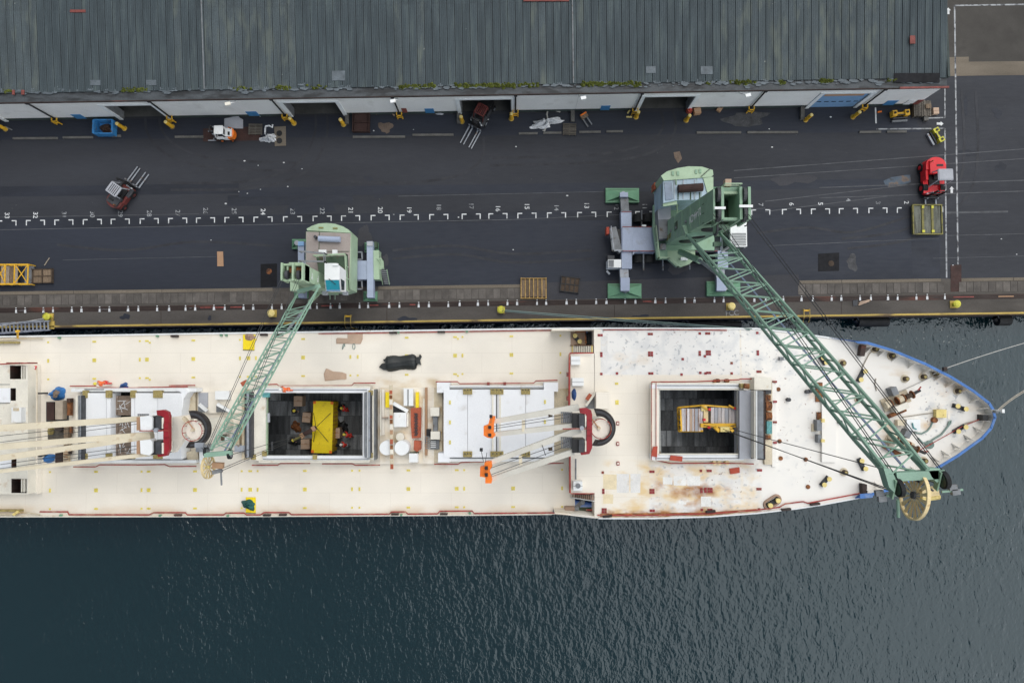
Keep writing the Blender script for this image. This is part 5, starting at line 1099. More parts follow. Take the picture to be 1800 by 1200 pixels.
# jib
f0, f1 = W(1208.5, 413.5, 13.0), W(1263, 407.5, 13.0)
t0, t1 = W(1564, 838, 40.3), W(1630, 828, 40.3)
J1, ax, acr, nrm, pt1 = jib_lattice(C1, f0, f1, t0, t1, .5, .6, 11, 'green_jib', .125, .052, 0)
MB().bar(f0 + Vector((-.1, .9, -.6)), f0, .5).build('foot_bracket', 'green', J1); MB().bar(f1 + Vector((0, .9, -.6)), f1, .5).build('foot_bracket', 'green', J1)
HD = MB().bar(W(1572, 837, 40.1), W(1656, 832, 40.1), .45, .5).build('jib_head', 'green_jib', C1)
MB().prism([(1553, 822), (1566, 824), (1575, 842), (1573, 866), (1563, 856)], 40.4, 39.8).build('head_plate', 'green_jib', HD)
MB().prism([(1630, 822), (1652, 823), (1655, 842), (1647, 848), (1638, 838)], 40.35, 39.8).build('head_plate', 'green_jib', HD)
sax = (W(1665, 843, 40) - W(1580, 858, 40)).normalized()
for x, y in ((1580, 857), (1659, 843)):
    c = W(x, y, 40.3); S_ = MB().tube([c - sax * .11, c + sax * .11], .47, 22).build('head_sheave', 'rubber', HD); 
    for sg in (-1, 1): MB().tube([c + sax * sg * .115, c + sax * sg * .13], .36, 20).build('sheave_disc', 'green_dark', S_)
    MB().bar(c - sax * .26 + Vector((0, .5, .1)), c - sax * .26 + Vector((0, -.5, -.3)), .08, .35).build('cheek_plate', 'green', HD)
RL = reel(W(1607, 870, 39.6), Vector((-1, .12, 0)), 1.30, HD, 'drum_yellow', 'dark_grey', 16)
MB().bar(W(1616, 866, 39.0), W(1645, 862, 38.9), .42, .5).build('reel_motor', 'drum_yellow', RL); MB().tube([W(1618, 876, 38.9), W(1650, 872, 38.8)], .17, 10).build('reel_gearbox', 'yellow_pale', RL)
MB().tube([W(1578, 878, 39.4), W(1579, 908, 39.0)], .09, 8).build('mast_rod', 'green_jib', HD)
MB().bar(W(1557, 871, 39.6), W(1592, 868, 39.6), .12).build('lamp_bar', 'green_jib', HD); MB().bar(W(1655, 864, 39.6), W(1692, 860, 39.6), .10).build('lamp_bar', 'green_jib', HD)
for x, y in ((1545, 866), (1550, 876), (1674, 856), (1679, 864)): c = W(x, y, 39.6); MB().box(c, .42, .30, 39.5, 39.72, .1).build('floodlight', 'mid_grey', HD)
MB().bar(W(1608, 842, 40.0), W(1640, 862, 39.6), .1).build('hose_guide', 'dark_grey', HD)
# luffing cylinder and ropes
LC = MB().tube([W(1196, 443, 4.2), W(1230, 458, 9.5)], .32, 12).build('luffing_cylinder', 'green', C1); lr = pt1(.30, 0, 1).lerp(pt1(.30, 1, 1), .15)
MB().tube([W(1230, 458, 9.5), lr], .17, 10).build('cylinder_rod', 'steel', LC)
RP = MB()
for dx, side in ((.05, 0), (.35, 0), (2.6, 1), (2.9, 1)):
    RP.tube([(tx0 + dx - .2, ty0 + .2, TZ + 1.0), (W(1580, 850, 40.6) if side == 0 else W(1661, 838, 40.6)) + Vector((.12 * (dx > .2 and side == 0) + .12 * (dx > 2.7), 0, 0))], .028, 5)
RP.build('luffing_ropes', 'cable', C1)
HK = W(1274, 754, 8.6)
RP = MB()
for a, b_ in ((W(1574, 866, 39.6), HK + Vector((-.3, .05, .5))), (W(1582, 866, 39.6), HK + Vector((-.1, -.12, .5))), (W(1652, 850, 39.6), HK + Vector((.3, .1, .5)))): RP.tube([a, b_], .032, 5)
RP.build('hoist_ropes', 'cable', C1)
HB = MB().box(HK + Vector((-.1, 0, 0)), .9, .45, HK.z - .35, HK.z + .45).build('hook_block', 'yellow_pale', C1)
for dx in (-.8, .55): MB().tube([HK + Vector((dx - .1, -.1, .05)), HK + Vector((dx + .1, .1, .05))], .34, 14).build('hook_sheave', 'yellow', HB)
MB().cyl(HK + Vector((-.1, 0, 0)), .12, HK.z - .9, HK.z - .35, 10).build('hook', 'dark_grey', HB)
# ------------------------------------------------------------------ the smaller crane
C2 = thing('harbour_crane', 'smaller pale green harbour crane with taupe roofed house and white teal windowed cab', 'crane', W(588, 476, 0), 'green mobile harbour cranes')
for x, y in ((527, 430), (531, 516), (654, 436), (652, 521)): pad(C2, x, y, 1.5, 1.1)
for x in (529, 650):
    B = MB().prism([(x - 5.5, 424), (x + 5, 424), (x + 6.5, 523), (x - 4.5, 523)], 2.2, 1.3).build('outrigger_beam', 'chassis_blue', C2)
    MB().rect(x - 5, 424.5, x + 5, 432, 2.35, 2.201).build('jack_cap', 'foam_grey' if x > 600 else 'door_blue', B); MB().rect(x - 4.5, 512, x + 6, 523, 2.3, 2.201).build('jack_cap', 'chassis_blue', B)
    MB().cyl(W(x, 430, 1), .25, .3, 1.3, 12).build('jack', 'steel', B); MB().cyl(W(x + 1, 518, 1), .25, .3, 1.3, 12).build('jack', 'steel', B)
MB().prism([(534, 458), (645, 458), (645, 491), (534, 491)], 2.1, 1.0).build('chassis', 'chassis_blue', C2)
for y0, y1 in ((443, 456), (493, 508)):
    fr = MB(); P_ = [W(627, y0, 1.6), W(636, y0, 1.6), W(637, y1, 1.6), W(627, y1, 1.6)]
    for k in range(4): fr.bar(P_[k], P_[(k + 1) % 4], .14)
    fr.build('side_frame', 'steel', C2)
for x in (548, 566, 584, 602, 620):
    for y in (462, 488): p = W(x, y, .6); MB().tube([p + Vector((0, -.4, 0)), p + Vector((0, .4, 0))], .56, 16).build('wheel', 'rubber', C2)
GA = MB().prism([(655, 440), (666, 440), (667, 491), (656, 491)], 1.9, .6).build('power_unit', 'green_light', C2)
MB().rect(655, 425, 662, 435, 1.4, .5).build('locker', 'green_dark', C2)
LD = MB().prism([(665, 457), (674, 457), (675, 473), (667, 473)], 1.75, 1.65).build('landing', 'green_light', C2)
la, lb = W(668, 474, 1.7), W(676, 500, .1)
for dx in (0, .75): MB().bar(la + Vector((dx, 0, 0)), lb + Vector((dx - .2, 0, 0)), .08, .12).build('stringer', 'green_light', LD)
for k in range(7): p = la.lerp(lb, (k + .5) / 7); MB().bar(p, p + Vector((.65, 0, 0)), .14, .05).build('step', 'mid_grey', LD)
r_ = MB(); railing(r_, [W(665, 457, 1.75), W(674, 457, 1.75), W(675, 473, 1.75)], 1, .035); r_.build('guard_rail', 'green_light', LD)
MB().cyl(W(588, 476, 2.2), 1.3, 2.1, 2.7, 24).build('slewing_ring', 'dark_grey', C2)
HS2 = MB().prism([(538, 407), (617.5, 409), (616, 508), (601, 512), (536.5, 506)], 5.7, 2.7).build('machinery_house', 'green_light', C2)
MB().prism([(538.5, 407.5), (616.5, 410), (613, 508), (601, 511), (537, 505.5)], 5.76, 5.701).build('house_roof', 'roof_taupe', HS2)
CW2 = MB().prism([(539, 402), (548, 397), (560, 393), (574, 392), (589, 393.5), (603, 398), (613, 404), (617, 408.5), (612, 409), (540, 405)], 5.8, 2.5).build('counterweight', 'green_light', C2)
for x, y in ((564, 400), (589, 401)): MB().rect(x - 4, y - 1, x + 4, y + 1.2, 5.9, 5.801).build('lifting_eye', 'flatrack', CW2)
MB().tube([W(560, 419.5, 6.1), W(598, 421, 6.1)], .30, 12).build('exhaust_silencer', 'chassis_blue', HS2); MB().cyl(W(555, 417, 6), .16, 5.77, 6.3, 10).build('exhaust_stack', 'dark_grey', HS2)
for x0, x1 in ((560, 573), (584, 592)): MB().rect(x0, 439, x1, 446, 6.2, 5.77).build('roof_vent', 'white', HS2)
MB().prism([(561, 408), (562, 408), (561, 440), (560, 440)], 5.80, 5.765).build('roof_seam', 'green_dark', HS2); MB().rect(563, 441.5, 614, 442.4, 5.80, 5.765).build('roof_seam', 'green_dark', HS2)
MB().wprism([(W(618, 455, 5).x + .0, W(0, 455, 5).y), (W(618, 455, 5).x + .05, W(0, 455, 5).y), (W(618, 455, 5).x + .05, W(0, 470, 5).y), (W(618, 455, 5).x, W(0, 470, 5).y)], 5.2, 3.2).build('stain_patch', 'yellow_pale', HS2)
# walkway deck round the cab
WK = MB().prism([(556, 452), (611, 449), (614, 512), (565, 513)], 6.4, 6.3).build('cab_deck', 'green_dark', C2)
r_ = MB(); railing(r_, [W(556, 452, 6.4), W(611, 449, 6.4), W(614, 512, 6.4)], 1.1, .045); r_.build('guard_rail', 'green_light', WK)
for x in (570, 606): MB().rect(x - 4, 511, x + 4, 518, 6.5, 5.9).build('deck_lamp', 'foam_grey', WK)
MB().prism([(618, 504), (626, 506), (622, 514), (606, 516), (606, 513), (615, 511)], 3.2, 2.9).build('lower_step', 'flatrack', C2)
for x in (580, 589): MB().bar(W(x, 512, 3.0), W(x, 526, 1.0), .08).build('ladder_stile', 'green_light', C2)
MB().prism([(510, 494), (524, 494), (525, 511), (510, 511)], 5.0, 2.6).build('winch_housing', 'green_light', C2)
# tower
ux0, ux1, uy0, uy1, UZ = -20.35, -18.7, 8.35, 9.75, 14.7
T2 = MB().wprism([(ux0, uy0), (ux0, uy1), (ux0 + .14, uy1), (ux0 + .14, uy0)], UZ, 2.7).build('tower', 'green_light', C2)
MB().wprism([(ux1 - .14, uy0), (ux1 - .14, uy1), (ux1, uy1), (ux1, uy0)], UZ, 2.7).build('tower_side', 'green_light', T2)
MB().wprism([(ux0 + .15, uy1 - .14), (ux1 - .15, uy1 - .14), (ux1 - .15, uy1), (ux0 + .15, uy1)], UZ, 2.7).build('tower_back', 'green_light', T2)
MB().wprism([(ux0 + .15, uy0), (ux1 - .15, uy0), (ux1 - .15, uy0 + .14), (ux0 + .15, uy0 + .14)], 13.6, 2.7).build('tower_front', 'green_light', T2)
MB().wprism([(ux0 + .16, uy0 + .16), (ux1 - .16, uy0 + .16), (ux1 - .16, uy1 - .16), (ux0 + .16, uy1 - .16)], 13.4, 13.2).build('tower_floor', 'green_dark', T2)
H2 = MB().wprism([(ux0 + .2, uy1 - .1), (ux1 - .2, uy1 - .1), (ux1 - .2, uy1 + .2), (ux0 + .2, uy1 + .2)], UZ + .05, UZ - .5).build('tower_head', 'green_light', C2)
for x in (ux0 - .38, ux0 + .62, ux1 - .16): MB().wprism([(x, uy0 - .1), (x + .16, uy0 - .1), (x + .16, uy1 + .1), (x, uy1 + .1)], UZ + .5, UZ - 1.4).build('head_fin', 'green_light', H2)
for y in (uy0 - .1, uy1 - .1): MB().wprism([(ux0 - .35, y), (ux1 - .17, y), (ux1 - .17, y + .18), (ux0 - .35, y + .18)], UZ + .1, UZ - .3).build('head_beam', 'green_light', H2)
MB().wprism([(ux0, uy1 - .7), (ux1 - .2, uy1 - .7), (ux1 - .2, uy1 - .12), (ux0, uy1 - .12)], UZ - .3, UZ - .5).build('head_plate', 'rust', H2)
for x in (ux0 + .1, ux1 - .5): MB().tube([(x - .12, uy0 + .45, UZ + .15), (x + .12, uy0 + .45, UZ + .15)], .42, 16).build('sheave', 'dark_grey', H2)
r_ = MB(); railing(r_, [(ux0 + .6, uy1 + .6, UZ - 2.4), (ux1 + 1.2, uy1 + .6, UZ - 2.8), (ux1 + 1.2, uy1 + 1.4, UZ - 2.8), (ux0 + .6, uy1 + 1.5, UZ - 2.4)], 1, .04); r_.build('guard_rail', 'mid_grey', H2)
for k, ch in enumerate('YF'):
    cu = bpy.data.curves.new('painted_lettering', 'FONT'); cu.body = ch; cu.size = .8; cu.align_x = 'CENTER'; cu.align_y = 'CENTER'; cu.extrude = .002; cu.offset = .02; cu.materials.append(MATS['white'])
    o = link('painted_lettering', cu, (ux1 + .012, (uy0 + uy1) / 2, 12.5 - k * 1.9), T2); o.rotation_euler = (Matrix.Rotation(R(90), 3, 'Z') @ Matrix.Rotation(R(90), 3, 'X') @ Matrix.Rotation(R(90), 3, 'Z')).to_euler()
# cab with sloping teal windscreen
cz = 10.6; a, b_, c_, d_ = W(570.5, 462.5, cz), W(597, 463, cz), W(597, 491, cz), W(570.5, 491, cz)
K = MB(); lo = 10.05; base = 8.0; front = W(571, 511.5, lo).y
K.v = [Vector((a.x, a.y, cz)), Vector((b_.x - .3, a.y, cz)), Vector((b_.x, b_.y - .3, cz)), Vector((c_.x, c_.y, cz)), Vector((d_.x, d_.y, cz)), Vector((c_.x, front, lo)), Vector((d_.x, front, lo)), Vector((a.x, a.y, base)), Vector((b_.x, a.y - .35, base)), Vector((c_.x, front + .15, base)), Vector((d_.x, front + .15, base))]
K.f = [(4, 3, 2, 1, 0), (6, 5, 3, 4), (10, 9, 5, 6), (0, 1, 2, 8, 7), (2, 3, 5, 9, 8), (0, 7, 10, 6, 4), (7, 8, 9, 10)]
K = K.build('cab', 'white', C2)
nf = Vector((0, (cz - lo), (c_.y - front))).normalized() * -1; nf = Vector((0, -(cz - lo), (c_.y - front))).normalized()
def wsq(u0, u1, v0, v1, off, name, m):
    p = lambda u, v: Vector((lerp(d_.x, c_.x, u), lerp(c_.y, front, v), lerp(cz, lo, v))) + nf * off
    return MB().poly3([p(u0, v1), p(u1, v1), p(u1, v0), p(u0, v0)]).build(name, m, K)
wsq(.05, .95, .05, .88, .02, 'windscreen', 'glass_teal'); wsq(.05, .95, .9, .99, .021, 'sun_visor', 'blue_sign')
for u in (.0, .955): wsq(u, u + .045, .03, .97, .025, 'window_frame', 'foam_grey')
q = MB(); X = c_.x + .012; q.poly3([(X, c_.y + .1, 8.7), (X, front + .25, 8.7), (X, front + .1, 9.9), (X, c_.y + .1, 10.2)][::-1]); q.build('side_window', 'glass_dark', K)
MB().bar(W(578, 490, cz + .05), W(590, 500, cz - .2), .06).build('wiper', 'black', K)
MB().rect(584, 463, 594, 466.5, cz + .25, cz).build('air_unit', 'white', K)
MB().bar(((a.x + b_.x) / 2, a.y - .8, 6.4), ((a.x + b_.x) / 2, a.y - .8, base), .5).build('cab_post', 'green_light', K); MB().bar((ux1, 8.9, 8.4), (a.x + .1, 8.9, 8.4), .35).build('cab_bracket', 'green_light', K)
# jib
f0, f1 = W(525, 512, 11.2), W(561, 503, 11.2); t0, t1 = W(371, 790, 25), W(405, 788, 25)
J2, ax, acr, nrm, pt2 = jib_lattice(C2, f0, f1, t0, t1, 0.32, .35, 12, 'green_jib', .075, .036, 0, trunk=.06)
HD2 = MB().bar(W(361, 799, 25), W(407, 795, 25), .34, .5).build('jib_head', 'green_jib', C2)
for x, y in ((362.5, 794), (404, 798)):
    c = W(x, y, 24.9); sx_ = Vector((1, .05, 0)).normalized(); S_ = MB().tube([c - sx_ * .1, c + sx_ * .1], .36, 18).build('head_sheave', 'rubber', HD2); MB().tube([c - sx_ * .12, c + sx_ * .12], .24, 14).build('sheave_disc', 'mid_grey', S_)
RL2 = reel(W(366, 820.5, 24.2), Vector((1, .05, .12)), .88, HD2, 'drum_yellow', 'yellow_pale', 12)
MB().bar(W(374, 817, 24.2), W(393, 818, 24.1), .42, .45).build('reel_motor', 'cardboard', RL2); MB().bar(W(374, 830, 24.0), W(390, 826, 24.0), .3).build('reel_gearbox', 'mid_grey', RL2)
MB().tube([W(388.5, 830, 24.2), W(389.5, 852, 24)], .07, 8).build('mast_rod', 'mid_grey', HD2)
for x, y in ((351, 782), (421, 787)): c = W(x, y, 24.9); MB().box(c, .62, .36, 24.8, 25.05).build('floodlight', 'steel', HD2); MB().bar(c, W(362 if x < 390 else 404, 796, 24.9), .06).build('lamp_arm', 'mid_grey', HD2)
LC = MB().tube([W(560, 515, 3.5), W(545, 530, 9)], .22, 10).build('luffing_cylinder', 'green_light', C2); MB().tube([W(545, 530, 9), pt2(.30, 0, 1).lerp(pt2(.30, 1, 1), .5)], .12, 8).build('cylinder_rod', 'steel', LC)
RP = MB()
for dx, q2 in ((-.35, W(362, 790, 25.2)), (-.15, W(365, 790, 25.2)), (1.1, W(402, 792, 25.2)), (1.3, W(405, 792, 25.2))): RP.tube([(ux0 + dx, uy0, UZ + .55), q2], .022, 5)
RP.build('luffing_ropes', 'cable', C2)
lb_ = W(430, 673, 17.5); LBX = MB().box(lb_, .5, .35, 17.3, 17.7, .5).build('rope_swivel', 'oxide', C2)
HK2 = W(537, 763, 2.0); RP = MB()
for a, b2 in ((W(390, 823, 24.3), HK2 + Vector((-.15, .05, .4))), (W(392, 826, 24.3), HK2 + Vector((-.05, -.1, .4))), (W(402, 800, 24.6), HK2 + Vector((.05, .1, .4)))): RP.tube([a, b2], .025, 5)
RP.build('hoist_ropes', 'cable', C2)
ha, hb = HK2 + Vector((-.45, -.25, .35)), HK2 + Vector((1.1, .75, -.1))
HB2 = MB().bar(ha, hb, .42, .4).build('hook_block', 'rust_plate', C2)
for t__ in (.12, .85): MB().bar(ha.lerp(hb, t__ - .1) + Vector((0, 0, .05)), ha.lerp(hb, t__ + .1) + Vector((0, 0, .05)), .52, .5).build('block_cheek', 'cardboard', HB2)
MB().tube([ha + Vector((-.7, -.35, .1)), ha], .12, 8).build('swivel', 'flatrack', HB2)
SL = MB(); top = hb
for px, py in ((581, 726), (577, 776), (551, 726), (551, 776)): SL.tube([top, W(px, py, 0.78)], .03, 5)
SL.build('sling_wire', 'cable', C2)

# ================================================================== SHIP
ZD, ZC, ZF, ZG, ZB = 3.5, 5.0, 6.0, 7.2, 7.2
bx = lambda x0, y0, x1, y1, z: (W(x0, y0, z).x, W(x1, y0, z).x, W(x0, y1, z).y, W(x0, y0, z).y)
rm_ = [(*bx(-60, 884, 1003, 915, ZD), .7, .55, (0.66, 0.52, 0.36), .5, .40), (*bx(-60, 570, 1003, 606, ZD), .7, .35, (0.66, 0.55, 0.42), .5, .46), (*bx(-60, 660, 1003, 690, ZD), .6, .45, (0.60, 0.53, 0.44), .7, .46), (*bx(-60, 806, 1003, 832, ZD), .6, .45, (0.60, 0.53, 0.44), .7, .46), (*bx(640, 660, 790, 825, ZD), .5, .8, (0.58, 0.44, 0.26), .6, .42), (*bx(-60, 580, 1003, 910, ZD), .5, .35, (0.62, 0.58, 0.52), .35, .56)]
deck_mat('deck_cream', (0.815, 0.755, 0.65), rm_)
bx = lambda x0, y0, x1, y1, z: (W(x0, y0, z).x, W(x1, y0, z).x, W(x0, y1, z).y, W(x0, y0, z).y)
rb = [(*bx(1055, 805, 1340, 925, ZF), .9, .9, (0.72, 0.53, 0.27), .8, .43), (*bx(1140, 838, 1290, 925, ZF), .8, .95, (0.46, 0.22, 0.07), .85, .47), (*bx(1050, 893, 1440, 930, ZF), .5, .95, (0.32, 0.11, 0.035), 1.6, .42),
      (*bx(1195, 850, 1262, 875, ZF), .5, 1.0, (0.33, 0.13, 0.035), .9, .36), (*bx(1070, 610, 1150, 670, ZF), .8, .6, (0.64, 0.50, 0.34), .7, .5), (*bx(1415, 660, 1450, 800, ZF), .5, .7, (0.45, 0.25, 0.12), .7, .52),
      (*bx(1500, 640, 1720, 800, ZF), 1.0, .75, (0.58, 0.38, 0.18), .55, .53)]
cb = [(*bx(1054, 575, 1440, 662, ZF), .3, .75), (*bx(1135, 812, 1340, 925, ZF), .4, .55), (*bx(1350, 640, 1440, 860, ZF), 1.0, .25), (*bx(1610, 655, 1705, 780, ZF), .8, .85)]
wb = [(*bx(1055, 560, 1300, 659, ZF), .05, (0.78, 0.765, 0.735)), (*bx(1302, 560, 1800, 930, ZF), .05, (0.81, 0.785, 0.735)), (*bx(1140, 815, 1302, 930, ZF), .1, (0.78, 0.755, 0.71))]
deck_mat('deck_fore', (0.815, 0.755, 0.65), rb, cb, wb)
SHIP = thing('cargo_ship', 'long cream decked cargo ship with open holds and blue rimmed bow, moored along the quay', 'ship', (0, -6, ZW))
topD = [(-140, 594.5), (0, 592), (420, 585.5), (1003, 577)]; botD = [(-140, 908), (420, 907.5), (840, 905), (970, 903.5), (1003, 905)]
TOP = [W(a, b_, ZD) for a, b_ in topD]; BOT = [W(a, b_, ZD) for a, b_ in botD]
capT = [(1003, 577), (1050, 576.5), (1330, 577), (1400, 585), (1450, 592), (1503, 600.5), (1525, 600.5), (1570, 614), (1628, 638), (1673, 661), (1713, 686), (1740, 707), (1748, 720), (1751, 734)]
capB = [(1003, 903), (1052, 911), (1150, 911), (1250, 908), (1330, 902), (1400, 894), (1445, 887), (1500, 876), (1520, 874), (1563, 862), (1610, 842), (1650, 823), (1685, 802), (1728, 771), (1744, 753), (1751, 734)]
TF = [W(a, b_, ZF if a < 1504 else ZB) for a, b_ in capT]; BF = [W(a, b_, ZF if a < 1510 else ZB) for a, b_ in capB]
def yat(P, x):
    return interp([(p.x, p.y) for p in P], x)
# hull: sides down to below the water, flared inwards at the bow
def hull_strip(P, zt, name, sgn):
    b = MB(); n = len(P)
    for i, p in enumerate(P):
        fl = max(0, (p.x - W(1330, 0, 0).x) / 26.0); c = Vector((W(1330, 0, 0).x, -6.2, 0))
        for z_, k in ((zt(p), 0), (1.5, .12), (ZW - 3, .32)): q = p.lerp(Vector((c.x + (p.x - c.x) * .85, c.y, 0)), min(.9, k * fl)) if fl > 0 else p; b.v.append(Vector((q.x, q.y, z_)))
    for i in range(n - 1):
        for k in range(2): f = (3*i + k, 3*i + k + 1, 3*i + 4 + k, 3*i + 3 + k); b.f.append(f if sgn > 0 else f[::-1])
    return b.build(name, 'hull_blue', SHIP)
hull_strip(TOP, lambda p: ZD + .0, 'hull_side', 1); hull_strip(BOT, lambda p: ZD + .0, 'hull_side', -1)
hull_strip(TF, lambda p: (ZF if p.x < W(1504, 745, ZB).x else ZB), 'bow_side', 1); hull_strip(BF, lambda p: (ZF if p.x < W(1510, 745, ZB).x else ZB), 'bow_side', -1)
# openings of the two working holds, in the world
h2 = (W(468, 745, ZC).x, W(637, 745, ZC).x, W(468, 800, ZC).y, W(468, 691, ZC).y)
h1 = (W(1161, 745, ZG).x, W(1296, 745, ZG).x, W(1161, 796.5, ZG).y, W(1161, 685.5, ZG).y)
hg = (W(194, 745, 4.2).x, W(231, 745, 4.2).x, W(194, 806, 4.2).y, W(194, 690, 4.2).y)
def grow(h, k=.6): return (h[0] - k, h[1] + k, h[2] - k, h[3] + k)
def deck(name, m, P, Q, x0, x1, z, holes, step=4.0):
    xs = sorted(set([x0, x1] + [p.x for p in P + Q if x0 < p.x < x1] + [h for H_ in holes for h in H_[:2]])); ex = []
    for a, b_ in zip(xs, xs[1:]): k = max(1, int((b_ - a) / step)); ex += [lerp(a, b_, i / k) for i in range(k)]
    xs = ex + [xs[-1]]; hy = sorted(set(h for H_ in holes for h in H_[2:])); b = MB(); rows = len(hy) + 2
    for x in xs:
        yb, yt = yat(Q, x), yat(P, x); prev = yb; ys = [yb] + [min(max(h, yb), yt) for h in hy] + [yt]
        b.v += [Vector((x, y, z)) for y in ys]
    for i in range(len(xs) - 1):
        for j in range(rows - 1):
            cx = (xs[i] + xs[i+1]) / 2; y0 = (b.v[i*rows + j].y + b.v[i*rows + j + 1].y) / 2
            if any(H_[0] < cx < H_[1] and H_[2] < y0 < H_[3] for H_ in holes): continue
            a = i * rows + j; b.f.append((a, a + rows, a + rows + 1, a + 1))
    return b.build(name, m, SHIP)
XB = W(1002, 745, ZF).x
DK = deck('main_deck', 'deck_cream', TOP, BOT, W(-130, 745, ZD).x, W(1010, 745, ZD).x, ZD, [grow(h2), hg])
DF = deck('fore_deck', 'deck_fore', [W(a, b_ + (0 if a < 1504 else 3), ZF) for a, b_ in capT[:-1]] + [W(1741, 734, ZF)], [W(a, b_ - (0 if a < 1510 else 3), ZF) for a, b_ in capB[:-1]] + [W(1741, 735, ZF)], W(1045, 745, ZF).x, W(1741, 734, ZF).x, ZF, [grow(h1)])
# fore deck edge with the two stair wells cut back: upper strip between x=1003 and 1045
MB().prism([(1003, 621), (1045.2, 621), (1045.2, 866), (1003, 866)], ZF, ZF - .12).build('fore_deck_step', 'deck_fore', SHIP)
MB().prism([(1045, 577.5), (1046.5, 577.5), (1046.5, 910), (1045, 910)], ZF - .01, ZD).build('break_bulkhead', 'deck_cream', SHIP)
MB().prism([(1003, 621), (1005, 621), (1005, 866), (1003, 866)], ZF - .125, ZD).build('break_bulkhead', 'deck_cream', SHIP)
for y in (621, 864): MB().prism([(1003, y), (1045, y), (1045, y + 2), (1003, y + 2)], ZF - .125, ZD).build('break_bulkhead', 'deck_cream', SHIP)
# bulwarks: cap rail, inner plate, stays
def bulwark(P, name, sgn):
    for seg in range(len(P) - 1):
        p, q = P[seg], P[seg + 1]; d = (q - p).normalized(); n = Vector((-d.y, d.x, 0)) * sgn
        MB().wprism([(p + n * -.02)[:2], (q + n * -.02)[:2], (q + n * .24)[:2], (p + n * .24)[:2]], ZB + .03, ZB - .04).build('cap_rail', 'rail_blue', SHIP)
        MB().wprism([(p + n * .10)[:2], (q + n * .10)[:2], (q + n * .18)[:2], (p + n * .18)[:2]], ZB - .041, ZF - .05).build('bulwark_plate', 'deck_fore', SHIP)
        L_ = (q - p).length; k = max(1, round(L_ / 1.55))
        for i in range(k):
            a = p.lerp(q, (i + .5) / k) + n * .36; b = MB()
            for o in (-.03, .03): b.v += [a + d * o + Vector((0, 0, -.06)), a + d * o + Vector((0, 0, ZF - ZB)), a + n * .6 + d * o + Vector((0, 0, ZF - ZB))]
            b.f = [(0, 1, 2), (5, 4, 3), (0, 2, 5, 3), (0, 3, 4, 1)]; b.build('bulwark_stay', 'deck_fore', SHIP)
iT = [p for p, c in zip(TF, capT) if c[0] >= 1503]; iB = [p for p, c in zip(BF, capB) if c[0] >= 1510]
bulwark(iT, 'port', -1); bulwark(iB, 'starboard', 1)
MB().prism([(1503, 600), (1525, 599.5), (1525, 605), (1508, 603)], ZB + .1, ZB - .06).build('bulwark_end', 'rail_blue', SHIP); MB().prism([(1512, 868), (1536, 866), (1534, 874), (1512, 876)], ZB + .08, ZB - .06).build('bulwark_end', 'rail_blue', SHIP)
for pts in (((1515, 605.5), (1523, 607), (1520, 626), (1512, 625)), ((1516, 850), (1524, 851), (1525, 869), (1517, 870))): MB().prism(pts, ZF + .75, ZF + .1).build('fairlead_box', 'rail_rust', SHIP)
# low edge plates (sheer strake) along both sides
def pipe(pts, z, r, m, name='red_pipe', parent=SHIP): return MB().tube([W(a, b_, z) for a, b_ in pts], r, 6).build(name, m, parent)
pipe([(-120, 594), (0, 592), (420, 585.5), (1003, 577)], ZD + .08, .10, 'white', 'edge_coaming'); pipe([(-120, 907.5), (420, 907), (840, 904.5), (970, 903)], ZD + .08, .09, 'offwhite', 'edge_coaming')
pipe([(1003, 577.3), (1050, 577), (1330, 577.5), (1400, 585.5), (1450, 592.5), (1503, 601)], ZF + .06, .09, 'white', 'edge_coaming'); pipe([(1052, 910.5), (1150, 910.5), (1250, 907.5), (1330, 901.5), (1400, 893.5), (1445, 886.5), (1512, 874)], ZF + .06, .09, 'white', 'edge_coaming')
for pts in ([(560, 586.5), (700, 584.5), (870, 582), (975, 580.5)], [(1060, 579.5), (1170, 579), (1278, 580.5)]): pipe(pts, (ZD if pts[0][0] < 1000 else ZF) + .12, .05, 'red_pipe')
for pts in ([(70, 899), (119, 899), (121, 904), (262, 904.3), (270, 900.5), (326, 900.5), (329, 904.3), (393, 904.3), (397, 901), (429, 901), (433, 904.3), (458, 904.3), (464, 900.3), (508, 900.3), (512, 904)], [(512, 904), (684, 903.2), (688, 899.3), (713, 899), (717, 903), (769, 902.5), (773, 898), (830, 897.5), (834, 902), (1003, 900.5)]): pipe(pts, ZD + .2, .075, 'red_pipe')
pipe([(1050, 905), (1150, 905), (1250, 902), (1330, 896), (1370, 891), (1380, 885), (1412, 881), (1420, 884), (1515, 866)], ZF + .15, .07, 'red_pipe')
MB().prism([(1055, 902.5), (1250, 900), (1330, 894), (1330, 897.5), (1250, 905), (1055, 907.5)], ZF + .09, ZF + .004).build('rusty_waterway', 'rust_orange', SHIP)
for pts in ([(123, 678.5), (169, 678)], [(170, 681), (240, 681.5), (243, 681), (330, 679.5)], [(297, 677.5), (343, 677)], [(464, 676), (487, 675), (490, 678), (618, 677.5), (622, 673.2), (660, 673)], [(766, 671), (804, 670.5), (808, 674.2), (938, 673.2), (942, 669.2), (980, 668)],
            [(129, 820.2), (168, 820), (175, 816.5), (240, 816.5)], [(240, 816.8), (290, 816), (298, 819.5), (345, 819)], [(443, 817.2), (488, 817), (493, 814.2), (545, 814)], [(566, 814.8), (619, 814.5), (625, 817.2), (668, 816.8)], [(763, 815.5), (805, 815.3), (810, 812.5), (850, 811)], [(957, 814.2), (991, 813.6)]): pipe(pts, ZD + .5, .06, 'red_pipe')
pipe([(1145, 671), (1170, 671), (1225, 670.5), (1300, 667), (1300, 666), (1328, 665.5)], ZF + .5, .06, 'red_pipe'); pipe([(1150, 808), (1180, 814), (1250, 813.5), (1300, 814), (1325, 815)], ZF + .5, .06, 'red_pipe')
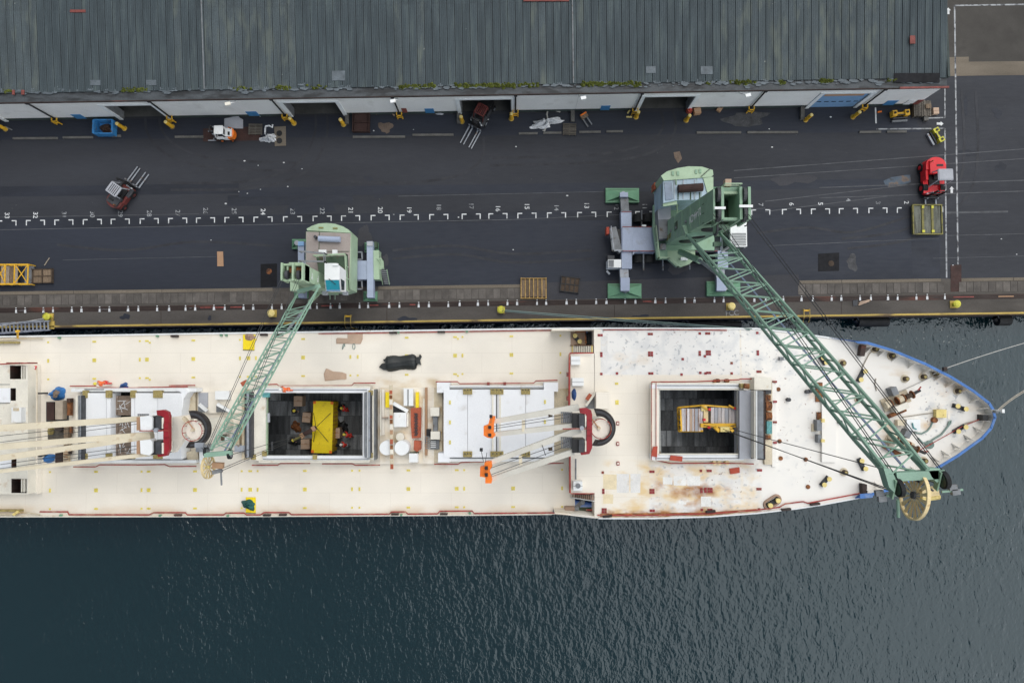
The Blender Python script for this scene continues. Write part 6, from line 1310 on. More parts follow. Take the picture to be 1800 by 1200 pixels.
pipe([(1001, 622), (1000.5, 712)], ZF + .5, .10, 'red_pipe'); pipe([(1001.5, 798), (1002, 866)], ZF + .5, .10, 'red_pipe'); pipe([(1001, 621), (1042, 620)], ZF + .5, .07, 'red_pipe')
for x, y0, y1 in ((998, 654, 662), (998, 696, 704)): MB().rect(x - 1.5, y0, x + 1.5, y1, ZF + .6, ZF - .05).build('valve_box', 'red_dull', SHIP)
# sockets: pairs of small plates the containers lock into
SOCK = {}
def socket(px, py, z, m, w_=.40, gap=.07, ny=2, nx=2, name='lashing_socket', dx=.2, dy=.2):
    key = (m, w_, ny, nx)
    c = W(px, py, z)
    if key not in SOCK:
        b = MB()
        for i in range(nx):
            for j in range(ny): b.box(c + Vector(((i - (nx - 1) / 2) * dx * 1.0, (j - (ny - 1) / 2) * dy * 1.0, 0)), dx - .025, dy - .025, z + .006, z + .05)
        SOCK[key] = b.build(name, m, SHIP); return SOCK[key]
    return same(SOCK[key], c + Vector((0, 0, .006)))
colT = [(85, 1), (166, 2), (246, 1), (258.5, 2), (340, 2), (422, 1), (437, 2), (450, 1), (533, 2), (616, 1), (629, 1), (715, 2), (800, 2), (813, 1), (899, 2), (985, 1)]
for x, n in colT:
    for r_, y in enumerate((602.5, 635, 667.5)):
        yy = y - .0128 * x
        if 1 and (x, r_) in ((437, 0), (715, 2)) and False: continue
        socket(x, yy, ZD, 'socket_yellow', ny=(1, 2, 1)[r_], nx=2 if n == 2 else 1)
        if n == 2 and r_ != 1 and x not in (166, 340, 533, 715, 899): socket(x + 5, yy + 3, ZD, 'socket_yellow', ny=1, nx=1)
for x, n in colT:
    for r_, y in enumerate((829.5, 862, 894.5)):
        yy = y - .0045 * x; xx = x + 3
        if 430 < xx < 460 and r_ == 2: continue
        socket(xx, yy, ZD, 'socket_yellow', ny=(1, 2, 1)[r_], nx=2 if n == 2 else 1)
for x, y in ((791, 707), (791, 742), (791, 777), (958, 706), (958, 741)): socket(x, y, 5.55, 'socket_yellow', ny=2, nx=1)
for x, y, nx, ny in ((1143, 587, 2, 1), (1143.5, 622, 2, 2), (1144, 656, 2, 1), (1230, 586, 1, 1), (1244, 586, 2, 1), (1230, 621, 1, 2), (1245, 620, 2, 2), (1239, 626, 1, 1), (1231, 655, 1, 1), (1245.5, 655, 2, 1), (1240, 656, 1, 1), (1331, 585, 1, 1), (1332, 620, 1, 2), (1334, 653, 2, 1), (1200, 631, 1, 1), (1198, 658, 1, 1), (1286, 638, 1, 1), (1286, 656, 1, 1),
                     (1055, 589, 2, 1), (1057, 623, 1, 2), (1057, 657, 1, 1), (1084.5, 656, 1, 1), (1146, 828.5, 2, 1), (1146, 863, 2, 2), (1146.5, 897, 2, 1), (1232, 827, 1, 1), (1246.5, 827, 2, 1), (1233, 861.5, 1, 2), (1248, 861, 2, 2), (1240, 861, 1, 2), (1248, 895.5, 2, 1), (1233.5, 895.5, 1, 1), (1335, 826, 2, 1), (1334, 859, 2, 1), (1334, 894.5, 1, 1), (1059.5, 830, 1, 1), (1060.5, 863, 1, 2), (1062, 897, 2, 2)):
    socket(x, y, ZF, 'socket_red', w_=.62, nx=nx, ny=ny, dx=.27, dy=.27)
for x, y in ((1084, 674), (1084.5, 707)): socket(x, y, ZF, 'socket_yellow', w_=.6, nx=2, ny=2 if y > 700 else 1, dx=.18, dy=.24)
for x, y in ((1086, 744), (1086, 780), (1086.5, 814.5)): MB().rect(x - 2.5, y - 3.5, x + 2.5, y + 3, ZF + .12, ZF + .01).build('socket_frame', 'socket_red', SHIP); MB().rect(x - 1.3, y - 2, x + 1.3, y + 1.5, ZF + .16, ZF + .121).build('socket_lid', 'deck_fore', SHIP)
# paint patches on the fore deck
for x0, y0, x1, y1, m in ((1060, 833, 1084, 860, 'paint_yellow'), (1060, 868, 1078, 885, 'paint_yellow'), (1084, 832, 1106, 866, 'paint_grey'), (1108, 832, 1126, 866, 'paint_grey'), (1165, 838, 1182, 851, 'paint_white'), (1184, 836, 1206, 853, 'paint_white'), (1208, 836, 1231, 853, 'paint_white'), (1232, 872, 1250, 890, 'paint_white'), (1193, 880, 1207, 886, 'paint_white'), (1056, 590, 1068, 656, 'paint_grey')):
    if m not in MATS: mat(m, {'paint_yellow': (.74, .63, .42), 'paint_grey': (.70, .685, .655), 'paint_white': (.78, .77, .73)}[m], .6, var=.08, scale=1, dirt=(.6, .45, .25), dirt_amt=.08, dirt_scale=1.2, dirt_w=.25)
    MB().sheet([(x0, y0), (x1, y0 + .5), (x1 - .5, y1), (x0 + .5, y1 - .4)], ZF + .005).build('paint_patch', m, SHIP)
# dark recesses and scuppers at the deck edge
for x, y, z_ in ((306, 591, ZD), (463, 588.5, ZD), (490, 588.5, ZD), (690.5, 585, ZD), (775.5, 583.5, ZD), (312, 905.5, ZD), (468.5, 905.5, ZD), (496.5, 905, ZD), (694, 904, ZD), (780, 903.5, ZD)): MB().rect(x - 6.5, y - 1.6, x + 6.5, y + 1.4, z_ + .3, z_ + .03).build('fairlead', 'rail_rust', SHIP)
for x, y in ((1068, 907), (1383, 895.5), (1250, 899), (1434, 886)): MB().prism([(x - 8, y - 1), (x + 8, y - 2.5), (x + 8, y + 1), (x - 8, y + 2.5)], ZF + .4, ZF + .02).build('fairlead', 'rail_rust', SHIP)
for x, y, z_ in ((106, 594, ZD), (278, 591, ZD), (390, 589.5, ZD), (399, 589.5, ZD), (701, 584.5, ZD), (821, 583, ZD), (109, 904.5, ZD), (283, 905, ZD), (402, 905.5, ZD), (706, 904, ZD), (826, 901, ZD)): MB().box(W(x, y, z_), .22, .16, z_ + .02, z_ + .3).build('vent_head', 'green_pad', SHIP)
# ------------------------------------------------------------------ holds
mat('hold_floor_a', (0.16, 0.168, 0.175), 0.85, var=0.5, scale=0.7, stretch=(2.6, 0.35, 1), grain=0.2, dirt=(0.24, 0.25, 0.26), dirt_amt=0.05, dirt_scale=1.0, rand=0.6, spec=0.3)
def hold(h, zc, zf, ext, label_m, cw=1.45):
    x0, x1, y0, y1 = h; X0, X1, Y0, Y1 = x0 - ext[0], x1 + ext[1], y0 - ext[2], y1 + ext[3]
    B = MB(); B.wprism([(X0, Y0), (X1, Y0), (X1, Y1), (X0, Y1)], zf - .02, zf - .2); HB_ = B.build('hold_bottom', 'hold_wall', SHIP); zu = zc - 1.55
    for q, nm in (([(X0 - .1, Y0), (X0, Y0), (X0, Y1), (X0 - .1, Y1)], 'w'), ([(X1, Y0), (X1 + .1, Y0), (X1 + .1, Y1), (X1, Y1)], 'e'), ([(X0, Y0 - .1), (X1, Y0 - .1), (X1, Y0), (X0, Y0)], 's'), ([(X0, Y1), (X1, Y1), (X1, Y1 + .1), (X0, Y1 + .1)], 'n')): MB().wprism(q, zu, zf - .02).build('hold_side', 'hold_wall', SHIP)
    rh = random.Random(int(x1 * 10)); y = Y0
    rows = []
    while y < Y1 - .2:
        hh = min(rh.choice((1.3, 1.7, 2.1)), Y1 - y); x = X0 - rh.uniform(0, 1)
        while x < X1:
            ww = rh.choice((.8, 1.25, 1.25, 1.7, 2.4)); a, b_ = max(x, X0), min(x + ww, X1)
            if b_ - a > .2: MB().wprism([(a + .03, y + .03), (b_ - .03, y + .03), (b_ - .03, y + hh - .03), (a + .03, y + hh - .03)], zf + rh.uniform(0, .06), zf - .01).build('floor_plate', 'hold_floor_a', HB_)
            x += ww
        y += hh
    # coaming walls
    t = .14
    for q in ([(x0 - t, y0 - t), (x0, y0 - t), (x0, y1 + t), (x0 - t, y1 + t)], [(x1, y0 - t), (x1 + t, y0 - t), (x1 + t, y1 + t), (x1, y1 + t)], [(x0, y0 - t), (x1, y0 - t), (x1, y0), (x0, y0)], [(x0, y1), (x1, y1), (x1, y1 + t), (x0, y1 + t)]): MB().wprism(q, zc, zc - .35).build('coaming_lip', 'coaming_inner', SHIP)
    g0, g1, g2, g3 = grow(h)
    for q in ([(g0 - t, g2 - t), (g0, g2 - t), (g0, g3 + t), (g0 - t, g3 + t)], [(g1, g2 - t), (g1 + t, g2 - t), (g1 + t, g3 + t), (g1, g3 + t)], [(g0, g2 - t), (g1, g2 - t), (g1, g2), (g0, g2)], [(g0, g3), (g1, g3), (g1, g3 + t), (g0, g3 + t)]): MB().wprism(q, zc - .02, zc - cw).build('coaming', 'offwhite', SHIP)
    for q in ([(g0 + .01, g2), (x0 - t - .01, g2), (x0 - t - .01, g3), (g0 + .01, g3)], [(x1 + t + .01, g2), (g1 - .01, g2), (g1 - .01, g3), (x1 + t + .01, g3)], [(x0 - t, g2 + .01), (x1 + t, g2 + .01), (x1 + t, y0 - t - .01), (x0 - t, y0 - t - .01)], [(x0 - t, y1 + t + .01), (x1 + t, y1 + t + .01), (x1 + t, g3 - .01), (x0 - t, g3 - .01)]): MB().wprism(q, zc - .05, zc - .12).build('coaming_top', 'offwhite', SHIP)
    return HB_
HOLD2 = hold(h2, ZC, -2.2, (4.5, 2.5, 1.5, 1.5), 'a'); HOLD1 = hold(h1, ZG, 2.6, (2.0, 4.5, 1.5, 1.5), 'b', 1.15)
def blk(name, m, x0, y0, x1, y1, zt, zb, parent=SHIP): return MB().rect(x0, y0, x1, y1, zt, zb).build(name, m, parent)
# hold 2 surrounds: coaming flanges, rails, folded covers
blk('coaming_flange', 'hatch_white', 462, 682, 650, 690.0, ZC + .12, ZC - .1); blk('coaming_flange', 'hatch_white', 462, 801.0, 650, 808, ZC + .12, ZC - .1)
blk('hatch_rail', 'mid_grey', 462, 684.3, 645, 685.3, ZC + .22, ZC + .121); blk('hatch_rail', 'mid_grey', 462, 806, 650, 806.8, ZC + .22, ZC + .121)
blk('coaming_flange', 'offwhite', 445, 686, 466.8, 809, ZC + .1, ZC - .2); blk('inner_lip', 'green_light', 467.2, 691, 469.5, 800, ZC - .05, ZC - .4)
blk('coaming_flange', 'hatch_white', 637.6, 690, 640.2, 802, ZC + .3, ZC - .2)
for x0, x1, m, z_ in ((641, 645.3, 'mid_grey', 5.9), (645.8, 646.6, 'white', 5.8), (647.2, 650, 'steel', 5.8), (650.4, 652, 'dark_grey', 5.6), (430.5, 433, 'dark_grey', 5.8), (433.4, 437.5, 'steel', 5.9), (437.9, 441.5, 'dark_grey', 5.9), (441.9, 444.2, 'mid_grey', 5.4)): blk('folded_panel', m, x0, 689, x1, 804, z_, ZD + .1)
for x0, x1, m in ((653, 657, 'offwhite'), (657.5, 659.5, 'mid_grey'), (425, 429.5, 'cream_dirty')): blk('cover_guide', m, x0, 684, x1, 808, ZC - .1, ZD + .01)
blk('teal_plate', 'teal_chipped', 461, 690, 474, 698, ZC + .3, ZC + .15); blk('light_plate', 'foam_grey', 470, 726, 473.5, 742, ZC - .1, ZC - .3)
for x, y in ((464, 797), (553, 803), (445, 803), (651, 800), (651, 690)): blk('hatch_cleat', 'hinge_olive', x - 3.5, y - 4, x + 3.5, y + 4.5, ZC + .35, ZC + .05)
# hatch covers, closed, amidships
CV = 5.5
for x0, x1 in ((780, 821.7), (822.3, 872.2), (874, 923.7), (924.3, 967)): blk('hatch_cover', 'hatch_white', x0, 684.5, x1, 803.5, CV, ZD + .1)
for x0, x1 in ((864.5, 867.5), (877, 880.5)): blk('cover_rib', 'offwhite', x0, 690, x1, 800, CV + .09, CV + .005)
for x, w_ in ((822, 8), (873.5, 11.5), (924, 8)):
    for y in (683, 793): blk('hinge_plate', 'hinge_olive', x - w_, y, x + w_, y + 10, CV + .14, CV - .2)
    for y in (684, 796):
        for k in (-.6, 0, .6): blk('hinge_pin', 'dark_grey', x + k * w_ - 1, y, x + k * w_ + 1, y + 2, CV + .2, CV + .141)
pipe([(873.2, 690), (873.2, 800)], CV + .02, .05, 'black', 'cover_seam')
for y in (677.5, 805.5): blk('hatch_rail', 'white', 770, y, 972, y + 5.2, ZC, ZD + .05)
for y in (680.3, 683.4, 804.3): blk('rail_strip', 'mid_grey', 772, y, 970, y + .9, ZC + .12, ZC + .001)
for x0, y0, x1, y1 in ((956, 672, 981, 688), (967, 688, 974, 800), (768, 672, 790, 690), (770, 796, 790, 812)): blk('corner_bracket', 'hatch_white', x0, y0, x1, y1, CV - .08, ZD + .05)
MB().prism([(971, 684), (1001, 682), (1001, 716), (968, 716), (966, 696)], ZD + .35, ZD + .02).build('cross_deck', 'cream_dirty', SHIP); blk('cross_deck', 'cream_dirty', 966, 722, 1002, 798, ZD + .30, ZD + .02)
blk('red_box', 'red_dull', 856, 671.5, 860.5, 676.5, ZD + .7, ZD + .02); blk('red_box', 'red_dull', 885, 671.5, 889.5, 676.5, ZD + .7, ZD + .02)
# hatch covers aft, one gap open over crates
for x0, x1 in ((145.5, 186.6), (187.2, 194.3), (230.5, 236.6), (237.2, 277), (277.6, 319)): blk('hatch_cover', 'hatch_white', x0, 690.5, x1, 806.5, CV, ZD + .1)
for x, w_ in ((149, 4), (190, 4.5), (233, 4), (277, 8)):
    for y in (686, 797): blk('hinge_plate', 'hinge_olive', x - w_, y, x + w_, y + 13 if y < 700 else y + 9, CV + .14, CV - .2)
for k, (x0, x1, m) in enumerate(((133, 136, 'offwhite'), (136.4, 139.5, 'mid_grey'), (140, 141.5, 'steel'), (142, 144.8, 'dark_grey'))): blk('folded_panel', m, x0, 695, x1, 808, 6.4 - .1 * k, ZD + .1)
blk('hatch_rail', 'white', 125, 682, 345, 688.5, ZC, ZD + .05); blk('hatch_rail', 'white', 125, 808.5, 345, 813.5, ZC, ZD + .05); blk('rail_strip', 'dark_grey', 142, 688.3, 310, 689.3, ZC + .1, ZC - .2); blk('rail_strip', 'dark_grey', 148, 683.5, 182, 684.5, ZC + .1, ZC + .001)
MB().prism([(308, 684), (324, 682), (330, 690), (323, 700), (320, 722), (319, 690)], CV - .1, ZD + .05).build('corner_bracket', 'hatch_white', SHIP)
MB().prism([(321, 700), (329, 692), (343, 690), (344, 725), (320, 726)], ZD + .4, ZD + .02).build('cross_deck', 'cream_dirty', SHIP)
gp = MB().wprism([(hg[0] - .3, hg[2] - .3), (hg[1] + .3, hg[2] - .3), (hg[1] + .3, hg[3] + .3), (hg[0] - .3, hg[3] + .3)], 1.2, 1.0).build('gap_floor', 'dark_grey', SHIP)
# ------------------------------------------------------------------ fore hatch
blk('coaming_flange', 'hatch_white', 1146, 675, 1308, 682.5, ZG + .1, ZF + .02); blk('coaming_flange', 'hatch_white', 1146, 799, 1308, 808, ZG + .1, ZF + .02); blk('coaming_flange', 'deck_fore', 1146, 682.7, 1158.5, 798.8, ZG + .08, ZF + .02)
blk('coaming_lip', 'offwhite', 1159, 683, 1299, 685, ZG + .22, ZG - .1); blk('coaming_lip', 'offwhite', 1159, 797, 1299, 799, ZG + .22, ZG - .1)
for y in (677, 805): blk('hatch_rail', 'dark_grey', 1155, y, 1302, y + .8, ZG + .2, ZG + .101)
for x in (1145.5, 1153.5): blk('red_pipe', 'red_pipe', x - .4, 672, x + .4, 808, ZG + .2, ZG + .09)
for x0, x1, m, z_ in ((1300, 1321, 'foam_grey', ZG + .5), (1321.5, 1325.0, 'rail_rust', ZG + .7), (1326, 1328, 'offwhite', ZG + 1.5), (1328.8, 1332, 'white', ZG + 1.6), (1332.4, 1342, 'mid_grey', ZG + 1.7), (1342.4, 1345.5, 'rail_rust', ZG + 1.3)): blk('folded_panel', m, x0, 686 if x0 < 1321 else 687, x1, 806, z_, ZF + .02)
blk('panel_stay', 'black', 1334, 802, 1345, 808, ZG + 1.4, ZG + .9)
WB = blk('winch_bed', 'cream_dirty', 1344, 668, 1357, 816, ZF + .4, ZF + .02); blk('deck_locker', 'offwhite', 1326, 663, 1356, 685, ZF + 1.3, ZF + .05)
for (x0, y0, x1, y1, m, z_) in ((1346, 672, 1356, 692, 'dark_grey', .9), (1346, 694, 1355, 704, 'rust', .8), (1347, 706, 1356, 722, 'rust', 1.1), (1345, 724, 1354, 738, 'junk_brown', 1.0), (1348, 740, 1357, 762, 'teal_chipped', .8), (1346, 765, 1355, 772, 'rust', .7)): blk('winch_gear', m, x0, y0, x1, y1, ZF + z_, ZF + .41, WB)
for y in (712, 731): p = W(1350, y, ZF + 1.0); MB().tube([p + Vector((-.3, 0, 0)), p + Vector((.3, 0, 0))], .42, 12).build('winch_drum', 'rust', WB)
blk('deck_coaming', 'deck_fore', 1357.5, 672, 1365, 820, ZF + .25, ZF + .01)
for y in (669, 704, 740, 776): MB().rect(1360, y, 1366, y + 3.5, ZF + .4, ZF + .02).build('red_fitting', 'socket_red', SHIP)
blk('hatch_cleat', 'hinge_olive', 1302, 674, 1318, 682, ZG + .7, ZG + .11); MB().tube([W(1308, 678, ZG + .9), W(1316, 679, ZG + .9)], .26, 10).build('roller', 'rust', SHIP)
for x, y in ((1256, 670), (1260, 669), (1276, 669), (1254, 812), (1262, 812), (1276, 812)): MB().cyl(W(x, y, ZF), .22, ZF + .02, ZF + .5, 10).build('mushroom_vent', 'drum_yellow' if y > 700 else 'rust', SHIP)
# ------------------------------------------------------------------ twin boom deck cranes
def crescent(c, z, r0, off, r1, a0, a1, m, parent, zz=.5):
    n = 26; o = [c + Vector((r0 * math.cos(lerp(a0, a1, k / n)), r0 * math.sin(lerp(a0, a1, k / n)), 0)) for k in range(n + 1)]; i_ = [c + Vector(off) + Vector((r1 * math.cos(lerp(a0, a1, k / n)), r1 * math.sin(lerp(a0, a1, k / n)), 0)) for k in range(n + 1)]
    b = MB()
    for k in range(n + 1): b.v += [Vector((o[k].x, o[k].y, z)), Vector((i_[k].x, i_[k].y, z)), Vector((o[k].x, o[k].y, z - zz)), Vector((i_[k].x, i_[k].y, z - zz))]
    for k in range(n): a = 4 * k; b.f += [(a, a + 1, a + 5, a + 4)[::-1], (a + 2, a + 6, a + 7, a + 3)[::-1], (a, a + 4, a + 6, a + 2)[::-1], (a + 1, a + 3, a + 7, a + 5)[::-1]]
    b.f += [(0, 2, 3, 1), tuple(4 * n + k for k in (0, 1, 3, 2))]; return b.build('hose_tray', m, parent)
def deck_crane(px, py, zb, zt, hx, booms, tips, lab):
    c = W(px, py, zt); f = ppm(zt)
    P = MB().cyl(c, 17 / f, zb, zt, 28, 17.5 / f).build('deck_crane', 'offwhite', SHIP, label=lab)
    MB().cyl(c, 16.2 / f, zt + .001, zt + .06, 28).build('pedestal_top', 'deck_fore', P)
    b = MB(); n = 28; r_ = 17.3 / f
    b.tube([c + Vector((r_ * math.cos(k * 2 * math.pi / n), r_ * math.sin(k * 2 * math.pi / n), .75)) for k in range(5, n + 2 - 5 + 8)], .035, 5)
    for k in range(0, n, 3): p = c + Vector((r_ * math.cos(k * 2 * math.pi / n), r_ * math.sin(k * 2 * math.pi / n), 0)); b.tube([p, p + Vector((0, 0, .75))], .03, 4)
    b.build('guard_rail', 'red_pipe', P)
    crescent(c + Vector((-6 / f, 2 / f, 0)), zt + .3, 32.5 / f, (3 / f, -1.5 / f, 0), 20.5 / f, R(-105), R(98), 'hose_black', P); crescent(c + Vector((-6 / f, 2 / f, 0)), zt + .42, 29 / f, (1 / f, -.5 / f, 0), 25 / f, R(-90), R(95), 'dark_grey', P, .1)
    MB().tube([W(px - 14, py - 16, zt + .6), W(px - 4, py - 2, zt + .35)], .07, 6).build('lever_arm', 'cardboard', P); MB().cyl(W(px - 3, py - 1, zt), .16, zt + .06, zt + .45, 10).build('pivot', 'cream_dirty', P)
    y0 = py - 36; z = zt + 1.6
    MB().prism([(hx, y0 + 1), (hx + 12, y0), (hx + 20, y0 + 4), (hx + 22, y0 + 12), (hx + 22, py + 34), (hx + 17, py + 45), (hx + 3, py + 47), (hx + 1, py + 42), (hx + 12, py + 38), (hx + 12, y0 + 12), (hx + 1, y0 + 9)], z, z - .5).build('red_frame', 'red_crane', P)
    blk('red_frame_step', 'red_crane', hx + 12.5, py - 12, hx + 21, py + 12, z + .25, z + .002, P)
    for yy in (py - 25, py + 19):
        blk('winch_house', 'black', hx - 13, yy, hx + 9, yy + 24, z - .1, zt - .4, P); blk('winch_cover', 'dark_grey', hx - 1.5, yy + 1, hx + 8, yy + 23, z + .2, z - .09, P); blk('winch_edge', 'offwhite', hx + 9.3, yy + 3, hx + 11.7, yy + 22, z + .15, zt, P)
        g = MB()
        for k in range(6): g.bar(W(hx - 32 + k * 3.4, yy - 4, zt + .9), W(hx - 32 + k * 3.4, yy + 16, zt + .9), .07)
        for k in range(2): g.bar(W(hx - 33, yy - 3 + k * 18, zt + .9), W(hx - 13, yy - 3 + k * 18, zt + .9), .07)
        g.build('guard_cage', 'mid_grey', P); blk('cage_floor', 'foam_grey', hx - 30, yy - 2, hx - 14, yy + 14, zt + .2, zt + .1, P)
    MB().cyl(W(hx + 3, py - 1, z), .2, zt, z + .5, 10).build('pivot', 'steel', P); pipe([(hx - 30, py + 1), (hx + 21, py + .5)], z + .3, .05, 'red_pipe', 'control_rod', P)
    for (a, b_, w0, w1, za, zb_, m) in booms:
        p, q = W(*a, za), W(*b_, zb_); d = (q - p).normalized(); n_ = Vector((-d.y, d.x, 0)).normalized(); hh = .8; mb_ = MB()
        for c_, wd in ((p, w0), (p.lerp(q, .45), (w0 + w1) * .5), (q, w1)): mb_.v += [c_ + n_ * s_ * wd / 2 + Vector((0, 0, t_)) for s_, t_ in ((-1, -hh), (1, -hh), (1, 0), (-1, 0))]
        mb_.f = [(0, 1, 2, 3), (11, 10, 9, 8)] + [(o + k, o + 4 + k, o + 4 + (k + 1) % 4, o + (k + 1) % 4) for o in (0, 4) for k in range(4)]
        mb_.build('boom_girder', m, P)
    for args in tips:
        pts, zt_, hook = args
        T = MB().prism(pts, zt_ + .5, zt_ - .5).build('boom_tip', 'orange', P)
    return P
d1 = deck_crane(1055, 752.5, ZF, 11.5, 1019, [((1018, 716), (866, 741), .62, .42, 12.6, 11.2, 'boom_pale'), ((1010, 748), (866, 764), .5, .4, 12.6, 11.2, 'boom_pale'), ((1021, 755), (856, 815), .62, .42, 12.6, 11.0, 'boom_pale'), ((1009, 794), (862, 843), .55, .42, 12.6, 11.0, 'boom_pale')],
     [([(862, 731), (871, 732), (868, 745), (868, 760), (871, 764), (866, 770), (857, 769), (850, 765), (850, 749), (858, 746)], 11.3, 0), ([(852, 812), (864, 810), (865, 820), (860, 828), (865, 842), (864, 849), (853, 849), (853, 839), (843.5, 837), (844, 821), (851, 819)], 11.1, 0)], 'forward twin boom crane with orange boom tips and red frame')
for x, y in ((861, 750.5), (861, 764), (855, 822), (855, 834), (863, 731.5), (846, 790)): MB().box(W(x, y, 11.8), .28, .28, 11.5, 12.0).build('tip_sheave', 'black', d1)
for a, b_ in (((868, 749), (1000, 727)), ((868, 753), (1000, 733)), ((863, 822), (1000, 775)), ((863, 834), (1000, 782)), ((846, 792), (850, 812)), ((856, 795), (853, 812))): MB().tube([W(*a, 11.6), W(*b_, 12.3)], .028, 5).build('boom_rope', 'cable', d1)
for x, y in ((967, 730), (967, 789)): MB().tube([W(x - 3, y, 12), W(x + 4, y - .5, 12)], .16, 8).build('rope_guide', 'wood_dark', d1)
MB().bar(W(953, 782, 12), W(959, 800, 12), .07).build('rope_spreader', 'dark_grey', d1); blk('boom_tie', 'boom_cream', 912, 801, 918, 817, 11.6, 11.2, d1)
MB().bar(W(920, 738, 11.6), W(920, 758, 11.6), .3).build('boom_tie', 'boom_cream', d1)
d2 = deck_crane(344, 756, ZD, 10.2, 275, [((262, 735), (-70, 757), .5, .66, 11.2, 10.8, 'boom_cream'), ((263, 763), (-70, 791), .45, .62, 11.2, 10.8, 'boom_cream'), ((264, 767), (-70, 815), .45, .62, 11.2, 10.8, 'boom_cream'), ((265, 798), (-70, 836), .34, .34, 11.2, 10.8, 'boom_cream')], [], 'aft twin boom crane with long cream girders running off the frame')
for a, b_ in (((0, 766), (262, 738)), ((0, 777), (262, 742)), ((0, 816), (262, 780)), ((0, 823), (262, 786))): MB().tube([W(*a, 11.2), W(*b_, 11.6)], .028, 5).build('boom_rope', 'cable', d2)
for y0 in (729, 771): MB().prism([(246, y0 + 3), (264, y0 + 1), (268, y0 + 6), (268, y0 + 24), (262, y0 + 29), (247, y0 + 26)], 11.95, 11.0).build('winch_housing', 'white', d2); blk('winch_band', 'cardboard', 240, y0 + 4, 246, y0 + 27, 11.7, 11.0, d2)
MB().prism([(299, 733), (336, 728), (334, 745), (320, 775), (306, 795), (299, 795)], 9.3, 8.6).build('crane_platform', 'deck_fore', d2); MB().prism([(322, 732), (334, 746), (331, 749), (319, 736)], 9.8, 9.31).build('platform_pipe', 'cream_dirty', d2)
# ------------------------------------------------------------------ cross deck machinery between the holds
X = 'offwhite'
for (nm, m, x0, y0, x1, y1, h) in (('deck_house_roof', 'deck_cream', 668, 681, 763, 815, .55), ('vent_trunk', 'white', 709.5, 683, 726, 713, 1.4), ('access_trunk', 'white', 692, 725, 714, 750, 1.5), ('access_edge', X, 715, 725, 718, 749, .9), ('cylinder_box', 'yellow_bright', 677.5, 689, 684, 716, .95), ('cylinder_box', 'yellow_bright', 730.5, 689, 736, 717, .95), ('electric_box', 'white', 719, 797, 734, 812, 1.4),
                                  ('pump_base', 'cream_dirty', 750, 682, 777, 812, .5), ('pump_case', X, 756.5, 716, 772, 731, 1.6), ('pump_case', X, 757, 758, 773, 772, 1.6), ('pump_body', 'mid_grey', 761, 731.5, 769, 757, 1.2), ('black_motor', 'black', 749.5, 754, 757, 767, 1.1), ('grating', 'mid_grey', 756, 773, 772, 789, .8), ('rusty_rail', 'cardboard', 747, 681, 751, 800, .9), ('green_step', 'green_dark', 720, 794.5, 736, 796.3, .9)):
    blk(nm, m, x0, y0, x1, y1, ZD + h, ZD + .02 if h < .56 else ZD + .551 if x0 < 745 else ZD + .02)
blk('vent_slot', 'black', 716.5, 684, 718, 713, ZD + 1.43, ZD + 1.401)
MB().prism([(690.5, 709), (712, 724), (691, 724)], ZD + .62, ZD + .552).build('stair_well', 'dark_grey', SHIP); MB().bar(W(691, 708, ZD + 1.3), W(717, 722.5, ZD + 1.0), .35, .3).build('stair_cover', 'white', SHIP); blk('stair_sill', 'black', 691, 723.2, 712, 725, ZD + 1.0, ZD + .6)
for x, y, r in ((679.5, 787, 13), (706, 787, 13.2), (701, 769, 7.5)): MB().cyl(W(x, y, ZD + 1.9), r / ppm(ZD + 1.9), ZD + .552, ZD + (1.9 if r > 10 else 1.2), 28, r / ppm(ZD + 1.9) * .96).build('white_tank', 'white' if r > 10 else X, SHIP)
ldr = MB(); la = W(687, 676, ZD + 2.3); lb = W(689, 824, ZD + 2.0); ldr.bar(la + Vector((-.14, 0, 0)), lb + Vector((-.14, 0, 0)), .08); ldr.bar(la + Vector((.14, 0, 0)), lb + Vector((.14, 0, 0)), .08); CW_ = ldr.build('cable_tray', 'cream_dirty', SHIP)
rt = random.Random(4)
for k in range(17): p = la.lerp(lb, (k + .5) / 17); MB().bar(p + Vector((0, -.16 - rt.uniform(0, .1), .02)), p + Vector((0, .16 + rt.uniform(0, .1), .02)), .3, .09).build('tray_cover', ('cream_dirty', 'oxide', 'rust', 'offwhite', 'cardboard')[k % 5], CW_)
MB().tube([W(677, 733, ZD + .9), W(677, 734, ZD + .9)], .35, 14).build('fan_unit', 'cardboard_red', SHIP); blk('side_panel', 'deck_fore', 671, 684, 676, 764, ZD + .8, ZD + .551)
for a, b_ in (((745, 700), (745, 810)), ((669, 684), (669, 765))): pipe([a, b_], ZD + 1.4, .06, 'offwhite', 'guard_rail')
lad = MB()
for dx in (-.18, .18): lad.bar(W(751, 766, ZD + 1.2) + Vector((dx, 0, 0)), W(751, 790, ZD + .6) + Vector((dx, 0, 0)), .06)
for k in range(6): p = W(751, 767 + k * 4, ZD + 1.1); lad.bar(p - Vector((.18, 0, 0)), p + Vector((.18, 0, 0)), .06)
lad.build('ladder', 'ladder_grey', SHIP)
for k in range(4): blk('fin', 'white', 757 + 0 * k, 775 + k * 3.3, 766, 776.4 + k * 3.3, ZD + .95, ZD + .81)
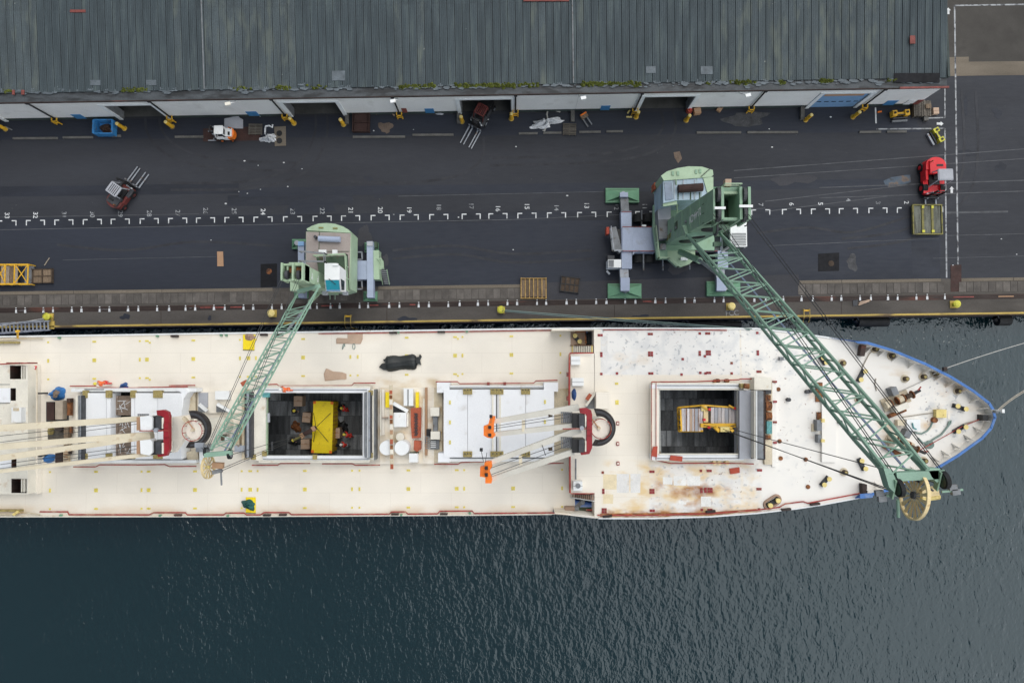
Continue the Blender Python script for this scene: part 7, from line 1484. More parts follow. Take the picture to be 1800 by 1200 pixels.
# things between the aft crane and hold
for (nm, m, x0, y0, x1, y1, z_) in (('side_plate', 'deck_fore', 348, 688, 427, 726, .35), ('white_cover', 'white', 378, 687, 403, 702, .9), ('panel', 'foam_grey', 349, 690, 365, 716, .5)): blk(nm, m, x0, y0, x1, y1, ZD + z_, ZD + .02)
for x0, y0, x1, y1 in ((348, 711, 362, 724), (380, 711, 402, 724)): MB().prism([(x0, y0), (x0 + 4, y0), (x1, y1), (x0, y1)], ZD + .6, ZD + .36).build('dark_wedge', 'mid_grey', SHIP); MB().bar(W(x0 + 2, y0 - 1, ZD + 1.0), W(x1 + 2, y1 - 2, ZD + .8), .3).build('wedge_cover', 'white', SHIP)
for (nm, m, pts, z_) in (('bracket_plate', 'cream_dirty', ((325, 795), (346, 790), (350, 815), (331, 812)), .9), ('deck_locker', 'white', ((350, 790), (360, 790), (360, 813), (351, 816)), 1.6), ('rope_box', 'white', ((297, 797), (318, 795), (322, 812), (300, 814)), 1.1), ('yellow_beam', 'cream_dirty', ((414, 745), (420, 745), (421, 790), (414, 790)), .8), ('wood_block', 'wood', ((388, 765), (395, 765), (396, 775), (388, 774)), .6), ('white_box', 'white', ((395, 767), (401, 767), (401, 775), (395, 775)), .7)): MB().prism(pts, ZD + z_, ZD + .02).build(nm, m, SHIP)
for x0, x1 in ((344, 362), (412, 433)): blk('grey_clamp', 'steel', x0, 783, x1, 794, ZD + 1.8, ZD + .02)
# ------------------------------------------------------------------ stern side structure at the left edge
def holed(name, m, x0, y0, x1, y1, zt, zb, holes, parent=SHIP):
    P0 = lambda a, b_: W(a, b_, zt)
    xs = sorted(set([x0, x1] + [h for q in holes for h in (q[0], q[2])])); ys = sorted(set([y0, y1] + [h for q in holes for h in (q[1], q[3])])); b = MB(); ny = len(ys)
    for x in xs: b.v += [P0(x, y) for y in ys]
    for i in range(len(xs) - 1):
        for j in range(ny - 1):
            cx, cy = (xs[i] + xs[i+1]) / 2, (ys[j] + ys[j+1]) / 2
            if not any(q[0] < cx < q[2] and q[1] < cy < q[3] for q in holes): a = i * ny + j; b.f.append((a + 1, a + ny + 1, a + ny, a))
    o = b.build(name, m, parent); s_ = MB(); s_.prism([(x0, y0), (x1, y0), (x1, y1), (x0, y1)], zt - .004, zb); s_.f = s_.f[2:]; s_.build(name + '_side', m, parent)
    for q in holes: w_ = MB().prism([(q[0], q[1]), (q[2], q[1]), (q[2], q[3]), (q[0], q[3])], zt - .002, zb + .02); w_.f = [w_.f[1][::-1]] + [f[::-1] for f in w_.f[2:]]; w_.build('well', 'rail_rust', parent)
    return o
HX = holed('cross_house', 'offwhite', -60, 641, 49, 868, ZD + 1.9, ZD, [(17.5, 642.5, 45, 666), (18.5, 682, 28, 704), (20, 804, 29, 827), (20, 841, 47, 866)])
for y in (642.5, 841):
    for x in (37, 41.2): blk('well_beam', 'offwhite', x, y + .5, x + 1.6, y + 23.5, ZD + 1.95, ZD + 1.6)
    MB().tube([W(22, y + 16, ZD + .4), W(32, y + 12, ZD + .5), W(30, y + 19, ZD + .4)], .16, 6).build('coiled_hose', 'hinge_olive', SHIP)
for y0, y1 in ((675, 676), (708, 709)): blk('roof_seam', 'mid_grey', -40, y0, 17, y1, ZD + 1.94, ZD + 1.901)
blk('roof_plate', 'hatch_white', -50, 682, 17.5, 707, ZD + 2.0, ZD + 1.905); blk('roof_plate', 'hatch_white', -50, 806, 19, 828, ZD + 2.0, ZD + 1.905)
blk('vent_unit', 'white', 20, 716, 37, 742, ZD + 2.6, ZD + 1.905); blk('vent_mouth', 'cream_dirty', 23, 716.5, 33, 722, ZD + 2.65, ZD + 2.601)
MB().prism([(49.5, 641), (64, 641), (64, 752), (66, 812), (66, 868), (49.5, 868)], ZD + .7, ZD + .02).build('side_step', 'deck_fore', SHIP)
pipe([(0, 640), (20, 639), (56, 638)], ZD + 2.4, .07, 'red_pipe'); pipe([(65, 645), (65, 745)], ZD + 1.4, .05, 'cream_dirty', 'guard_rail')
for x0, x1 in ((11, 20), (26, 35), (48, 59)): blk('red_box', 'red_dull', x0, 636.7, x1, 639, ZD + 2.5, ZD + 1.9)
blk('red_hatch', 'red', 57, 643, 63, 649, ZD + .9, ZD + .701); blk('red_hatch_lid', 'white', 59, 644.5, 61.5, 647.5, ZD + .95, ZD + .901)
for y in (690, 800): blk('black_float', 'black', 66.5, y, 71, y + 2.6, ZD + 1.2, ZD + .02)
blk('yellow_fairlead', 'hinge_olive', -40, 600, 30, 603.5, ZD + .5, ZD + .02); blk('yellow_fairlead', 'hinge_olive', -40, 896, 36, 899, ZD + .5, ZD + .02)
for pts in ([(-40, 903), (20, 904), (40, 900), (70, 904)], [(-20, 598), (40, 595), (75, 595)]): pipe(pts, ZD + .35, .08, 'cream_dirty', 'mooring_roller')
MB().bar(W(24, 904, ZD + .5), W(33, 898, ZD + .5), .25).build('yellow_lever', 'yellow_pale', SHIP)
yl = MB(); yl.bar(W(31, 581, ZD + 1.4), W(31, 594, ZD + .4), .22, .1); yl.bar(W(28, 582.5, ZD + 1.4), W(34, 581.5, ZD + 1.4), .2); yl.build('gangway_hook', 'yellow', SHIP)
# winch platforms beside the aft house: crates of gear
for (nm, m, x0, y0, x1, y1, h) in (('gear_tray', 'dark_grey', 81, 706, 118, 741, .3), ('gear_box', 'rust_plate', 82, 707, 95, 738, .8), ('gear_crate', 'plank_pale', 97, 704, 110, 737, 1.0), ('rust_frame', 'rust', 118, 700, 124, 730, .7), ('winch_bed', 'wood_grey', 84, 744, 112, 775, .4), ('rust_frame', 'wood', 112, 746, 120, 790, .8), ('rust_frame', 'rust', 120, 746, 125, 762, .6), ('dark_box', 'rail_rust', 97, 745, 108, 757, 1.0), ('dark_box', 'rail_rust', 97, 792, 108, 815, .9), ('cream_ladder', 'cream_dirty', 111, 790, 119, 815, .7), ('dark_box', 'rail_rust', 118, 787, 124, 798, .6), ('brown_patch', 'junk_brown', 117, 700, 123, 707, .9)):
    blk(nm, m, x0, y0, x1, y1, ZD + h, ZD + .02 if h < .5 else ZD + .31)
MB().tube([W(88, 757, ZD + 1.0), W(91, 757, ZD + 1.0)], .42, 16).build('rope_drum', 'hinge_olive', SHIP)
for k in range(5): blk('ladder_rung', 'rust', 111.5, 793 + k * 4.6, 118.5, 794.3 + k * 4.6, ZD + .75, ZD + .701)
# ------------------------------------------------------------------ stairs up to the fore deck
stp = MB()
for k in range(12):
    x = 1005 + k * 3.15; z_ = lerp(ZD + .2, ZF - .1, k / 11); blk('stair_tread', 'yellow_pale' if k in (0, 11) else 'offwhite', x, 607.5 - .3, x + 2.2, 619, z_ + .06, z_)
MB().bar(W(1003, 607, ZD + .1), W(1043, 607, ZF), .06, .2).build('stair_string', 'rust', SHIP); MB().bar(W(1003, 620, ZD + .1), W(1043, 620, ZF), .06, .2).build('stair_string', 'red_pipe', SHIP)
for k in range(11):
    x = 1006 + k * 3.5; z_ = lerp(ZD + .2, ZF - .1, k / 10); MB().prism([(x, 869 + k * .05), (x + 2.2, 869 + k * .05), (x + 2.2, 873 + k * .6), (x, 873 + k * .55)], z_ + .06, z_).build('stair_tread', 'cardboard_red', SHIP)
MB().bar(W(1004, 874, ZD + .1), W(1044, 880, ZF), .06, .2).build('stair_string', 'white', SHIP); pipe([(1003, 867), (1045, 867)], ZF + .4, .06, 'red_pipe')
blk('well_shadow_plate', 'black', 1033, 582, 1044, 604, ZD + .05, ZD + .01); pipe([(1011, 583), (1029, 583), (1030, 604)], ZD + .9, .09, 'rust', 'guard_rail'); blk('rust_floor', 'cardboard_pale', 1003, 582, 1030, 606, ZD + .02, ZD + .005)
blk('grey_winch', 'cardboard_red', 993, 891, 1010, 901, ZD + .8, ZD + .02); pipe([(972, 898), (994, 897)], ZD + .3, .12, 'mid_grey', 'grey_pipe'); blk('well_deck', 'green_dark', 1012, 891, 1044, 903, ZD + .03, ZD + .008); pipe([(1030, 896), (1046, 896)], ZD + .4, .1, 'red_pipe')
# sloping bulwark from main deck up to the fore deck, both sides
for pts in ([(975, 902), (1003, 905.5), (1048, 911), (1048, 907.5), (1003, 902.5), (975, 900)], [(970, 578), (1048, 577), (1048, 580), (970, 581)]): MB().prism(pts, ZF - .05, ZD).build('side_bulwark', 'deck_cream', SHIP)
# ------------------------------------------------------------------ fore deck fittings
def bitts(a, b_, z, ring=None, cap='yellow_pale', base='dark_grey'):
    p, q = W(*a, z), W(*b_, z); d = (q - p).normalized()
    B = MB().bar(p - d * .22 + Vector((0, 0, .1)), q + d * .22 + Vector((0, 0, .1)), .42, .2).build('mooring_bitts', base if not ring else 'black', SHIP)
    if ring:
        m_ = (p + q) / 2; n = 20; rr = (q - p).length / 2; nn_ = Vector((-d.y, d.x, 0)); b = MB(); pts = [m_ + d * (rr * (1 if math.cos(t_) >= 0 else -1) + .42 * math.cos(t_)) * 1.0 + nn_ * .42 * math.sin(t_) + Vector((0, 0, .06)) for t_ in (2 * math.pi * k / n for k in range(n + 1))]
        b.tube(pts, .14, 6); b.build('bitts_ring', ring, B)
    for c in (p, q): MB().cyl(c, .17, z + .2, z + .6, 12).build('post', base if not ring else cap, B); MB().cyl(c, .24, z + .6, z + .66, 14).build('post_cap', cap, B)
for a, b_ in (((1442.5, 629), (1448, 637)), ((1516, 652.5), (1508.5, 667)), ((1677, 713), (1691.5, 718)), ((1678, 757), (1691, 749.5)), ((1510, 808.5), (1516.5, 822)), ((1453, 840), (1444.5, 850))): bitts(a, b_, ZF)
bitts((1350.5, 886), (1364, 877.5), ZF, 'cardboard_red'); bitts((1010, 590.5), (1018, 600.5), ZD); bitts((1023, 881), (1013, 891), ZD, None, 'mid_grey', 'mid_grey')
for x, y in ((1480, 638), (1590, 665.5), (1621.5, 662), (1508.5, 701.5), (1483, 829), (1623, 809), (1566, 625.5), (1537, 613.5), (1642, 656), (1682, 687)):
    c = W(x, y, ZF); P = MB().cyl(c, .42, ZF + .015, ZF + .06, 14).build('roller_base', 'cream_dirty', SHIP); MB().cyl(c, .24, ZF + .061, ZF + .5, 14).build('roller', 'wood_dark', P); MB().cyl(c, .15, ZF + .5, ZF + .56, 12).build('roller_cap', 'hinge_olive', P)
def windlass(x, y, ang, s=1.0):
    c = W(x, y, ZF); L_ = MB().box(c, 3.4 * s, 1.5 * s, ZF + .02, ZF + .22).build('windlass', 'cream_dirty', SHIP)
    co, si = math.cos(ang), math.sin(ang)
    def pt(u, v, z_): return c + Vector((u * co - v * si, u * si + v * co, z_)) * 1.0
    me = L_.data
    for v in me.vertices: v.co = Vector((v.co.x * co - v.co.y * si, v.co.x * si + v.co.y * co, v.co.z))
    for u, r, w_, m in ((-1.2, .42, .5, 'cream_dirty'), (.2, .40, .5, 'cream_dirty'), (1.1, .30, .6, 'wood_dark')): MB().tube([pt(u - w_ / 2, .1, .75), pt(u + w_ / 2, .1, .75)], r * s, 16).build('drum', m, L_)
    for u in (-.85, -.15, .55, 1.5): MB().tube([pt(u - .05, .1, .75), pt(u + .05, .1, .75)], .5 * s, 18).build('drum_flange', 'rust', L_)
    b = MB(); p = [pt(-.9, -.9, .0), pt(.5, -.9, .0), pt(.5, -.3, .0), pt(-.9, -.3, .0)]; b.wprism([q[:2] for q in p], ZF + 1.2, ZF + .23); b.build('gear_case', 'offwhite', L_)
    b = MB(); p = [pt(-.4, .7, .0), pt(.2, .7, .0), pt(.2, 1.5, .0), pt(-.4, 1.5, .0)]; b.wprism([q[:2] for q in p], ZF + 1.0, ZF + .02); b.build('motor', 'mid_grey', L_)
    MB().tube([pt(-1.5, -1.1, .45), pt(.4, -1.1, .45)], .22, 10).build('brake_drum', 'rust', L_); MB().tube([pt(1.5, .1, .75), pt(2.4, .2, .75)], .16, 10).build('warping_head', 'black', L_); MB().tube([pt(1.9, .1, .8), pt(2.6, .5, .8)], .08, 6).build('red_lever', 'red_pipe', L_)
windlass(1573, 704, R(22), .85); windlass(1580, 778, R(-28), .85)
MB().prism([(1618, 757), (1640, 760), (1640, 764), (1618, 764)], ZF + .02, ZF + .005).build('deck_plate', 'deck_fore', SHIP)
for (nm, m, x0, y0, x1, y1, z_) in (('deck_hatch', 'white', 1594, 737, 1618, 757, .5), ('deck_locker', 'cream_dirty', 1578, 738, 1590, 748, .6), ('hawse_cover', 'yellow_pale', 1646, 719.5, 1664, 734, .55), ('deck_patch', 'deck_cream', 1666, 722, 1670, 736, .03)): blk(nm, m, x0, y0, x1, y1, ZF + z_, ZF + .02)
MB().tube([W(1604, 743, ZF + .6), W(1606, 752, ZF + .6), W(1611, 754, ZF + .55)], .07, 6).build('valve_handle', 'teal_chipped', SHIP); MB().cyl(W(1640, 737.5, ZF), .28, ZF + .02, ZF + .4, 12).build('chain_stopper', 'rust', SHIP)
for (x0, y0, x1, y1, m) in ((1434, 672, 1446, 706, 'rust'), (1436, 724, 1445, 740, 'rust'), (1427, 745, 1435, 758, 'cream_dirty')): blk('rust_tray', m, x0, y0, x1, y1, ZF + .15, ZF + .02)
blk('deck_step', 'deck_fore', 1445, 703, 1470, 812, ZF + .3, ZF + .02); blk('step_gear', 'mid_grey', 1436, 738, 1445, 757, ZF + .8, ZF + .02); blk('step_lamp', 'yellow_pale', 1444, 736, 1450, 742, ZF + .9, ZF + .31); blk('step_lamp', 'yellow_pale', 1444, 772, 1450, 777, ZF + .9, ZF + .31); blk('step_gear', 'mid_grey', 1438, 764, 1444, 778, ZF + .7, ZF + .02)
for x, y in ((1422, 687), (1474, 741), (1384, 702), (1417, 688)): MB().cyl(W(x, y, ZF), .2, ZF + .02, ZF + .5, 10).build('sounding_pipe', 'dark_grey', SHIP)
for x, y in ((1368, 684), (1420, 855), (1416, 807), (1370, 775), (1372, 805)): MB().cyl(W(x, y, ZF), .22, ZF + .01, ZF + .1, 10).build('deck_plug', 'rust', SHIP)
blk('bollard_base', 'mid_grey', 1371, 627, 1378, 633, ZF + .4, ZF + .02)
for pts, m, r_ in (([(1640, 739), (1636, 750), (1630, 757), (1620, 762), (1608, 760)], 'rope_green', .09), ([(1671, 743), (1664, 752), (1655, 763), (1640, 772), (1632, 778), (1622, 778), (1614, 770)], 'rope_green', .1), ([(1671, 743), (1672, 739), (1668, 741), (1666, 748)], 'rope_green', .08), ([(1731, 736), (1700, 743), (1690, 747)], 'rope_tan', .06), ([(1640, 661), (1604, 678), (1575, 690)], 'rope_white', .04), ([(1537, 613), (1528, 622), (1517, 643), (1514, 653)], 'rope_tan', .05), ([(1649, 724), (1620, 728), (1585, 733)], 'rope_tan', .05), ([(1480, 640), (1484, 650), (1484, 660)], 'rope_tan', .04), ([(1540, 665), (1538, 675), (1541, 687)], 'rope_tan', .05)): pipe(pts, ZF + .08, r_, m, 'deck_rope')
for k in range(3): r_ = .42 - .11 * k; c = W(1634, 781, ZF + .06 + .05 * k); MB().tube([c + Vector((r_ * math.cos(j * .45), r_ * .9 * math.sin(j * .45), 0)) for j in range(15)], .07, 6).build('rope_coil', 'rope_green', SHIP)
pipe([(1600, 800), (1640, 778), (1690, 750), (1728, 734)], ZF + .3, .045, 'red_pipe')
FL = blk('bow_fairlead', 'black', 1728, 729, 1737, 739, ZF + .9, ZF + .02); MB().tube([W(1724, 731, ZF + .5), W(1729, 731, ZF + .5)], .12, 8).build('fairlead_roller', 'rust', FL)
js = MB().tube([W(1744, 721, ZB + .2), W(1763, 722, ZB + 1.6)], .10, 8).build('jackstaff', 'white', SHIP); MB().box(W(1762, 722, ZB + 1.6), .25, .35, ZB + 1.5, ZB + 1.75).build('lamp', 'white', js); MB().box(W(1750, 723, ZB + .6), .3, .3, ZB + .4, ZB + .8).build('lamp', 'mid_grey', js)
for (x0, y0, x1, y1, m, z_) in ((1004, 626, 1020, 641, 'white', .7), (1006, 664, 1026, 678, 'white', .7), (1048, 689, 1073, 718, 'deck_fore', 1.5), (1008, 846, 1024, 862, 'white', .9)): B = blk('deck_hatch', m, x0, y0, x1, y1, ZF + z_, ZF + .02); (blk('hatch_seam', 'mid_grey', x0, (y0 + y1) / 2 - .3, x1, (y0 + y1) / 2 + .3, ZF + z_ + .02, ZF + z_ + .001, B) if x1 < 1040 else None)
MB().prism([(1030, 716), (1048, 692), (1048, 718), (1034, 718)], ZF + .15, ZF + .02).build('ramp_well', 'mid_grey', SHIP); MB().bar(W(1030, 713, ZF + .8), W(1047, 689, ZF + .8), .22, .3).build('ramp_edge', 'offwhite', SHIP); MB().bar(W(1032, 703, ZF + .7), W(1039, 693, ZF + .7), .45, .3).build('orange_pad', 'oxide', SHIP)
pipe([(1012, 806), (1012, 842)], ZF + .4, .08, 'mid_grey', 'grey_pipe'); MB().cyl(W(1016, 853, ZF + .9), .25, ZF + .901, ZF + 1.1, 10).build('hatch_wheel', 'mid_grey', SHIP)

# ================================================================== LOOSE THINGS ON AND IN THE SHIP
# yellow container on the hook
a, b_ = W(550.5, 704.5, .75), W(583, 796, .75); zc = 0.75
KT = [(551, 704.5), (586, 705.5), (583.5, 796.5), (547.5, 795.5)]
c = W(567, 750, zc - 2.55); t_ = thing('shipping_container', 'bright yellow shipping container slung from the smaller crane in the open hold', 'container', c)
MB().prism([(552, 706), (585, 707), (582.5, 795), (548.5, 794)], zc - .05, zc - 2.45).build('body', 'yellow_bright', t_)
MB().prism(KT, zc, zc - .049).build('roof', 'yellow_bright', t_)
for k in range(11):
    y = 709 + k * 8; MB().prism([(551.6 - k * .33, y), (585 - k * .24, y + .6), (585 - k * .24, y + 2.4), (551.6 - k * .33, y + 1.8)], zc + .012, zc + .001).build('roof_rib', 'yellow_bright', t_)
for x, y in ((553, 707), (583.5, 708), (581, 794), (549.5, 793)): MB().box(W(x, y, zc), .3, .3, zc - .12, zc + .03).build('corner_casting', 'orange', t_)
for k in range(12):
    p = lerp(W(584.5, 708, zc).y, W(582, 794, zc).y, (k + .5) / 12); xx = lerp(W(585, 707, zc).x, W(582.5, 795, zc).x, (k + .5) / 12); MB().box((xx + .02, p), .06, .2, zc - 2.3, zc - .15).build('side_rib', 'yellow', t_)
ZH = -2.13
def hcarton(x0, y0, x1, y1, h, label, rz=0.0, m='cardboard_pale'):
    zt = ZH + h; a, b_ = W(x0, y0, zt), W(x1, y1, zt); c = (a + b_) / 2; c.z = ZH; t_ = thing('carton', label, 'box', c, 'brown cartons stacked in the open hold')
    MB().box(c, b_.x - a.x, a.y - b_.y, ZH, zt).build('box', m, t_); MB().box(c, (b_.x - a.x) * .97, .08, zt, zt + .008).build('tape', 'cardboard', t_); MB().box(c + Vector((.05, .05, 0)), .25, .2, zt, zt + .007).build('label_patch', 'cardboard_red', t_); t_.rotation_euler = (0, 0, rz)
hcarton(516.5, 696, 531, 714, 1.3, 'largest brown carton in the hold, at its top edge left of the container'); hcarton(531.5, 725, 545.5, 742, 1.5, 'slightly turned brown carton beside the container, second from the hold top edge', R(-6)); hcarton(529, 772, 544, 789, 1.5, 'brown carton beneath the hook block at the hold lower edge'); hcarton(585, 752, 597, 770, 1.4, 'brown carton on the workers side of the yellow container')
lump('rusty_heap', 'rust', W(521, 750, ZH), 1.1, 1.3, .6, None, 12, rough=.4, label='heap of rust brown gear on the hold floor beside the turned carton', cat='gear heap'); lump('dark_gear', 'dark_grey', W(521, 776, ZH), 1.4, .9, .5, None, 14, rough=.45, label='dark heap of lashing gear near the hook block', cat='gear heap')
lump('lashing_gear', 'dark_grey', W(598, 716, ZH), .9, .8, .6, None, 15, rough=.5, label='dark lashing gear heap beside the container top end', cat='gear heap'); lump('dunnage_pile', 'black', W(604, 750, ZH), 1.2, 1.2, .3, None, 17, rough=.5, label='black dunnage pile beside the worker with the red jacket', cat='dunnage')
lump('wood_stack', 'wood_dark', W(590, 741, ZH), .9, .7, .5, None, 18, rough=.3, label='brown dunnage timber heap between container and workers', cat='dunnage')
MB().bar(W(478, 776, ZH + .1), W(478.5, 792, ZH + .1), .18, .1).build('pale_batten', 'foam_grey', None, 'short pale batten in the dark corner of the hold', 'batten')
WK = 'dock workers on the ship and in the hold'
person('worker in red jacket and yellow helmet at the top of the open hold', 612, 719, ZH + .05, R(60), 'coat_red', 'helmet_yellow', .3, group=WK)
person('worker in bright red coveralls reaching toward the brown carton beside the container', 619, 764, ZH + .05, R(70), 'coat_red', 'helmet_yellow', .4, group=WK)
person('worker in grey and red bending lowest in the open hold', 613, 780, ZH + .05, R(80), 'coat_red', 'helmet_white', .35, group=WK, trousers='coat_grey')
person('worker in black clothes and white helmet beside the container lower end', 594, 780, ZH + .05, R(90), 'coat_dark', 'helmet_white', .2, group=WK)
person('worker in dark clothes and yellow helmet between two cartons', 520, 722, ZH + .05, R(-70), 'coat_dark', 'helmet_yellow', .25, group=WK)
person('worker in dark clothes holding the hoist wires near the hook block', 516, 770, ZH + .05, R(-100), 'coat_dark', 'helmet_yellow', .35, group=WK)
person('worker in orange coat and yellow helmet on the cream deck beside the blue tarpaulin', 194, 672, ZD + .02, R(100), 'coat_orange', 'helmet_yellow', .45, group=WK, trousers='coat_red')
person('worker in orange coat and white helmet leaning over the hatch coaming', 512, 683.5, ZC + .14, R(90), 'coat_orange', 'helmet_white', .45, group=WK)
lump('blue_tarpaulin', 'tarp_blue_dark', W(219, 679, ZD + .02), 1.0, .7, .5, None, 19, rough=.4, rz=R(10), label='crumpled small blue tarpaulin beside the worker in orange', cat='tarpaulin')
lump('tarpaulin_cover', 'tarp_blue', W(103, 692, ZD + .02), 1.7, 1.4, 1.0, None, 20, rough=.22, label='bright blue tarpaulin over gear beside the aft hatch', cat='tarpaulin'); lump('brown_bundle', 'crate_brown', W(98, 692, ZD + .95), .7, .8, .25, None, 22, rough=.3, label='brown bundle poking out on top of the bright blue tarpaulin', cat='bundle')
lump('tarpaulin_cover', 'tarp_blue', W(88, 805, ZD + .02), 1.3, .9, .8, None, 23, rough=.2, label='smaller blue tarpaulin beside the dark box under the aft booms', cat='tarpaulin')
a = W(1009, 693, ZF + .02); lump('blue_cover', 'tarp_blue_dark', a, .55, 1.15, .4, None, 24, rough=.1, label='oval dark blue cover on the fore deck beside the red pipe', cat='cover')
# crates in the gap of the aft hatch
for k, (y0, y1) in enumerate(((695, 730), (737, 763), (773, 803))):
    a, b_ = W(195.5, y0, 4.6), W(230, y1, 4.6); c = (a + b_) / 2; c.z = 1.22; t_ = thing('cargo_crate', ('brown plastic wrapped crate in the hatch gap, end nearest the quay', 'brown plastic wrapped crate in the middle of the hatch gap', 'brown plastic wrapped crate in the hatch gap, end nearest open water')[k], 'crate', c, 'wrapped crates in the gap of the aft hatch')
    w_, d_ = b_.x - a.x, a.y - b_.y
    for i in range(3): MB().box(c + Vector(((i - 1) * w_ / 3, 0, 0)), w_ / 3 - .03, d_ - .05, 1.22, 4.55 - .04 * (i == 1)).build('crate_side', 'crate_brown', t_)
    MB().box(c + Vector((-w_ * .42, 0, 0)), w_ * .2, .28, 4.56, 4.75).build('pale_strap', 'white', t_)
    rf_ = random.Random(k + 60); fb = MB()
    for _ in range(7): p = c + Vector((rf_.uniform(-.1, .4) * w_, rf_.uniform(-.4, .4) * d_, 0)); p.z = 4.57; ang = rf_.uniform(0, 3.1); dv = Vector((math.cos(ang), math.sin(ang), 0)) * rf_.uniform(.2, .5); fb.bar(p - dv, p + dv, .05, .03)
    fb.build('torn_wrapping', 'net_white', t_)
# tarpaulin roll
R_ = W(700, 637, ZD + .02)
t_ = thing('tarpaulin_roll', 'long black tarpaulin roll with flared ends lying on the cream deck', 'tarpaulin', R_)
pr = []; rp = random.Random(2)
b = MB(); n = 14; P0, P1 = W(678, 639.5, ZD), W(732, 635.5, ZD); L_ = P1 - P0; dr_ = L_.normalized(); nr_ = Vector((-dr_.y, dr_.x, 0)); st = 16
for i in range(st + 1):
    f = i / st; p = P0.lerp(P1, f); rad = (.78 + .05 * math.sin(9 * f)) * (.72 if i == 0 else 1) * (.80 if i == st else 1)
    for k in range(n): an = math.pi * k / (n - 1); q = p + nr_ * math.cos(an) * rad * (1 + .05 * rp.uniform(-1, 1)); q.z = ZD + .02 + math.sin(an) * rad * .75 * (1 + .08 * math.sin(k * 2.2 + f * 3)); b.v.append(q)
for i in range(st):
    for k in range(n - 1): a0 = i * n + k; b.f.append((a0, a0 + n, a0 + n + 1, a0 + 1))
b.f += [tuple(range(n - 1, -1, -1)), tuple(range(st * n, st * n + n))]; b.build('roll', 'tarp_black', t_, smooth=True)
for pts in (((679, 630), (673, 632), (677, 636), (682, 637)), ((680, 637), (671, 639), (666, 645), (674, 650), (682, 651), (688, 648)), ((730, 627), (736, 627), (738, 622), (741, 626), (738, 633), (740, 641), (735, 639), (730, 643)), ((724, 650), (730, 646), (734, 640), (730, 637))): MB().prism(pts, ZD + .3, ZD + .02).build('flap', 'tarp_black', t_)
# yellow mats and what lies on them
for pts, lab in (([(427, 588), (449, 588), (447, 615), (427, 615)], 'yellow drip mat at the quay side deck edge'), ([(432, 873.5), (449.5, 873.5), (449.5, 901), (432, 901)], 'yellow drip mat at the open water side under the green tarpaulin')):
    m_ = thing('drip_mat', lab, 'mat', W(438, pts[0][1] + 13, ZD)); MB().prism(pts, ZD + .07, ZD + .055).build('mat', 'yellow_bright', m_)
    MB().prism([(pts[0][0], pts[2][1] - 1), pts[2], (pts[2][0], pts[2][1] + .8), (pts[0][0], pts[2][1] + .6)], ZD + .1, ZD + .056).build('edge_strip', 'flatrack', m_)
lump('brown_sack', 'cardboard_red', W(439, 592.5, ZD + .07), 1.2, .65, .2, None, 26, rough=.2, label='brown sack on the quay side yellow mat', cat='sack')
lump('green_tarpaulin', 'tarp_green', W(437, 886.5, ZD + .07), 1.6, .95, .55, None, 27, rough=.32, rz=R(-12), label='dark green tarpaulin bundle on the yellow mat', cat='tarpaulin')
sheetstack('cardboard_sheets', [(611, 585), (637.5, 585), (637.5, 596), (634, 604), (591, 604), (591, 595), (611, 595)], 'cardboard_pale', 'large flattened cardboard sheets against the deck edge with rope ends', 'cardboard', z=ZD + .01, n=2, step=.04)
sheetstack('cardboard_sheets', [(573, 647.5), (585, 652.5), (601, 654), (609, 657), (609, 666), (595, 667), (571, 669.5), (569, 657)], 'cardboard_pale', 'fan shaped flattened cardboard near the open hold', 'cardboard', z=ZD + .01, n=2, step=.04)
for x, lab in ((604, 'small rope loop below the flattened cardboard, tangled one'), (622, 'small oval rope loop below the flattened cardboard')):
    c = W(x, 609, ZD + .05); MB().tube([c + Vector((.14 * math.cos(j * .7), .3 * math.sin(j * .7 * (1 if x > 610 else 1.3)), 0)) for j in range(10)], .035, 5).build('rope_loop', 'rope_green', None, lab, 'rope')
# rust coloured stretchers and mats
t_ = thing('fender_net', 'rust red padded mat with dark links between the hatches', 'mat', W(731, 742, ZD + .55))
MB().prism([(722, 717), (740, 716), (740, 740), (739, 769), (724, 770), (722, 745)], ZD + 1.0, ZD + .56).build('pad', 'oxide', t_)
for k in range(13): MB().box(W(731 + (k % 2) * 1.2, 727 + k * 3.1, ZD + 1.05), .32, .11, ZD + 1.0, ZD + 1.14).build('chain_link', 'dark_grey', t_)
t_ = thing('red_cover', 'small rust red cover below the padded mat', 'cover', W(733, 783, ZD + .55)); MB().prism([(728, 774), (740, 775), (740, 789), (733, 794), (727, 790)], ZD + 1.1, ZD + .56).build('cover', 'oxide', t_)
for pts, lab in (([(1148, 785), (1156, 784), (1155, 803), (1144.5, 801)], 'red oxide mat draped at the fore hatch corner'), ([(1179, 800), (1200, 802), (1199, 811), (1177, 808.5)], 'red oxide mat lying on the fore hatch coaming'), ([(1282.5, 823.5), (1300, 821), (1300.5, 830.5), (1284, 833)], 'red oxide mat alone on the white fore deck')):
    z_ = ZG + .12 if pts[0][1] < 815 else ZF + .02
    c = W(sum(p[0] for p in pts) / 4, sum(p[1] for p in pts) / 4, z_); t_ = thing('red_mat', lab, 'mat', c, 'red oxide mats round the fore hatch'); MB().prism(pts, z_ + .12, z_).build('mat', 'oxide_mat', t_)
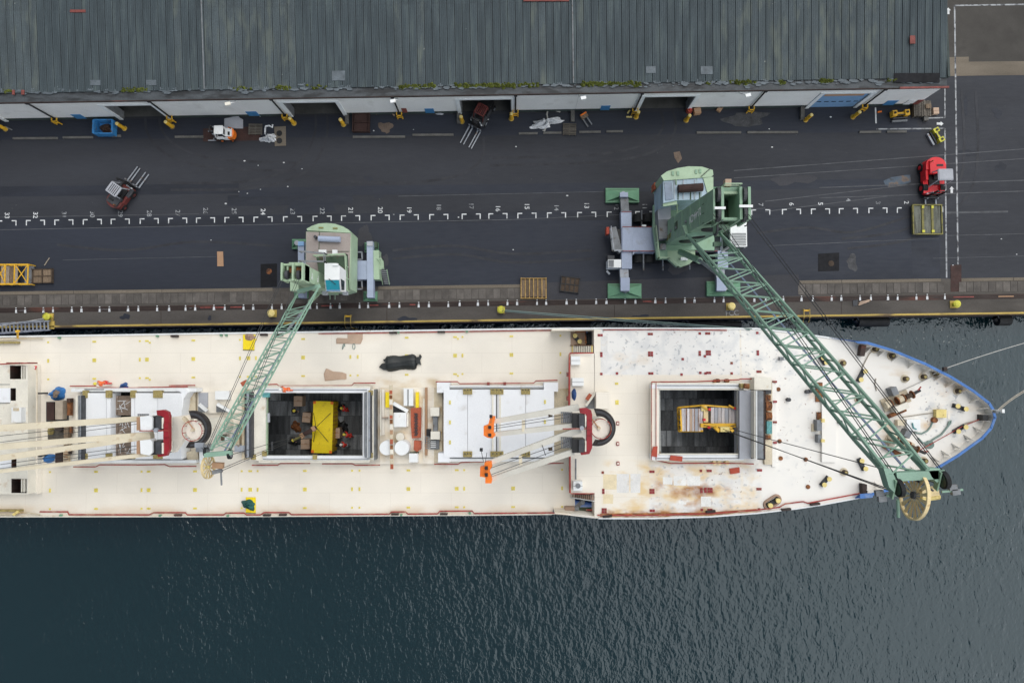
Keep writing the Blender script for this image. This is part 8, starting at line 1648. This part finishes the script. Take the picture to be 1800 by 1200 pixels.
# the load on the larger crane's hook
LZ = 6.3; c = W(1240, 736, LZ - .9); t_ = thing('slung_load', 'yellow lifting frame carrying two pale plank bundles over the fore hold', 'lifting frame', c)
def rib(x0, x1, y0, y1, n, m, z_):
    for k in range(n): MB().prism([(lerp(x0, x1, (k + .06) / n), y0), (lerp(x0, x1, (k + .94) / n), y0), (lerp(x0, x1, (k + .94) / n), y1), (lerp(x0, x1, (k + .06) / n), y1)], z_ - .03 * (k % 2), z_ - .7).build('plank', m[k % len(m)], t_)
rib(1198, 1236, 718, 757.5, 8, ('bundle', 'bundle', 'bundle', 'cardboard_pale', 'bundle', 'foam_grey'), LZ); rib(1249.5, 1293, 716, 745, 7, ('bundle', 'foam_grey', 'bundle'), LZ)
for x in (1206, 1220, 1228): MB().rect(x, 718, x + 1, 757.5, LZ + .04, LZ - .02).build('strap', 'rust', t_)
fr = MB()
for p, q in (((1191, 716), (1236, 712)), ((1193, 758), (1236, 757)), ((1236, 712), (1292, 716)), ((1191, 716), (1193, 758)), ((1196, 720), (1198, 757))): fr.bar(W(*p, LZ - (.9 if p[0] < 1196 else 0)), W(*q, LZ - (.9 if q[0] < 1196 else 0)), .16)
fr.build('frame', 'yellow', t_)
for k in range(5): MB().bar(W(1190.5 + k * .3, 718 + k * 9, LZ - .8), W(1196.5, 720 + k * 9, LZ + .1), .12).build('end_bar', 'yellow', t_)
MB().rect(1233, 713, 1243, 722, LZ + .2, LZ - .5).build('frame_joint', 'yellow_pale', t_); MB().rect(1237, 722, 1245, 742, LZ + .1, LZ - .5).build('frame_post', 'drum_yellow', t_); MB().rect(1232, 744, 1297, 751, LZ + .4, LZ - .3).build('spreader_beam', 'yellow', t_)
for p, q in (((1281, 712), (1292, 718)), ((1233, 712), (1244, 720))): MB().bar(W(*p, LZ + .3), W(*q, LZ + .3), .16).build('end_hook', 'yellow', t_)
for x, y in ((1245, 719), (1236, 737), (1244, 750), (1290, 717)): MB().box(W(x, y, LZ), .24, .24, LZ + .2, LZ + .5).build('red_tag', 'red', t_)
sl = MB()
for x, y in ((1237, 747), (1293, 747)): sl.tube([HK + Vector((-.1, 0, -.8)), W(x, y, LZ + .4)], .035, 5)
sl.build('sling', 'cable', t_)
# mooring lines
def line3(a, b_, r_, m, label, sag=.6, name='mooring_rope'):
    MB().tube([a.lerp(b_, k / 10) - Vector((0, 0, sag * 4 * (k / 10) * (1 - k / 10))) for k in range(11)], r_, 6).build(name, m, None, label, 'rope', 'mooring ropes')
line3(W(886, 545, .6), W(1322, 578, ZF + .3), .055, 'rope_green', 'upper green mooring rope from the middle bollard to the fore deck edge', .3); line3(W(886, 547, .5), W(1318, 580, ZF + .1), .05, 'rope_green', 'lower green mooring rope from the middle bollard to the fore deck edge', .9)
line3(W(1656, 649.5, ZB), W(1830, 594.5, .5), .042, 'rope_white', 'pale mooring rope leaving the bow toward the quay'); line3(W(1752, 722, ZB - .2), W(1835, 668, 1.0), .045, 'rope_tan', 'tan mooring rope from the bow tip, upper strand'); line3(W(1753, 724, ZB - .4), W(1835, 671, .8), .045, 'rope_tan', 'tan mooring rope from the bow tip, lower strand')
line3(W(86, 558, .6), W(-60, 582, 3.0), .05, 'rope_white', 'pale guy rope from the bollard along the gangway', .2); line3(W(1640, 658, ZF + .5), W(1656, 649.5, ZB), .06, 'rope_white', 'short end of the pale rope crossing the bulwark', 0)
MB().box(W(1659, 648.5, ZB), .35, .4, ZB + .0, ZB + .3).build('rat_guard', 'rail_rust', None, 'dark rat guard on the pale mooring rope at the bulwark', 'rat guard')

# lettering becomes plain mesh
dg = bpy.context.evaluated_depsgraph_get()
for o in [o for o in S.objects if o.type == 'FONT']:
    me = bpy.data.meshes.new_from_object(o.evaluated_get(dg)); me.name = o.name
    n = o.name; q = bpy.data.objects.new('tmp', me); COL.objects.link(q); q.parent = o.parent; q.location = o.location; q.rotation_euler = o.rotation_euler; q.scale = o.scale
    bpy.data.objects.remove(o); q.name = n
